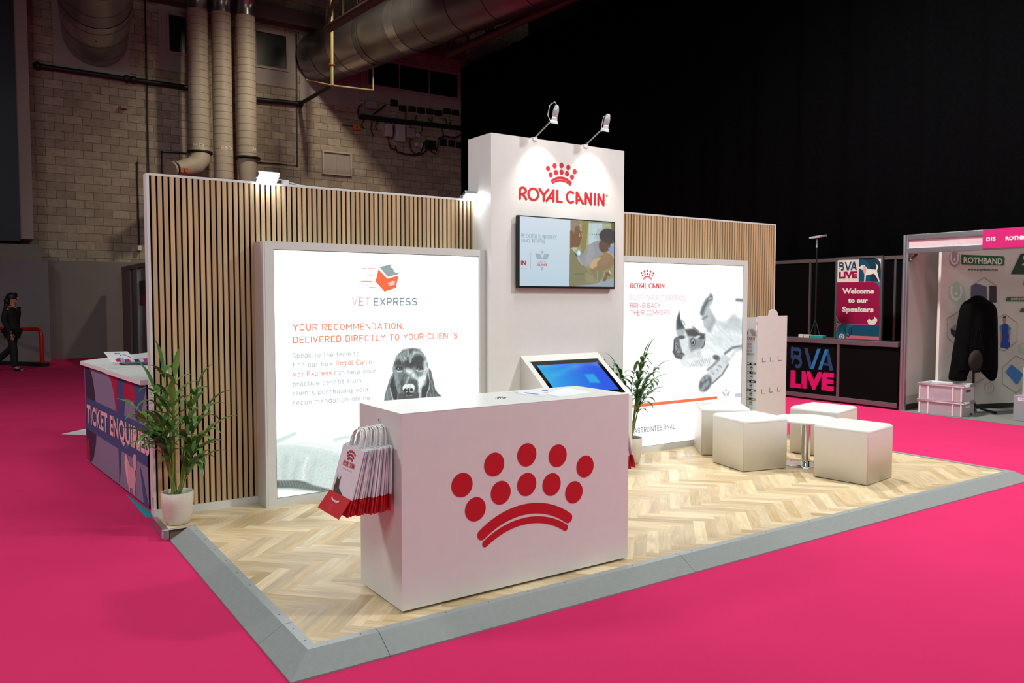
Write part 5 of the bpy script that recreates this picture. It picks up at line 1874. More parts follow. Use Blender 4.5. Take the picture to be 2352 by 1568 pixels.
# left pier, its ledge, and the low grey boarding in front of the block wall
pl = lambda x, y, Y: ony(x, y, Y)
q0, q1, q2 = pl(-60, 545, 20.6), pl(47, 543, 20.6), pl(78, 545, 20.6)
struct(MB().box(q0[0] - 4, q1[0], 20.6, YB, q0[2] - .05, 12.5).build('trim_1', M_DARKSTEEL))
struct(MB().box(q1[0], q2[0], 20.68, YB, q1[2] - .05, 12.5).build('trim_2', pm('pale_pier', (150, 138, 134), .85, var=.03)))
l0, l1 = pl(0, 562, 20.2), pl(96, 562, 20.2)
struct(MB().box(l0[0] - 4, l1[0], 20.2, YB, 2.3, l1[2]).build('trim_3', pm('ledge_top', (120, 116, 108), .85)))
lb = ony(100, 598, 20.15)
struct(MB().box(-10, ony(113, 700, 20.15)[0], 20.15, YB, 0, lb[2]).build('wall_left_boarding', M_GREYP))
lb = ony(200, 600, 20.9)
struct(MB().box(ony(113, 700, 20.9)[0] - .5, 9, 20.9, YB - .002, 0, lb[2]).build('wall_back_boarding', pm('grey_board_warm', (122, 115, 112), .8, var=.04, scale=2)))

# black drape along the right side of the hall, folds running down
mb = MB()
ys = np.arange(-6.5, YB + .01, .11)
tops = []
prev = None
vs, fs = [], []
for i, y in enumerate(ys):
    x = XD + .05 * math.sin(y * 5.1) + .03 * math.sin(y * 11.7 + 1)
    vs += [(x, y, 0.01), (x, y, 9.72 + .05 * math.cos(y * 2.2))]
    if i:
        a = 2 * i - 2
        fs.append([a, a + 1, a + 3, a + 2])
mb.add(vs, fs, True)
dr = tag(mb.build('black_drape', M_DRAPE), 'tall black drape hanging along the right side of the hall', 'drape')
sm = dr.modifiers.new('thickness', 'SOLIDIFY')
sm.thickness = .012
struct(MB().box(XD + 3, XD + 3.3, -7, YB, 0, 12.6).build('wall_right', M_DARK))

# insulated vertical ducts
M_DUCT = pm('duct_insulation', (170, 160, 142), .55, var=.08, scale=4)
M_DUCTBAND = pm('duct_seam', (128, 116, 96), .6)
M_CLAMP = pm('duct_clamp', (32, 30, 30), .5, .5)
M_STENCIL = pm('stencil_paint', (226, 216, 204), .7)


def vduct(label, xl, xr, yref, ybot, ytop_elbow, kind, text):
    Y = 20.25
    a, b = ony(xl, yref, Y), ony(xr, yref, Y)
    x, r = (a[0] + b[0]) / 2, (b[0] - a[0]) / 2
    z0 = ony((xl + xr) / 2, ybot, Y)[2]
    z1 = ony((xl + xr) / 2, ytop_elbow, Y)[2]
    t = thing('vertical_duct', label, 'duct', (x, Y, z0), 'vertical ducts on the block wall')
    prof = [(r, z0), (r, z1)]
    MB().lathe(prof, (x, Y, 0), 28).build('duct_run', M_DUCT, t)
    mb = MB()
    z = z0 + .1
    while z < z1:
        mb.lathe([(r + .0005, z), (r + .006, z + .008), (r + .0005, z + .016)], (x, Y, 0), 28)
        z += .205
    mb.build('wrap_seams', M_DUCTBAND, t)
    # top: steel sleeve, then an elbow towards the hall
    sl = [(x, Y, z1)] + [(x + (1 - math.cos(u)) * .5 * .3, Y - (1 - math.cos(u)) * .7, z1 + .15 + math.sin(u) * .7) for u in np.linspace(0, math.pi / 2, 8)]
    sl += [(sl[-1][0] + .6, sl[-1][1] - 1.8, sl[-1][2])]
    MB().tube(sl, r * 1.02, 26).build('steel_elbow', M_DUCTMETAL, t)
    if kind == 'elbow':
        e = [(x, Y, z0 + .02)]
        pa = [ony(463, 350, Y), ony(460, 365, Y - .1), ony(448, 380, Y - .25), ony(425, 386, Y - .45), ony(404, 388, Y - .6)]
        c = [np.array((x, Y, z0 + .02))] + [np.array(p) for p in pa[1:]]
        MB().tube(c, [r, r, r * .98, r * .86, r * .72], 26).build('lower_elbow', M_DUCT, t)
        d = (c[-1] - c[-2]) / np.linalg.norm(c[-1] - c[-2])
        MB().tube([c[-1], c[-1] + d * .10], r * .60, 24).build('end_sleeve', M_CLAMP, t)
        MB().tube([c[-1] + d * .10, c[-1] + d * .16], r * .80, 24).build('end_flange', M_DUCT, t)
        p = ony(423, 391, c[3][1] - r * .95)
        MB().box(p[0] - .10, p[0] - .01, p[1] - .05, p[1] + .02, p[2] - .06, p[2] + .06).box(p[0] + .01, p[0] + .10, p[1] - .05, p[1] + .02, p[2] - .05, p[2] + .06).build('orange_actuator', pm('orange_plastic', (196, 92, 30), .5), t)
        zc = ony(463, 347, Y - r)[2]
        MB().lathe([(r, zc - .03), (r + .07, zc - .03), (r + .07, zc + .03), (r, zc + .03)], (x, Y, 0), 28).build('clamp_ring', M_CLAMP, t)
    if kind == 'cap':
        zc = ony(570, 360, Y - r)[2]
        MB().lathe([(r, zc - .03), (r + .09, zc - .03), (r + .09, zc + .03), (r, zc + .03)], (x, Y, 0), 28).build('clamp_ring', M_CLAMP, t)
        MB().lathe([(r * .99, z0), (r * .93, z0 - .35), (r * .8, z0 - .75)], (x, Y, 0), 28, True).build('lower_taper', M_DUCT, t)
    # stencil
    tx, ty0, tx1, cap_, s, th0, th1 = text
    zb = ony(tx, ty0, Y - r)[2]
    vs, fs = text_mesh(s, .02)
    wd = vs[:, 0].max() - vs[:, 0].min()
    hh = ony(tx, ty0 - cap_, Y - r)[2] - zb
    out = []
    for v in vs:
        u = (v[0] - vs[:, 0].min()) / wd
        th = math.radians(th0 + (th1 - th0) * u)
        out.append((x + (r + .006) * math.sin(th), Y - (r + .006) * math.cos(th), zb + v[1] / .7 * hh))
    MB().add(out, fs).build('stencil', M_STENCIL, t)
    return t


M_DUCTMETAL = pm('spiral_duct_steel', (150, 146, 146), .28, .85, var=.12, scale=1.5)
vduct('vertical duct on the block wall ending in a bent elbow with orange box', 435.5, 481.5, 330, 345, 25, 'elbow', (437, 334, 462, 8, 'A4-D4', -55, 14))
vduct('straight vertical duct between two others on the block wall', 490.5, 534.5, 330, 470, 32, 'plain', (503, 342, 532, 9, 'A4-D4', -28, 50))
vduct('vertical duct with a dark clamp ring above the glaring floodlight', 545, 589.5, 330, 362, 40, 'cap', (572, 345, 600, 9, 'A4-D4', 12, 88))

# the two big spiral ducts under the roof
def bigduct(label, px, Y0, R, az, L, bands):
    c = ony(*px, Y0)
    d = np.array([math.sin(az), -math.cos(az), 0.0])
    t = thing('round_duct', label, 'duct', c, 'large round ducts under the roof')
    path = [c + d * (-(YB - Y0) / abs(d[1]) + .05), c + d * L]
    MB().tube(path, R, 44, False).build('duct_run', M_DUCTMETAL, t)
    m2 = pm('duct_steel_bright', (196, 190, 190), .22, .9, var=.15, scale=2)
    for b0, b1 in bands:
        MB().tube([c + d * b0, c + d * b1], R * 1.012, 44, False).build('duct_sleeve', m2, t)
    mb = MB()
    k = -.4
    while k < L:
        mb.tube([c + d * k, c + d * (k + .05)], R * 1.022, 44, False)
        k += 1.25
    mb.build('joint_rings', M_DUCTMETAL, t)
    MB().tube([c + d * 1.6 + np.array((0, 0, -R * 1.03)), c + d * 1.6 + np.array((0, 0, 2.5))], .02, 6).build('hanger_rod', M_DARKSTEEL, t)
    return t


bigduct('large round steel duct under the roof, right of the vertical ducts', (775, 118), 20.4, .78, .19, 16, [(.55, 1.9), (3.4, 3.8)])
bigduct('large round steel duct cropped by the top left corner of the view', (219, 62), 20.6, .80, -.12, 14, [(1.1, 2.6)])

# roof steel: latticed girders running along the hall
M_RED_STEEL = pm('oxide_steel', (92, 66, 58), .6, .3, var=.1)


def girder(label, X, p0, p1, drop):
    a, b = onx(*p0, X), onx(*p1, X)
    d = (b - a) / np.linalg.norm(b - a)
    a, b = a - d * .3, b + d * 7
    t = thing('roof_girder', label, 'girder', a, 'latticed roof girders')
    up = np.array([0, 0, drop])
    MB().tube([a, b], .11, 10).build('lower_chord', M_RED_STEEL, t)
    MB().tube([a + up, b + up], .11, 10).build('upper_chord', M_RED_STEEL, t)
    L = np.linalg.norm(b - a)
    mb = MB()
    n = int(L / 1.1)
    for i in range(n):
        p, q = a + d * L * i / n, a + d * L * (i + 1) / n
        mb.tube([p, q + up] if i % 2 == 0 else [p + up, q], .045, 6)
        mb.tube([p, p + up], .04, 6)
    mb.build('lattice_web', M_RED_STEEL, t)


girder('latticed roof girder over the tower, beside the black drape', 11.2, (1040, 120), (1300, 2), 1.3)
girder('latticed roof girder above the big round duct', 7.0, (760, 62), (862, 0), 1.4)
a, b = ony(590, 20, 21.0), ony(1075, 118, 21.0)
beam = tag(MB().box(2.5, 13.4, 20.95, 21.3, ony(720, 66, 21)[2], ony(720, 40, 21)[2] + .1).build('roof_beam', pm('dim_beam', (84, 72, 70), .8)), 'horizontal beam along the top of the block wall', 'beam')

# pipes on the block wall
def wall_pipe(name, label, cat, pts, r, mat, Y=None, group=None, fit=()):
    Y = Y or (YB - .12 if r > .05 else YB - .036)
    path = [ony(*p, Y) for p in pts]
    t = thing(name, label, cat, path[0], group)
    MB().tube(path, r, 10).build('pipe_run', mat, t)
    if fit:
        mb = MB()
        for p in fit:
            c = ony(*p, Y)
            mb.ball(c, r * 1.55, n=10, m=6)
        mb.build('fittings', mat, t)
    return t


wall_pipe('black_pipe', 'thick black pipe running across the block wall left of the ducts', 'pipe', [(86, 151), (290, 181), (432, 201)], .07, M_BLKPIPE, fit=[(86, 151), (291, 181), (306, 183)])
wall_pipe('black_pipe', 'thick black pipe right of the ducts, meeting the standpipe', 'pipe', [(588, 228), (690, 238)], .07, M_BLKPIPE, fit=[(690, 238)])
wall_pipe('black_conduit', 'thin black conduit falling down the left part of the block wall', 'conduit', [(333, -20), (341, 400)], .022, M_BLKPIPE)
wall_pipe('black_conduit', 'thin black conduit falling right of the shuttered plaster window', 'conduit', [(680.5, 78), (682.5, 380), (588, 372)], .022, M_BLKPIPE, fit=[(682.5, 380), (682.3, 349)])
wall_pipe('black_conduit', 'short conduit with a white box on its lower end near the slat wall edge', 'conduit', [(315, 374), (319, 565)], .022, M_BLKPIPE, fit=[(315, 374)])
bx = ony(321, 569, YB - .2)
tag(MB().box(bx[0] - .05, bx[0] + .05, YB - .2, YB - .02, bx[2] - .07, bx[2] + .07).build('junction_box', M_WHITE, bevel=.008), 'small white junction box at the end of a thin conduit', 'junction box')
wall_pipe('black_conduit', 'thin conduit behind the bent elbow of the leftmost vertical duct', 'conduit', [(371, 420), (371, 349), (440, 352)], .022, M_BLKPIPE, fit=[(371, 349)])
bx = ony(284, 251, YB - .1)
t = thing('wall_socket', 'small pale square outlet on the block wall below the black pipe', 'outlet', bx)
MB().box(bx[0] - .09, bx[0] + .09, YB - .09, YB - .01, bx[2] - .09, bx[2] + .09).build('plate', pm('pale_plate', (150, 136, 128), .7), t, .006)
MB().lathe([(.0001, 0), (.03, 0)], (0, 0, 0), 12).build('hole', M_DARK, t, local=True)
t.children[-1].location = (0, -.005, 0)
t.children[-1].rotation_euler = (math.pi / 2, 0, 0)

# standpipe that leaves the wall, rises into the roof, with a cross bar
M_BRASS = pm('pale_brass_pipe', (170, 158, 112), .45, .4, var=.08)
k = ony(690, 238, YB - .12)
o_ = ony(763, 196, 18.6)
sp = thing('standpipe', 'pale standpipe hanging from the roof in front of the big duct', 'pipe', o_)
MB().tube([k, o_], .06, 10).build('black_branch', M_BLKPIPE, sp)
MB().tube([o_, ony(762, 60, 18.6), ony(760, -60, 18.6)], .05, 10).build('riser', M_BRASS, sp)
MB().tube([ony(702, 183, 18.6), o_, ony(857, 207, 18.6)], .025, 8).build('cross_bar', M_BRASS, sp)
MB().tube([ony(857, 207, 18.6), ony(857, 155, 18.6)], .018, 8).build('hanger', M_BRASS, sp)
MB().ball(ony(762, 149, 18.6), .10, .10, .05, 12, 6).build('coupling', pm('copper_coupling', (176, 120, 70), .4, .6), sp)

# cable tray with the row of switch boxes
a, b = ony(826, 268, YB - .12), ony(1064, 295, YB - .12)
tr_ = thing('cable_tray', 'black cable tray with hanging cables, above the electrical boxes', 'cable tray', a)
MB().obox(a + np.array((0, -.10, -.06)), (b - a), (0, .20, 0), (0, 0, .12)).build('tray', M_BLKPIPE, tr_)
rng = random.Random(4)
for i in range(16):
    x = 840 + i * 14.5 + rng.uniform(-4, 4)
    y = 268 + (x - 826) * .114
    up = rng.random() < .55 and x > 895
    e = (x + rng.uniform(-7, 7), y - rng.uniform(10, 26) if up else y + rng.uniform(22, 48))
    p, q = ony(x, y, YB - .14), ony(*e, YB - .10)
    m_ = (p + q) / 2 + np.array((rng.uniform(-.15, .15), -.03, -.06))
    MB().tube([p, (p + m_) / 2 + np.array((.02, 0, 0)), m_, (q + m_) / 2, q], .017, 6).build('cable', M_BLKPIPE, tr_)
for pts in ([(826, 268), (822, 258), (824, 245), (833, 238)], [(895, 300), (892, 320), (897, 340), (908, 343)], [(908, 335), (912, 348), (930, 353), (950, 356), (972, 352), (985, 340)], [(940, 322), (945, 345), (955, 354), (968, 348), (975, 325)], [(985, 342), (1000, 354), (1006, 335), (1006, 318), (1020, 312), (1045, 316), (1068, 305)], [(858, 262), (872, 252), (886, 240)]):
    MB().tube([ony(*p, YB - .16) for p in pts], .022, 6).build('cable_loop', M_BLKPIPE, tr_)


def ebox(name, label, cat, x0, y0, x1, y1, mat, d=.16, group=None, extra=None):
    a0, a1, b0, b1 = rect_on_wall(x0, y0, x1, y1)
    t = thing(name, label, cat, ((a0 + a1) / 2, YB - d, b0), group)
    MB().box(a0, a1, YB - d, YB, b0, b1).build('housing', mat, t, .015, 2)
    if extra:
        extra(t, a0, a1, b0, b1, d)
    return t


M_EB = pm('grey_enclosure', (150, 146, 148), .5, var=.03)
M_EBL = pm('pale_enclosure', (188, 182, 184), .45, var=.02)
M_EBK = pm('black_switch', (20, 24, 24), .5, var=.1)


def lid(t, a0, a1, b0, b1, d):
    MB().box(a0 + .02, a1 - .02, YB - d - .012, YB - d, b0 + .02, b1 - .02).build('lid', t.children[0].data.materials[0], t, .006)


ebox('electrical_box', 'pale square electrical box left above the cable tray', 'electrical box', 836, 231, 862, 253, M_EB, extra=lid)
ebox('electrical_box', 'grey electrical box below the tray, leftmost of the three', 'electrical box', 880, 285, 897, 316, M_EBL, .2, extra=lid)
ebox('electrical_box', 'tall pale electrical box below the tray with a rounded top', 'electrical box', 903, 287, 925, 328, M_EBL, .22, extra=lid)
ebox('electrical_box', 'grey electrical box below the tray, right of the tall pale one', 'electrical box', 929, 295, 949, 320, M_EB, .2, extra=lid)
for x0, y0, x1, y1 in ((951, 306, 957, 316), (957, 307, 963, 317), (952, 328, 959, 338), (964, 329, 970, 340)):
    ebox('terminal_box', 'tiny pale terminal box among the tangled cables below the tray', 'terminal box', x0, y0, x1, y1, M_EBL, .1, 'tiny terminal boxes among the cables')
ebox('breaker_panel', 'dark slotted panel below the right part of the cable tray', 'electrical box', 976, 322, 997, 344, M_DARKSTEEL, .15, extra=lid)
orange = pm('orange_cover', (206, 120, 60), .5)
a0, a1, b0, b1 = rect_on_wall(784, 286, 828, 294)
t = thing('socket_strip', 'wall socket strip with two orange fronts left of the electrical boxes', 'socket', (a0, YB, b0))
MB().box(a0, a1 - .2, YB - .1, YB - .02, b0 + .03, b1 - .01).build('trunking', pm('olive_trunking', (74, 68, 52), .6), t)
for x in (817, 823.5):
    c_ = ony(x, 291.5, YB - .14)
    MB().box(c_[0] - .07, c_[0] + .07, YB - .15, YB - .02, c_[2] - .09, c_[2] + .09).build('socket_front', orange, t, .012)
boxes = [(895.5, 229, 911, 245), (916, 243, 931, 257), (937.5, 244, 952.5, 258.5), (958, 247, 973.5, 262), (979, 250, 993, 264), (998, 253, 1012.5, 267), (1017.5, 249, 1032, 263), (1037, 252, 1051.5, 266)]
for i, q in enumerate(boxes):
    lab = 'black switch box above the cable tray, highest and leftmost of its row' if i == 0 else 'black switch box in the row above the cable tray'
    ebox('switch_box', lab, 'switch box', *q, M_EBK, .12, 'black switch boxes above the tray', extra=lid)
for i, q in enumerate([(1009, 319, 1022.5, 336), (1029.5, 322, 1042, 338), (1047, 326, 1060, 341)]):
    ebox('switch_box', 'black switch box in the short row below the cable tray, beside the tower', 'switch box', *q, M_EBK, .12, 'black switch boxes below the tray', extra=lid)

# dark glazed booth behind the slat wall, seen left of its edge
P0 = onz(289, 821.5, 0)
hz = onx(289, 612, P0[0])[2]
bt = thing('glazed_booth', 'dark glazed partition behind the ticket desk, left of the slat wall', 'partition', P0)
xx = P0[0]
Y1 = P0[1]
MB().box(xx - .06, xx + .06, Y1 - 6.0, Y1, hz - .10, hz).box(xx - .06, xx + .06, Y1 - 6, Y1, 0, .08).build('rails', pm('pinkish_alu', (120, 104, 106), .5, .4), bt)
y305 = CAMP[1] + (xx - CAMP[0]) * ray(304, 700)[1] / ray(304, 700)[0]
MB().box(xx - .05, xx + .05, y305, Y1, .08, hz - .1).build('end_panel', pm('mauve_panel', (124, 106, 110), .7), bt)
y320 = CAMP[1] + (xx - CAMP[0]) * ray(321, 700)[1] / ray(321, 700)[0]
MB().box(xx - .055, xx + .055, y320 - .06, y320 + .06, .08, hz - .1).build('mullion', M_ALU, bt)
MB().box(xx - .01, xx + .01, Y1 - 6, y305, .08, hz - .1).build('glass_panel', pm('black_glazing', (12, 12, 14), .2), bt)
y330a, y330b = [CAMP[1] + (xx - CAMP[0]) * ray(u, 690)[1] / ray(u, 690)[0] for u in (324, 336)]
za, zb = onx(330, 677, xx)[2], onx(330, 702, xx)[2]
MB().box(xx - .03, xx - .012, y330b, y330a, zb, za).build('red_poster', pm('dull_red_poster', (110, 40, 48), .7), bt)
MB().box(xx - .03, xx - .012, y330b, y330a, za, za + (za - zb) * 1.3).build('dark_poster', pm('dark_slate_poster', (44, 42, 52), .7), bt)

# ------------------------------------------------------------------ ticket desk behind the left wall end
A0, B0 = onz(200, 1062, 0), onz(340, 1172, 0)
d_ = (B0 - A0) / np.linalg.norm(B0 - A0)
PTK = Plane((A0[0], A0[1], 0), tuple(d_), (0, 0, 1))
Ltk = 2.30
ztop = (PTK.hit(195, 838)[1] + .0)
B1 = np.array(PTK.pt(Ltk, 0))
far = A0 + np.array([.624, .781, 0]) * 1.35
near = B1 + np.array([1.0, .05, 0]) * .95
M_PANEL = pm('panel_mauve_grey', (132, 126, 152), .6, var=.02)
td = thing('ticket_desk', 'blue and mauve printed ticket desk with white top behind the wall end', 'desk', A0)
n_ = PTK.n
q = [A0 - n_ * .03, B1 - n_ * .03, near, far]
MB().prism([(p[0], p[1], .03) for p in q], (0, 0, ztop - .05)).build('body', pm('desk_carcass', (110, 108, 126), .7), td)
tq = [A0 + n_ * .03 - d_ * .04, A0 + n_ * .03 + d_ * 1.02, A0 + d_ * 1.02 + np.array([.9, .3, 0]), far + np.array([-.02, .04, 0])]
tq2 = [A0 + n_ * .03 + d_ * 1.025, B1 + n_ * .03 - d_ * .05, near, A0 + d_ * 1.025 + np.array([.9, .3, 0])]
zt0 = ztop + .002
M_DESKTOP = pm('desk_top_white', (236, 236, 232), .4, var=.01)
for qq, dz in ((tq, 0.0), (tq2, -.006)):
    MB().prism([(p[0], p[1], zt0 + dz) for p in qq], (0, 0, .035)).build('desk_top', M_DESKTOP, td)
# printed front, shapes measured on the desk's own face
fmats = {'mauve': (134, 126, 154), 'navy': (44, 42, 66), 'blue': (50, 80, 128), 'red': (176, 26, 64), 'pink': (226, 160, 176), 'lpink': (240, 188, 194)}
fm = {k: pm('desk_print_' + k, v, .55, var=.015) for k, v in fmats.items()}
k1 = crop(180, 800, 13.067)
k2 = crop(180, 880, 7.128)
k3 = crop(180, 1020, 8.71)
_lv = [0]


def desk_poly(name, pts, mat):
    _lv[0] += 1
    off = .0012 + .0003 * _lv[0]
    h = [PTK.hit(*p) for p in pts]
    h = [(min(max(a, 0), Ltk - .01), min(max(b, .035), ztop - .01)) for a, b in h]
    MB().poly([PTK.pt(a, b, off) for a, b in h]).build(name, mat, td)


MB().poly([PTK.pt(0, .03, .001), PTK.pt(Ltk, .03, .001), PTK.pt(Ltk, ztop - .005, .001), PTK.pt(0, ztop - .005, .001)]).build('front_print', fm['mauve'], td)
desk_poly('print_shape', [k1(190, 380), k1(300, 430), k1(385, 700), k1(450, 1000), k1(500, 1350), k2(285, 300), k2(300, 800), k2(290, 1000), k2(255, 1220), k2(215, 1340), k2(140, 1300), k2(120, 200)], fm['navy'])
desk_poly('print_shape', [k2(150, 890), k2(175, 930), k2(190, 1060), k2(195, 1330), k2(140, 1300), k2(140, 1000)], fm['red'])
desk_poly('print_shape', [k1(835, 655), k1(1165, 735), k1(1170, 1568), k2(645, 465), k2(620, 450), k1(1080, 1400), k1(1010, 1050), k1(930, 820)], fm['red'])
desk_poly('print_shape', [k1(1170, 710), k1(2090, 1050), k1(2090, 1200), k2(1030, 500), k2(990, 640), k2(945, 600), k2(910, 290), k2(770, 240), k2(750, 540), k2(645, 470), k2(640, 0)], fm['blue'])
desk_poly('print_shape', [k1(1440, 900), k1(1520, 860), k1(1600, 930), k1(1680, 1250), k1(1730, 1568), k2(940, 305), k2(735, 225), k1(1350, 1430), k1(1370, 1150)], fm['red'])
band = [k2(140, 230), k2(640, 465), k2(1150, 725), k2(1165, 1390), k2(700, 1095), k2(300, 840), k2(140, 740)]
desk_poly('title_band', band, fm['blue'])
desk_poly('print_shape', [k2(660, 1050), k2(710, 1095), k3(868, 120), k3(845, 600), k3(828, 870), k3(822, 500), k3(808, 80)], fm['blue'])
desk_poly('print_shape', [k3(1240, 440), k3(1270, 540), k3(1330, 820), k3(1440, 1240), k3(1450, 1390), k3(1320, 1280), k3(1290, 900)], fm['blue'])
desk_poly('dog_print', [k3(948, 175), k3(970, 195), k3(1000, 300), k3(1050, 440), k3(1118, 490), k3(1092, 290), k3(1105, 215), k3(1135, 193), k3(1160, 215), k3(1163, 300), k3(1172, 350), k3(1170, 470), k3(1143, 555), k3(1160, 700), k3(1150, 850), k3(1140, 1130), k3(1125, 1120), k3(1105, 900), k3(1085, 880), k3(1050, 870), k3(1045, 1050), k3(1030, 1040), k3(1015, 860), k3(985, 740), k3(965, 600), k3(950, 450), k3(932, 370), k3(945, 280)], fm['pink'])
desk_poly('dog_print', [k3(948, 180), k3(975, 260), k3(990, 400), k3(1003, 560), k3(1000, 780), k3(985, 730), k3(965, 600), k3(950, 450), k3(934, 370), k3(945, 280)], fm['lpink'])
letters(MB(), 'TICKET ENQUIRIES', PTK, k2(158, 636), (345, 880 + 1195 / 7.128), 41, .007, .035, 1.06).build('title_lettering', fm['lpink'], td)
# things on the desk
zt = zt0 + .035
Z = lambda p, z=0: tuple(onz(*p, zt + z))
cd = thing('direction_sign', 'white card with dark arrows lying on the ticket desk', 'sign', Z(k1(1100, 250)))
MB().prism([Z(k1(760, 118)), Z(k1(1470, 100)), Z(k1(1680, 300)), Z(k1(1020, 440))][::-1], (0, 0, .006)).build('card', M_PAPER, cd)
mb = MB()
for pts in ([(1070, 150), (1140, 128), (1135, 143), (1245, 140), (1245, 158), (1150, 155), (1165, 172)], [(1230, 190), (1295, 195), (1290, 228)], [(1295, 186), (1350, 172), (1600, 270), (1585, 280), (1350, 184)], [(1150, 292), (1275, 292), (1275, 308), (1165, 308)], [(1300, 290), (1360, 292), (1350, 306), (1310, 304)], [(1235, 250), (1255, 250), (1245, 268)]):
    mb.poly([Z(k1(*p), .007) for p in pts])
mb.build('arrow_print', pm('arrow_navy', (44, 48, 96), .6), cd)
trh = thing('leaflet_holder', 'clear tray of pink and blue leaflets on the ticket desk', 'leaflet tray', Z(k1(1600, 450)))
MB().prism([Z(k1(1240, 440)), Z(k1(1400, 505)), Z(k1(2110, 490)), Z(k1(2110, 380))], (0, 0, .03)).build('tray', pm('clear_blue_acrylic', (150, 190, 204), .12, trans=.6), trh)
cols = [(206, 20, 110), (150, 200, 224), (206, 30, 120), (240, 220, 226), (40, 60, 90), (196, 210, 226), (206, 30, 120)]
for i, cc in enumerate(cols):
    x0 = 1110 + i * 140
    MB().prism([Z(k1(x0, 345), .034), Z(k1(x0 + 50, 405), .034), Z(k1(x0 + 165, 400), .034), Z(k1(x0 + 120, 330), .034)], (0, 0, .008)).build('leaflet', pm('leaflet_%d_print' % i, cc, .5), trh)

# white sticker on the carpet and the teal strip by the desk
q = [onz(142, 997, 0), onz(330, 956, 0), onz(330, 1003, 0), onz(198, 999, 0)]
tag(MB().prism([(p[0], p[1], .001) for p in q][::-1], (0, 0, .003)).build('floor_sticker', M_PAPER), 'white pointed floor sticker on the pink carpet beside the ticket desk', 'sticker')
q = [onz(290, 1136, 0), onz(336, 1190, 0), onz(350, 1190, 0), onz(345, 1176, 0)]
tag(MB().prism([(p[0], p[1], .0005) for p in q][::-1], (0, 0, .004)).build('teal_strip', pm('teal_floor', (24, 150, 164), .6)), 'teal floor strip between the ticket desk and the platform corner', 'floor strip')

# ------------------------------------------------------------------ red barrier and walking person
P1, P2 = onz(97, 841, 0), onz(-40, 836, 0)
rz = ony(97, 754, P1[1])[2]
rb = thing('barrier_rail', 'red tubular barrier on a black base behind the walking person', 'barrier', P1)
dv = (P2 - P1) / np.linalg.norm(P2 - P1)
LR = 2.4
pth = [P1 + np.array((0, 0, .05)), P1 + np.array((0, 0, rz - .16))]
for u in np.linspace(0, math.pi / 2, 6)[1:]:
    pth.append(P1 + dv * .14 * (1 - math.cos(u)) + np.array((0, 0, rz - .16 + .14 * math.sin(u))))
pth += [P1 + dv * (LR - .14) + np.array((0, 0, rz - .02))]
for u in np.linspace(0, math.pi / 2, 6)[1:]:
    pth.append(P1 + dv * (LR - .14 + .14 * math.sin(u)) + np.array((0, 0, rz - .16 + .14 * math.cos(u))))
pth += [P1 + dv * LR + np.array((0, 0, .05))]
MB().tube(pth, .045, 14).build('rail', pm('signal_red_paint', (196, 28, 16), .35, var=.05), rb)
o = P1 - dv * .13
w_ = np.array([-dv[1], dv[0], 0])
MB().obox(o - w_ * .09, dv * (LR + .26), w_ * .18, (0, 0, .09)).build('base', pm('black_rubber', (24, 24, 26), .8, var=.2), rb, .015)

pr = thing('person', 'person in black coat and trousers walking past the red barrier', 'person', onz(33, 851.5, 0))


def skin(name, nodes, edges, mat, root_i=0, sub=2, flat=1.0):
    """Continuous body grown over a skeleton: nodes (x forward, y left, z up, radius or (ra, rb))."""
    me = bpy.data.meshes.new(name)
    me.from_pydata([n[:3] for n in nodes], edges, [])
    o = bpy.data.objects.new(name, me)
    COL.objects.link(o)
    sk = o.modifiers.new('skin', 'SKIN')
    sk.use_smooth_shade = True
    for i, n in enumerate(nodes):
        r = n[3] if isinstance(n[3], tuple) else (n[3], n[3])
        me.skin_vertices[0].data[i].radius = r
        me.skin_vertices[0].data[i].use_root = (i == root_i)
    sb = o.modifiers.new('smooth', 'SUBSURF')
    sb.levels = sb.render_levels = sub
    me.materials.append(mat)
    o.parent = pr
    return o


M_SKIN = pm('skin', (176, 128, 104), .5, var=.04)
M_COAT = pm('black_coat', (16, 15, 17), .85, var=.2)
M_TROU = pm('black_trousers', (14, 14, 16), .8, var=.15)
M_HAIR = pm('dark_hair', (20, 17, 17), .55, var=.3, scale=40)
# skeleton, walking: planted leg forward, other leg swinging behind
bn = [(-.02, 0, .92, (.13, .10)), (-.02, 0, 1.05, (.13, .10)), (0, 0, 1.22, (.145, .11)), (-.01, 0, 1.36, (.13, .09)), (.0, 0, 1.43, (.055, .055)), (.015, 0, 1.49, .052), (.025, 0, 1.56, (.085, .08)), (.03, 0, 1.64, (.085, .085)),
      (-.01, -.17, 1.38, .055), (-.05, -.21, 1.12, .042), (.07, -.21, .90, .034), (.085, -.21, .85, .03),
      (-.01, .17, 1.38, .055), (-.08, .21, 1.12, .042), (-.02, .22, .90, .034),
      (-.01, -.09, .88, .085), (.06, -.09, .49, .058), (.07, -.09, .10, .042), (.17, -.09, .035, .034), (.25, -.09, .028, .026),
      (-.03, .09, .88, .085), (-.08, .09, .52, .058), (-.42, .09, .26, .042), (-.46, .09, .16, .034), (-.42, .09, .08, .028)]
be = [(0, 1), (1, 2), (2, 3), (3, 4), (4, 5), (5, 6), (6, 7), (3, 8), (8, 9), (9, 10), (10, 11), (3, 12), (12, 13), (13, 14), (0, 15), (15, 16), (16, 17), (17, 18), (18, 19), (0, 20), (20, 21), (21, 22), (22, 23), (23, 24)]
skin('body', bn, be, M_SKIN)
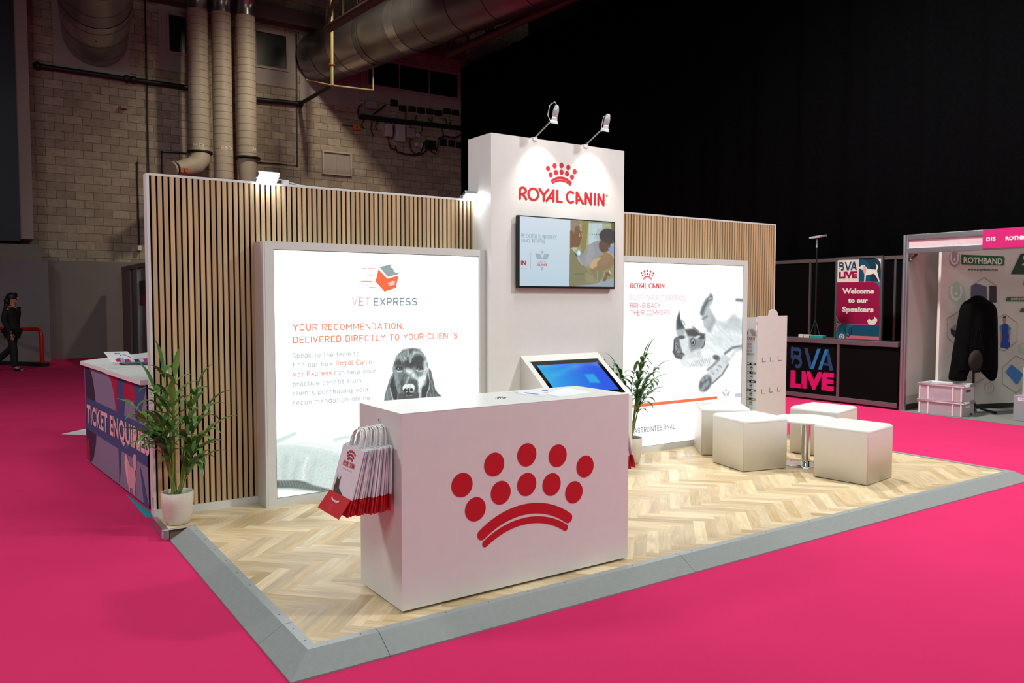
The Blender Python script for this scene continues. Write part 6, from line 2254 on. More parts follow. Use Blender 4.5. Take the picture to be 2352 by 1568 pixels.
# face: nose, brow, eyes, mouth, ears
mb = MB()
mb.tube([(.108, 0, 1.625), (.128, 0, 1.595), (.112, 0, 1.585)], [.010, .014, .008], 8)
mb.ball((.095, 0, 1.525), .028, .03, .022)
for s in (-1, 1):
    mb.ball((.03, s * .083, 1.59), .018, .008, .03, 10, 6)
mb.build('facial_features', M_SKIN, pr, local=True)
mb = MB()
for s in (-1, 1):
    mb.ball((.102, s * .034, 1.612), .004, .008, .004, 8, 5)
mb.tube([(.100, -.018, 1.553), (.108, 0, 1.553), (.100, .018, 1.553)], .004, 6)
mb.build('eyes_and_mouth', pm('dark_features', (70, 40, 36), .5), pr, local=True)
# hair: cap with fringe and a low bun
mb = MB()
mb.ball((-.005, 0, 1.635), .118, .108, .098, 18, 11)
mb.ball((.05, 0, 1.695), .055, .08, .035, 14, 8)
mb.ball((-.10, 0, 1.55), .075, .075, .085, 14, 9)
mb.ball((-.125, 0, 1.46), .055, .05, .085, 14, 8)
mb.build('hair', M_HAIR, pr, local=True)
# hand with five fingers, hanging relaxed on the near side
hb = np.array([.09, -.21, .835])
hn = [(hb[0], hb[1], hb[2], (.032, .018)), (hb[0] + .012, hb[1], hb[2] - .045, (.038, .016)), (hb[0] + .02, hb[1], hb[2] - .085, (.036, .014))]
skin('hand', hn, [(0, 1), (1, 2)], M_SKIN, 0, 2)
for i, (fx, L) in enumerate(((-.028, .06), (-.010, .072), (.008, .075), (.025, .066))):
    b = (hb[0] + .02 + fx, hb[1] + .004, hb[2] - .082)
    skin('finger', [(b[0], b[1], b[2], .0095), (b[0] - .002, b[1] + .006, b[2] - L * .5, .0088), (b[0] - .010, b[1] + .02, b[2] - L, .0075)], [(0, 1), (1, 2)], M_SKIN, 0, 1)
skin('thumb', [(hb[0] + .034, hb[1], hb[2] - .02, .0115), (hb[0] + .056, hb[1] + .008, hb[2] - .05, .0105), (hb[0] + .060, hb[1] + .016, hb[2] - .08, .0085)], [(0, 1), (1, 2)], M_SKIN, 0, 1)
cn = [(-.03, 0, .86, (.165, .15)), (-.03, 0, 1.0, (.165, .14)), (.0, 0, 1.18, (.185, .15)), (.0, 0, 1.32, (.16, .13)), (-.01, 0, 1.42, (.085, .085)), (-.005, 0, 1.475, (.075, .075)),
      (-.02, -.18, 1.36, .078), (-.055, -.225, 1.12, .066), (.055, -.22, .92, .056), (.075, -.215, .865, .050),
      (-.02, .18, 1.36, .078), (-.08, .225, 1.12, .066), (-.02, .225, .90, .054)]
skin('coat', cn, [(0, 1), (1, 2), (2, 3), (3, 4), (4, 5), (3, 6), (6, 7), (7, 8), (8, 9), (3, 10), (10, 11), (11, 12)], M_COAT, 1)
tn = [(-.02, 0, .90, (.14, .13)), (-.01, -.09, .84, .098), (.06, -.09, .49, .078), (.065, -.09, .07, .075),
      (-.03, .09, .84, .098), (-.08, .09, .52, .078), (-.43, .09, .22, .07)]
skin('trousers', tn, [(0, 1), (1, 2), (2, 3), (0, 4), (4, 5), (5, 6)], M_TROU)
for n in ([(.05, -.09, .045, .045), (.14, -.09, .04, .042), (.235, -.09, .03, .03)], [(-.47, .09, .17, .045), (-.45, .09, .09, .042), (-.40, .09, .03, .03)]):
    skin('shoe', n, [(0, 1), (1, 2)], M_BLACK, 0)
pr.rotation_euler = (0, 0, math.radians(-34.0))

# ------------------------------------------------------------------ organiser's booth on the right: black panels, counter, poster
XB = 9.93
M_ALUD = pm('dull_aluminium', (132, 128, 132), .42, .75, var=.05, scale=30)
M_BPAN = pm('black_board', (8, 6, 7), .9, var=.1, spec=.08)
PS = Plane((XB, 0, 0), (0, -1, 0), (0, 0, 1))
ztc = onx(2066, 786, XB)[2]
bc = thing('booth_counter', 'black counter with blue and pink lettering behind the stools', 'counter', (XB, 4.6, 0))
y0, y1 = 3.06, 6.4
MB().box(XB + .01, XB + .04, y0, y1, .06, ztc - .06).build('front_panel', M_BPAN, bc)
MB().box(XB + .03, XB + .56, y0, y1, ztc - .04, ztc - .012).build('worktop', pm('black_worktop', (24, 22, 24), .5), bc)
MB().box(XB - .02, XB + .04, y0, y1, ztc - .075, ztc).box(XB - .01, XB + .03, y0, y1, .03, .10).build('rails', M_ALUD, bc, .004)
ym = onx(1925, 860, XB)[1]
MB().box(XB - .015, XB + .035, ym - .02, ym + .02, .03, ztc - .07).build('upright', M_ALUD, bc, .004)
MB().box(XB - .005, XB + .02, y1 - .04, y1, .0, ztc - .07).build('upright', M_ALUD, bc, .004)
k = crop(1780, 500, 3.409)
LB_ = pm('letter_blue', (24, 112, 168), .5)
LBD = pm('letter_deep_blue', (18, 62, 100), .5)
LP_ = pm('letter_magenta', (206, 0, 100), .5)
sp_ = lambda pts, off=.003: [PS.pt(*PS.hit(*k(*q)), off) for q in pts]


def bva_letters(fn, dark, bright, root):
    """B, V, A of the organiser's mark: fn maps unit letters (0..3.3 wide, 1 high) to points; a bird-like notch opens the B."""
    mb = MB()
    stroke(mb, [(.10, .52), (.10, .93)], .20, fn)
    stroke(mb, [(.10, .91), (.52, .91)] + arc_pts(.55, .72, .18, .19, 90, -80, 8) + [(.30, .55)], .18, fn)
    stroke(mb, [(.10, .20), (.22, .42), (.36, .50)], .10, fn)
    stroke(mb, [(.50, .50)] + arc_pts(.58, .27, .22, .20, 80, -90, 8) + [(.45, .08)], .18, fn)
    mb.build('mark_lettering', dark, root)
    mb = MB()
    mb.poly([fn(1.02, 1), fn(1.28, 1), fn(1.70, 0), fn(1.46, 0)])
    mb.poly([fn(2.62, 1), fn(2.84, 1), fn(3.22, 0), fn(2.96, 0), fn(2.80, .42)])
    mb.poly([fn(2.55, .36), fn(2.86, .36), fn(2.86, .22), fn(2.50, .22)])
    mb.build('mark_lettering', dark, root)
    mb = MB()
    mb.poly([fn(1.52, 0, .0006), fn(1.76, 0, .0006), fn(2.26, 1, .0006), fn(2.02, 1, .0006)])
    mb.poly([fn(2.10, 0, .0006), fn(2.34, 0, .0006), fn(2.82, 1, .0006), fn(2.58, 1, .0006)])
    mb.build('mark_lettering', bright, root)


h0, h1 = PS.hit(*k(120, 1170)), PS.hit(*k(455, 1200))
ht = PS.hit(*k(120, 1012))[1] - h0[1]
bva_letters(lambda u, v, l=0: PS.pt(h0[0] + u / 3.22 * (h1[0] - h0[0]), h0[1] + v * ht, -.008 + l), LBD, LB_, bc)
letters(MB(), 'LIVE', PS, k(118, 1328), k(458, 1358), 40, -.008, .06).build('word_lettering', LP_, bc)
yl, yr = h0[0], h1[0]

# back wall of that booth
XW = 13.25
bw = thing('booth_partition', 'black back wall of the booth with aluminium rails, before the drape', 'partition', (XW, 5, 0))
ztw = onx(1920, 593, XW)[2]
MB().box(XW, XW + .03, 2.9, 9.5, .0, ztw - .05).build('panels', M_BPAN, bw)
MB().box(XW - .03, XW + .03, 2.9, 9.5, ztw - .07, ztw).build('top_rail', pm('warm_alu', (112, 100, 94), .5, .4), bw)
for xpx in (1861, 2056, 1985):
    yy = onx(xpx, 700, XW)[1]
    MB().box(XW - .03, XW + .03, yy - .02, yy + .02, 0, ztw - .06).build('upright', M_ALUD, bw)

# poster panel
XP = 12.2
PP = Plane((XP, 0, 0), (0, -1, 0), (0, 0, 1))
k = crop(1900, 570, 6.816)
hh = lambda x, y: PP.hit(*k(x, y))
pa0, pa1 = hh(158, 600)[0], hh(842, 600)[0]
pb1 = (hh(165, 170)[1] + hh(850, 148)[1]) / 2
pb0 = .62
ps = thing('poster_panel', 'framed poster welcoming speakers, with a white dog on teal', 'poster', (XP, -(pa0 + pa1) / 2, 0))
e = .035
mb = MB()
for q in ((pa0 - e, pa0, 0, pb1 + e), (pa1, pa1 + e, 0, pb1 + e), (pa0, pa1, pb1, pb1 + e)):
    mb.obox(PP.pt(q[0], q[2], -.03), PP.u * (q[1] - q[0]), PP.v * (q[3] - q[2]), PP.n * .05)
mb.build('frame', M_ALUD, ps)
pmx = {n: pm('poster_' + n, v, .5, var=.01) for n, v in {'white': (226, 214, 204), 'teal': (0, 74, 100), 'dteal': (2, 50, 68), 'mteal': (28, 128, 144), 'bteal': (0, 112, 128), 'magenta': (150, 0, 62), 'rose': (196, 104, 120), 'navy': (12, 56, 72), 'cream': (236, 222, 206), 'blush': (216, 168, 164)}.items()}
_pl = [0]


def pp_poly(name, pts, m, raw=False):
    _pl[0] += 1
    h = [q if raw else hh(*q) for q in pts]
    h = [(min(max(a, pa0), pa1), b) for a, b in h]
    MB().poly([PP.pt(a, b, .0012 + .0003 * _pl[0]) for a, b in h]).build(name, pmx[m], ps)


def bx_(name, x0, y0, x1, y1, m):
    a0, b1_ = hh(x0, y0)
    a1, b0_ = hh(x1, y1)
    pp_poly(name, [(a0, b0_), (a1, b0_), (a1, b1_), (a0, b1_)], m, True)


MB().poly([PP.pt(pa0, pb0, .0008), PP.pt(pa1, pb0, .0008), PP.pt(pa1, pb1, .0008), PP.pt(pa0, pb1, .0008)]).build('poster_sheet', pmx['white'], ps)
pp_poly('picture_field', [(500, 160), (740, 150), (800, 175), (838, 240), (840, 520), (494, 524)], 'dteal')
pp_poly('picture_field', [(500, 162), (560, 170), (630, 210), (670, 290), (680, 400), (665, 522), (494, 524)], 'teal')
bx_('corner_field', 700, 520, 842, 700, 'mteal')
pp_poly('message_field', [(158, 532), (720, 528), (790, 550), (828, 620), (820, 1200), (220, 1178), (165, 1130), (148, 1060)], 'magenta')
pp_poly('corner_field', [(146, 1100), (150, 1168), (210, 1178), (165, 1135)], 'dteal')
a0, b1_ = hh(140, 1180)
a1, b0_ = hh(830, 1440)
pp_poly('lower_field', [(pa0, pb0), (pa1, pb0), (pa1, hh(830, 1200)[1]), (pa0, hh(140, 1178)[1])], 'rose', True)
pp_poly('lower_field', [(135, 1400), (140, 1300), (170, 1220), (230, 1182), (430, 1192), (360, 1250), (310, 1340), (300, 1412)], 'bteal')
pp_poly('lower_field', [(310, 1330), (350, 1240), (430, 1192), (818, 1206), (812, 1384), (360, 1362)], 'teal')
pp_poly('dog_print', [(500, 300), (540, 268), (580, 262), (640, 325), (760, 335), (775, 300), (772, 260), (755, 236), (790, 260), (796, 310), (780, 350), (800, 430), (824, 520), (808, 520), (770, 440), (735, 395), (640, 420), (610, 420), (598, 522), (580, 522), (586, 420), (566, 350), (555, 330), (545, 345), (540, 318), (505, 318)], 'cream')
pp_poly('dog_print', [(560, 270), (590, 280), (620, 325), (600, 400), (586, 420), (568, 360), (560, 310)], 'blush')
pp_poly('bunny_print', [(628, 1135), (655, 1100), (672, 1112), (690, 1130), (735, 1105), (740, 1068), (760, 1085), (790, 1120), (770, 1165), (740, 1198), (650, 1194)], 'cream')
MB().disc(PP, *hh(230, 1382), .055, .055, .007).build('round_mark', pmx['cream'], ps)
mb = MB()
ca_, cb_ = hh(230, 1382)
stroke(mb, arc_pts(ca_, cb_, .024, .026, 0, 360, 16), .010, lambda u, v, l=0: PP.pt(u, v, .0075 + l))
stroke(mb, [hh(278, 1250), hh(290, 1330), hh(330, 1385), hh(375, 1330), hh(385, 1240)], .016, lambda u, v, l=0: PP.pt(u, v, .0075 + l))
mb.build('stethoscope_print', pmx['dteal'], ps)
g0, g1 = hh(188, 345), hh(466, 342)
gh = hh(188, 218)[1] - g0[1]
bva_letters(lambda u, v, l=0: PP.pt(g0[0] + u / 3.22 * (g1[0] - g0[0]), g0[1] + v * gh, .007 + l), pmx['navy'], pmx['teal'], ps)
letters(MB(), 'LIVE', PP, k(184, 472), k(468, 466), 15.4, .007, .05).build('word_lettering', pmx['magenta'], ps)
for s, x0, yy0, x1, yy1, cp in (('Welcome', 240, 712, 737, 712, 12.5), ('to our', 328, 852, 640, 856, 11.5), ('Speakers', 234, 996, 728, 1003, 12.2)):
    letters(MB(), s, PP, k(x0, yy0), k(x1, yy1), cp, .007, .05).build('message_lettering', pmx['cream'], ps)

# LED work lamp on a thin tripod
wx, wy = onx(1872, 760, 11.0)[:2]
wz = onx(1873, 547, 11.0)[2]
wlp = thing('work_lamp', 'unlit flat lamp head on a thin black tripod behind the black counter', 'lamp', (wx, wy, 0))
c_ = np.array([wx, wy, wz])
MB().obox(c_ + np.array((-.10, .09, -.015)), (.20, 0, .03), (0, -.22, .01), (0, 0, .035)).build('lamp_head', pm('pale_housing', (190, 188, 184), .4, .3), wlp, .008)
MB().tube([(wx, wy, wz - .02), (wx, wy, wz - .16)], .016, 8).build('tilt_bracket', M_STEEL, wlp)
MB().tube([(wx, wy, wz - .16), (wx, wy, .55)], .013, 8).build('pole', M_BLACK, wlp)
for a_ in (30, 150, 270):
    MB().tube([(wx, wy, 1.25), (wx + .42 * math.cos(math.radians(a_)), wy + .42 * math.sin(math.radians(a_)), .015)], .010, 8).build('leg', M_BLACK, wlp)

# bits lying on the black counter
zc = ztc - .012
k = crop(1790, 540, 6.03)


def oncounter(name, label, cat, x0, x1, y1_, h, d, mat, top=None):
    """a small box standing on the worktop between photo columns x0..x1"""
    X = XB + .22
    a, b = onx(*k(x0, y1_), X), onx(*k(x1, y1_), X)
    o = thing(name, label, cat, ((X), (a[1] + b[1]) / 2, zc))
    MB().box(X, X + d, b[1], a[1], zc + .001, zc + h).build('body', mat, o, .004)
    if top:
        MB().box(X + .01, X + d - .01, b[1] + .01, a[1] - .01, zc + h, zc + h + .004).build('face', top, o)
    return o


oncounter('card_box', 'cream card box on the black counter, left of the tripod leg', 'box', 262, 325, 1385, .05, .07, pm('cream_card', (206, 196, 172), .6), pm('cream_light', (226, 216, 196), .6))
oncounter('card_box', 'cream card box on the black counter, right of the tripod leg', 'box', 335, 430, 1385, .05, .07, pm('cream_card_b', (200, 190, 168), .6), pm('cream_light_b', (226, 216, 196), .6))
oncounter('teal_case', 'teal case lying on the black counter', 'case', 412, 600, 1395, .045, .10, pm('teal_case', (36, 138, 132), .5), pm('teal_case_top', (64, 170, 160), .5))
oncounter('key_tray', 'small dark tray on the black counter beside the poster', 'tray', 640, 760, 1405, .02, .08, pm('dark_tray', (70, 58, 46), .6))

# ------------------------------------------------------------------ neighbouring exhibitor's booth at the right edge
zp = onx(2075, 540, XB)[2]
bf = thing('shell_booth', 'aluminium booth frame with a magenta name board at the right edge', 'booth frame', (XB, 3.0, 0))
ya, yb = onx(2074, 760, XB)[1], onx(2089, 760, XB)[1]
mb = MB()
yc = (onx(2066, 760, XB)[1] + onx(2086, 760, XB)[1]) / 2
for dy in (-.022, .022):
    mb.tube([(XB, yc + dy, 0), (XB, yc + dy, zp)], .022, 12)
mb.box(XB - .012, XB + .03, yc - .04, yc + .04, 0, zp - .01)
mb.build('post', M_ALU, bf)
zs1, zs0 = onx(2352, 521, XB)[2], onx(2257, 571, XB)[2]
PSg = Plane((XB - .03, 0, 0), (0, -1, 0), (0, 0, 1))
zr1 = zp
MB().box(XB - .02, XB + .03, -3.5, yc - .02, zp - .075, zp).box(XB - .02, XB + .03, -3.5, yc - .02, zs0 - .02, zs0 + .055).build('rails', M_ALU, bf, .004)
MB().box(XB, XB + .012, -3.5, yc - .03, zs0 + .05, zp - .07).build('fascia_panel', pm('fascia_white', (206, 184, 188), .6), bf)
ys1 = PSg.hit(2257, 550)[0]
zsT, zsB = PSg.hit(2257, 527)[1], PSg.hit(2257, 571)[1]
MB().box(XB - .03, XB - .018, -ys1 - 1.5, -ys1, zsB, zsT).build('name_board', pm('magenta_board', (196, 8, 108), .5), bf)
k = crop(1780, 500, 3.409)
M_CRM = pm('cream_lettering', (240, 226, 222), .5)
letters(MB(), 'D15', PSg, k(1655, 184), k(1728, 179), 9.3, .002, .05).build('board_lettering', M_CRM, bf)
w5 = PSg.hit(*k(1950, 173))[0] - PSg.hit(*k(1805, 176))[0]
letters(MB(), 'ROTHBAND', PSg, k(1805, 176), k(1805 + 250, 167), 9.0, .002, .05).build('board_lettering', M_CRM, bf)
MB().tube([(XB + .03, yc - .05, zs0 - .12), (XB + .12, yc - .09, zs0 - .03)], .02, 8).build('corner_brace', M_ALUD, bf)

struct(MB().box(XB + .02, 13.2, 2.985, 3.02, .09, zp - .02).build('wall_booth_side', pm('booth_white', (206, 198, 190), .6, var=.02)))
struct(MB().box(XB + .02, 13.2, 2.98, 3.025, 0, .09).build('baseboard_booth', pm('booth_skirting', (54, 50, 48), .6)))
struct(MB().box(13.0, 13.03, -4.5, 2.98, 0, zp - .02).build('wall_booth_rear', pm('booth_white_rear', (200, 194, 188), .6, var=.02)))

# exhibitor's banner wall, free standing and turned to the aisle
O = onz(2245, 940, 0)
du = np.array([.94, -.34, 0])
PN = Plane(O, du, (0, 0, 1))
k5 = crop(2150, 570, 4.02)
hN = lambda x, y: PN.hit(*k5(x, y))
na0 = PN.hit(2161, 640)[0]
na1 = na0 + 2.1
nb0, nb1 = hN(420, 1437)[1], PN.hit(2162, 574)[1] + .12
bn_ = thing('exhibit_banner', 'white exhibitor banner with green name bar and hexagon pictures', 'banner', O)
MB().obox(PN.pt(na0, nb0, -.05), du * (na1 - na0), (0, 0, nb1 - nb0), PN.n * .05).build('panel', pm('banner_white', (216, 210, 200), .55, var=.01), bn_, .004)
MB().obox(PN.pt(na0 + .02, .0, -.07), du * (na1 - na0 - .04), (0, 0, nb0 - .005), PN.n * .06).build('base', M_BLACK, bn_)
MB().obox(PN.pt(na0 + .06, .0, -.12), du * .06, (0, 0, .03), PN.n * .3).build('foot', M_BLACK, bn_)
gm = {n: pm('banner_' + n, v, .55, var=.01) for n, v in {'green': (30, 104, 48), 'dgreen': (28, 62, 38), 'pgreen': (182, 208, 184), 'grey': (164, 156, 156), 'line': (150, 146, 142), 'black': (40, 40, 42), 'purple': (92, 84, 108), 'blue': (22, 62, 160), 'sky': (64, 128, 196), 'tealb': (70, 150, 150), 'white': (232, 226, 220), 'skin': (176, 136, 116), 'dark': (50, 44, 56)}.items()}
_nl = [0]


def n_poly(name, pts, m):
    _nl[0] += 1
    h = [hN(*q) for q in pts]
    h = [(min(a, na1 - .002), min(b, nb1 - .01)) for a, b in h]
    MB().poly([PN.pt(a, b, .001 + .0003 * _nl[0]) for a, b in h]).build(name, gm[m], bn_)


def n_line(name, pts, w, m):
    _nl[0] += 1
    h = [hN(*q) for q in pts]
    mb = MB()
    stroke(mb, h, w, lambda u, v, l=0: PN.pt(min(u, na1 - .002), v, .001 + .0003 * _nl[0] + l))
    mb.build(name, gm[m], bn_)


def n_badge(cx, cy, rx, ry, bg, fg, ring=False):
    hexa = [(cx + rx * math.sin(math.radians(t)) * .98, cy - ry * math.cos(math.radians(t))) for t in range(0, 360, 60)]
    if ring:
        n_line('hexagon_badge', hexa + [hexa[0]], .012, bg)
    else:
        n_poly('hexagon_badge', hexa, bg)
    n_line('horseshoe_mark', [(cx - rx * .52, cy - ry * .5), (cx - rx * .58, cy), (cx - rx * .38, cy + ry * .42), (cx, cy + ry * .58), (cx + rx * .38, cy + ry * .42), (cx + rx * .58, cy), (cx + rx * .52, cy - ry * .5)], .024 * rx / 56, fg)
    n_poly('paw_mark', [(cx - rx * .2, cy + ry * .15), (cx - rx * .12, cy - ry * .05), (cx, cy - ry * .12), (cx + rx * .12, cy - ry * .05), (cx + rx * .2, cy + ry * .15), (cx, cy + ry * .22)], fg)


n_badge(170, 100, 58, 78, 'grey', 'white')
n_poly('name_bar', [(232, 58), (620, 75), (634, 90), (630, 150), (618, 160), (232, 148)], 'green')
_nl[0] += 1
letters(MB(), 'ROTHBAND', PN, k5(252, 138), k5(612, 150), 14.5, .001 + .0003 * _nl[0], .03).build('name_lettering', gm['white'], bn_)
letters(MB(), 'www.xray4vets.com', PN, k5(292, 204), k5(568, 212), 6.2, .001 + .0003 * _nl[0], .015).build('web_lettering', gm['black'], bn_)
n_badge(186, 410, 82, 108, 'pgreen', 'white')
n_badge(490, 1290, 48, 58, 'pgreen', 'white', True)
n_badge(800, 925, 44, 52, 'pgreen', 'pgreen', True)
n_poly('picture_print', [(322, 350), (370, 322), (465, 355), (470, 480), (400, 500), (318, 470)], 'purple')
n_poly('picture_print', [(490, 345), (545, 345), (556, 360), (556, 500), (488, 500)], 'dark')
n_poly('picture_print', [(130, 740), (205, 770), (205, 850), (135, 790)], 'dark')
n_poly('picture_print', [(130, 740), (200, 690), (240, 720), (205, 770)], 'grey')
n_line('hexagon_outline', [(318, 480), (318, 350), (440, 268), (556, 345), (556, 480)], .008, 'line')
n_line('hexagon_outline', [(240, 560), (98, 650), (98, 820), (180, 890)], .008, 'line')
n_line('hexagon_outline', [(580, 640), (632, 605), (748, 690), (745, 860), (628, 948), (580, 930)], .008, 'line')
n_line('hexagon_outline', [(300, 1180), (370, 1245), (460, 1190)], .008, 'line')
n_line('hexagon_outline', [(850, 1050), (735, 992), (612, 1100), (610, 1250), (735, 1335), (860, 1250)], .008, 'line')
n_poly('apron_print', [(602, 705), (630, 690), (662, 705), (668, 800), (680, 900), (655, 928), (592, 915), (600, 800)], 'blue')
n_poly('apron_print', [(585, 715), (602, 705), (600, 770), (586, 765)], 'tealb')
n_poly('apron_print', [(662, 705), (690, 740), (680, 760), (665, 750)], 'tealb')
n_poly('model_print', [(612, 640), (630, 628), (645, 640), (642, 680), (628, 692), (614, 680)], 'skin')
n_poly('model_print', [(610, 645), (618, 628), (640, 626), (646, 645), (630, 640)], 'dark')
n_poly('model_print', [(672, 755), (684, 760), (676, 870), (664, 860)], 'skin')
n_poly('model_print', [(590, 770), (600, 770), (600, 860), (590, 870)], 'skin')
n_poly('drape_print', [(692, 1072), (800, 1160), (760, 1240), (740, 1256), (638, 1142)], 'sky')
n_poly('title_block', [(775, 52), (860, 40), (860, 240), (686, 238)], 'dgreen')
n_poly('title_block', [(650, 450), (860, 448), (860, 490), (634, 488)], 'green')
n_poly('title_block', [(785, 552), (860, 548), (860, 590), (765, 588)], 'green')
n_poly('title_block', [(812, 300), (860, 296), (860, 340), (800, 340)], 'green')
_nl[0] += 1
letters(MB(), 'ORTHOPAEDIC', PN, k5(684, 480), k5(900, 478), 5.6, .001 + .0003 * _nl[0], .01).build('block_lettering', gm['white'], bn_)
letters(MB(), 'R', PN, k5(796, 108), k5(816, 108), 8, .001 + .0003 * _nl[0], .02).build('block_lettering', gm['white'], bn_)
letters(MB(), 'A', PN, k5(786, 160), k5(808, 160), 7, .001 + .0003 * _nl[0], .02).build('block_lettering', gm['white'], bn_)

# coat stand with a black coat
cb = onz(2247, 938, 0)
PCt = Plane((cb[0] - .42, cb[1] - .42, 0), (math.cos(-YAW), math.sin(-YAW), 0), (0, 0, 1))
hc = lambda x, y: PCt.hit(*k5(x, y))
pole_a, _ = hc(380, 1440)
csd = thing('coat_stand', 'black coat stand with spread feet inside the neighbouring booth', 'coat stand', PCt.pt(pole_a, 0, -.10))
zt_ = hc(400, 470)[1]
MB().tube([PCt.pt(pole_a, .03, -.10), PCt.pt(hc(400, 470)[0], zt_, -.10)], .016, 10).build('pole', M_BLACK, csd)
for a_ in (20, 110, 200, 310):
    c0 = np.array(PCt.pt(pole_a, 0, -.10))
    MB().tube([c0 + (0, 0, .14), c0 + np.array((math.cos(math.radians(a_)) * .12, math.sin(math.radians(a_)) * .12, .06)), c0 + np.array((math.cos(math.radians(a_)) * .30, math.sin(math.radians(a_)) * .30, .018))], .017, 8).build('foot', M_BLACK, csd)
kb = hc(405, 1145)
MB().tube([PCt.pt(kb[0] - .03, kb[1], -.10), PCt.pt(kb[0] + .05, kb[1], -.10)], .012, 8).build('height_knob', M_BLACK, csd)
M_CLOTH = pm('black_cloth', (6, 6, 7), .95, var=.25, scale=6, spec=.1, bump=.3, bscale=9)


def garment(rows, depth, off, seed):
    """cloth body: rows of (y, left, right) in the crop, hung around the pole with folds"""
    mb = MB()
    rings = []
    n = 44
    for j, (y, l, r) in enumerate(rows):
        a0, b = hc(l, y)
        a1, _ = hc(r, y)
        rg = []
        for i in range(n):
            t = 2 * math.pi * i / n
            f = 1 + .10 * math.sin(9 * t + seed) * min(1, j / 3)
            rg.append(PCt.pt((a0 + a1) / 2 + (a1 - a0) / 2 * math.cos(t), b, off + depth * math.sin(t) * f * min(1, (a1 - a0) / .3)))
        rings.append(rg)
    mb.rings(rings, True)
    return mb


coat = thing('coat', 'long black coat hanging on the coat stand beside the clear boxes', 'coat', PCt.pt(pole_a, .8, -.05))
garment([(436, 385, 425), (446, 360, 455), (470, 330, 480), (495, 285, 522), (530, 252, 560), (580, 236, 578), (660, 222, 583), (760, 206, 584), (860, 190, 586), (960, 172, 586), (1050, 160, 586), (1110, 150, 586), (1124, 150, 584)], .12, -.05, 0).build('coat_body', M_CLOTH, coat)
garment([(1110, 150, 330), (1150, 142, 318), (1190, 136, 300), (1218, 140, 296), (1226, 160, 290)], .09, -.05, 1).build('coat_hem', M_CLOTH, coat)
garment([(1110, 405, 586), (1150, 440, 583), (1190, 480, 578), (1215, 505, 562), (1228, 520, 545)], .09, -.05, 2).build('coat_hem', M_CLOTH, coat)
ba, bb = hc(340, 1020)
bag = thing('shoulder_bag', 'dark brown patterned bag hanging low against the black coat', 'bag', PCt.pt(ba, bb, .09))
MB().ball(PCt.pt(ba, bb - .02, .075), .17, .06, .15, 16, 10).build('body', pm('brown_weave', (30, 22, 20), .85, var=.6, scale=30), bag)
MB().tube([PCt.pt(ba - .09, bb + .10, .10), PCt.pt(ba - .06, bb + .42, .085), PCt.pt(ba + .02, bb + .44, .085), PCt.pt(ba + .09, bb + .11, .10)], .006, 6).build('strap', M_CLOTH, bag)

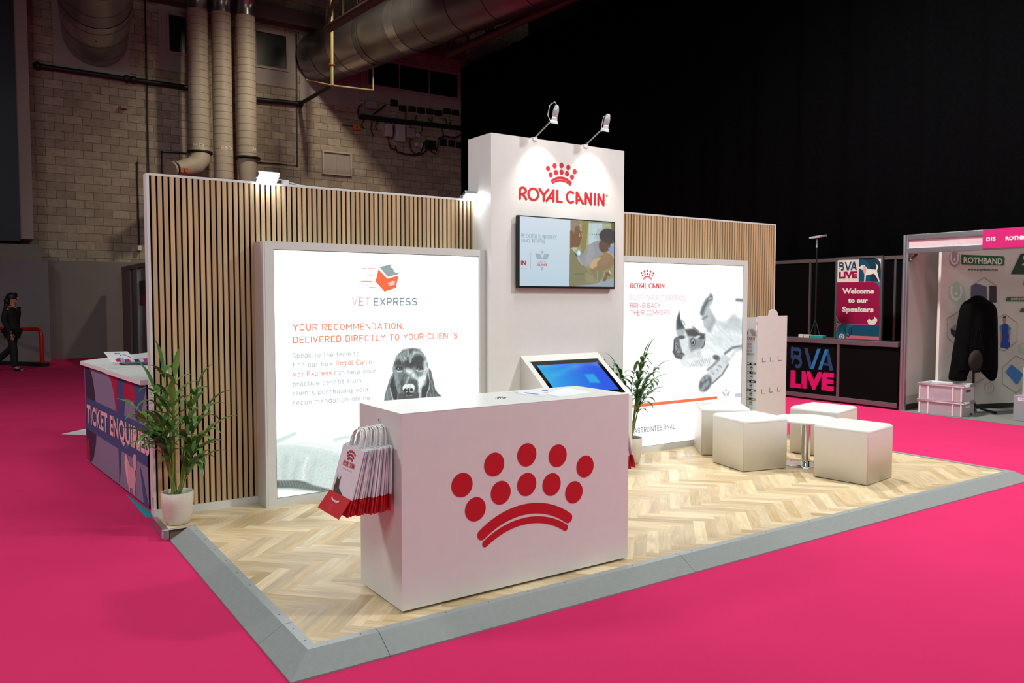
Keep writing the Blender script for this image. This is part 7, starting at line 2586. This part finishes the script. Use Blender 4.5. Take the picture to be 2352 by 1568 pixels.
# clear storage boxes
M_CLEAR = pm('frosted_plastic', (226, 216, 220), .28, var=.02, trans=.35, alpha=.55)
M_CLEARR = pm('frosted_rim', (226, 218, 222), .35, var=.02)
k = crop(2080, 860, 8.647)
pb_l, pb_f, pb_r = onz(*k(232, 762)), onz(*k(1128, 858)), onz(*k(1382, 806))
eu = pb_f - pb_l
ev = pb_r - pb_f
zA = onx(*k(1190, 560), pb_f[0])[2]
zB = onx(*k(1200, 225), pb_f[0])[2]
ev = np.array([.40, .03, 0])
M_CONT = pm('purple_packets', (120, 100, 168), .6, var=.3, scale=14)
M_CONT2 = pm('beige_packets', (190, 160, 140), .6, var=.2, scale=14)
for i, (z0, z1, lab) in enumerate(((0.008, zA, 'clear plastic storage box on the floor, lower of the two stacked'), (zA + .004, zB, 'clear plastic storage box with a dark slot handle, upper of the two stacked'))):
    t = thing('storage_box', lab, 'storage box', (pb_f[0], pb_f[1], z0), 'clear storage boxes in the neighbouring booth')
    hgt = z1 - z0
    ins = .03
    mb = MB()
    o = pb_l * [1, 1, 0] + (0, 0, z0) + eu * .02 + ev * .02
    U, V = eu * .96, ev * .96
    th = .004
    un, vn = U / np.linalg.norm(U), V / np.linalg.norm(V)
    mb.obox(o, U, vn * th, (0, 0, hgt - .02)).obox(o + V - vn * th, U, vn * th, (0, 0, hgt - .02)).obox(o, un * th, V, (0, 0, hgt - .02)).obox(o + U - un * th, un * th, V, (0, 0, hgt - .02)).obox(o, U, V, (0, 0, th))
    mb.build('tub', M_CLEAR, t)
    mb = MB()
    for f in (.0, .20, .77, .96):
        mb.obox(o + U * f - vn * .008, un * .022, vn * .008, (0, 0, hgt - .03))
    mb.build('ribs', M_CLEARR, t, .003)
    o2 = pb_l * [1, 1, 0] + (0, 0, z0 + hgt - .032) - eu * .01 - ev * .02
    mb = MB()
    U2, V2 = eu * 1.02, ev * 1.04
    mb.obox(o2, U2, vn * .03, (0, 0, .032)).obox(o2 + V2 - vn * .03, U2, vn * .03, (0, 0, .032)).obox(o2, un * .03, V2, (0, 0, .032)).obox(o2 + U2 - un * .03, un * .03, V2, (0, 0, .032))
    mb.build('rim', M_CLEARR, t, .006)
    if i:
        MB().obox(o2 + (0, 0, .007), U2, V2, (0, 0, .006)).build('lid', M_CLEAR, t)
    MB().obox(o + U + un * .001 + V * .30 + (0, 0, hgt * .55), un * .006, V * .35, (0, 0, .03)).build('handle_slot', M_BLACK if i else M_CLEARR, t)
    MB().obox(o + U * .25 + V * .2 + (0, 0, .012), U * .35, V * .5, (0, 0, hgt * (.38 if i else .52))).build('contents', M_CONT, t, .01)
    MB().obox(o + U * .62 + V * .2 + (0, 0, .012), U * .28, V * .5, (0, 0, hgt * .30)).build('contents', M_CONT2, t, .01)

# grey plinth with a clear leaflet holder, cut by the right edge
g0 = onz(2326, 966, 0)
gz = onx(2328.6, 907.4, g0[0])[2]
gp = thing('grey_plinth', 'grey plinth with a small white label, cut by the right edge', 'plinth', g0)
MB().box(g0[0], g0[0] + .45, g0[1] - .62, g0[1], 0.006, gz).build('body', pm('plinth_grey', (146, 148, 152), .5, var=.02), gp, .006)
PG = Plane((g0[0], g0[1], 0), (0, -1, 0), (0, 0, 1))
l0, l1 = PG.hit(*k(2232, 520)), PG.hit(*k(2232, 455))
MB().poly([PG.pt(l0[0], l0[1], .002), PG.pt(l0[0] + .22, l0[1], .002), PG.pt(l0[0] + .22, l1[1], .002), PG.pt(l0[0], l1[1], .002)]).build('label', pm('label_lilac', (226, 214, 232), .5), gp)
flat_text('Check', PG, l0[0] + .02, l0[1] + .015, .12, (l1[1] - l0[1]) * .5, .003).build('label_lettering', pm('label_ink', (90, 84, 100), .6), gp)
lh = thing('leaflet_dispenser', 'clear leaflet holder with purple cards on the grey plinth', 'leaflet holder', (g0[0] + .1, g0[1] - .3, gz))
ly = g0[1] - .06
lz = onx(2340, 843, g0[0] + .1)[2]
MB().box(g0[0] + .10, g0[0] + .106, ly - .35, ly, gz + .001, lz).box(g0[0] + .10, g0[0] + .2, ly - .006, ly, gz + .001, lz - .1).build('holder', M_CLEAR, lh)
MB().box(g0[0] + .108, g0[0] + .125, ly - .34, ly - .02, gz + .02, lz - .06).build('cards', pm('purple_card', (112, 40, 150), .5), lh)
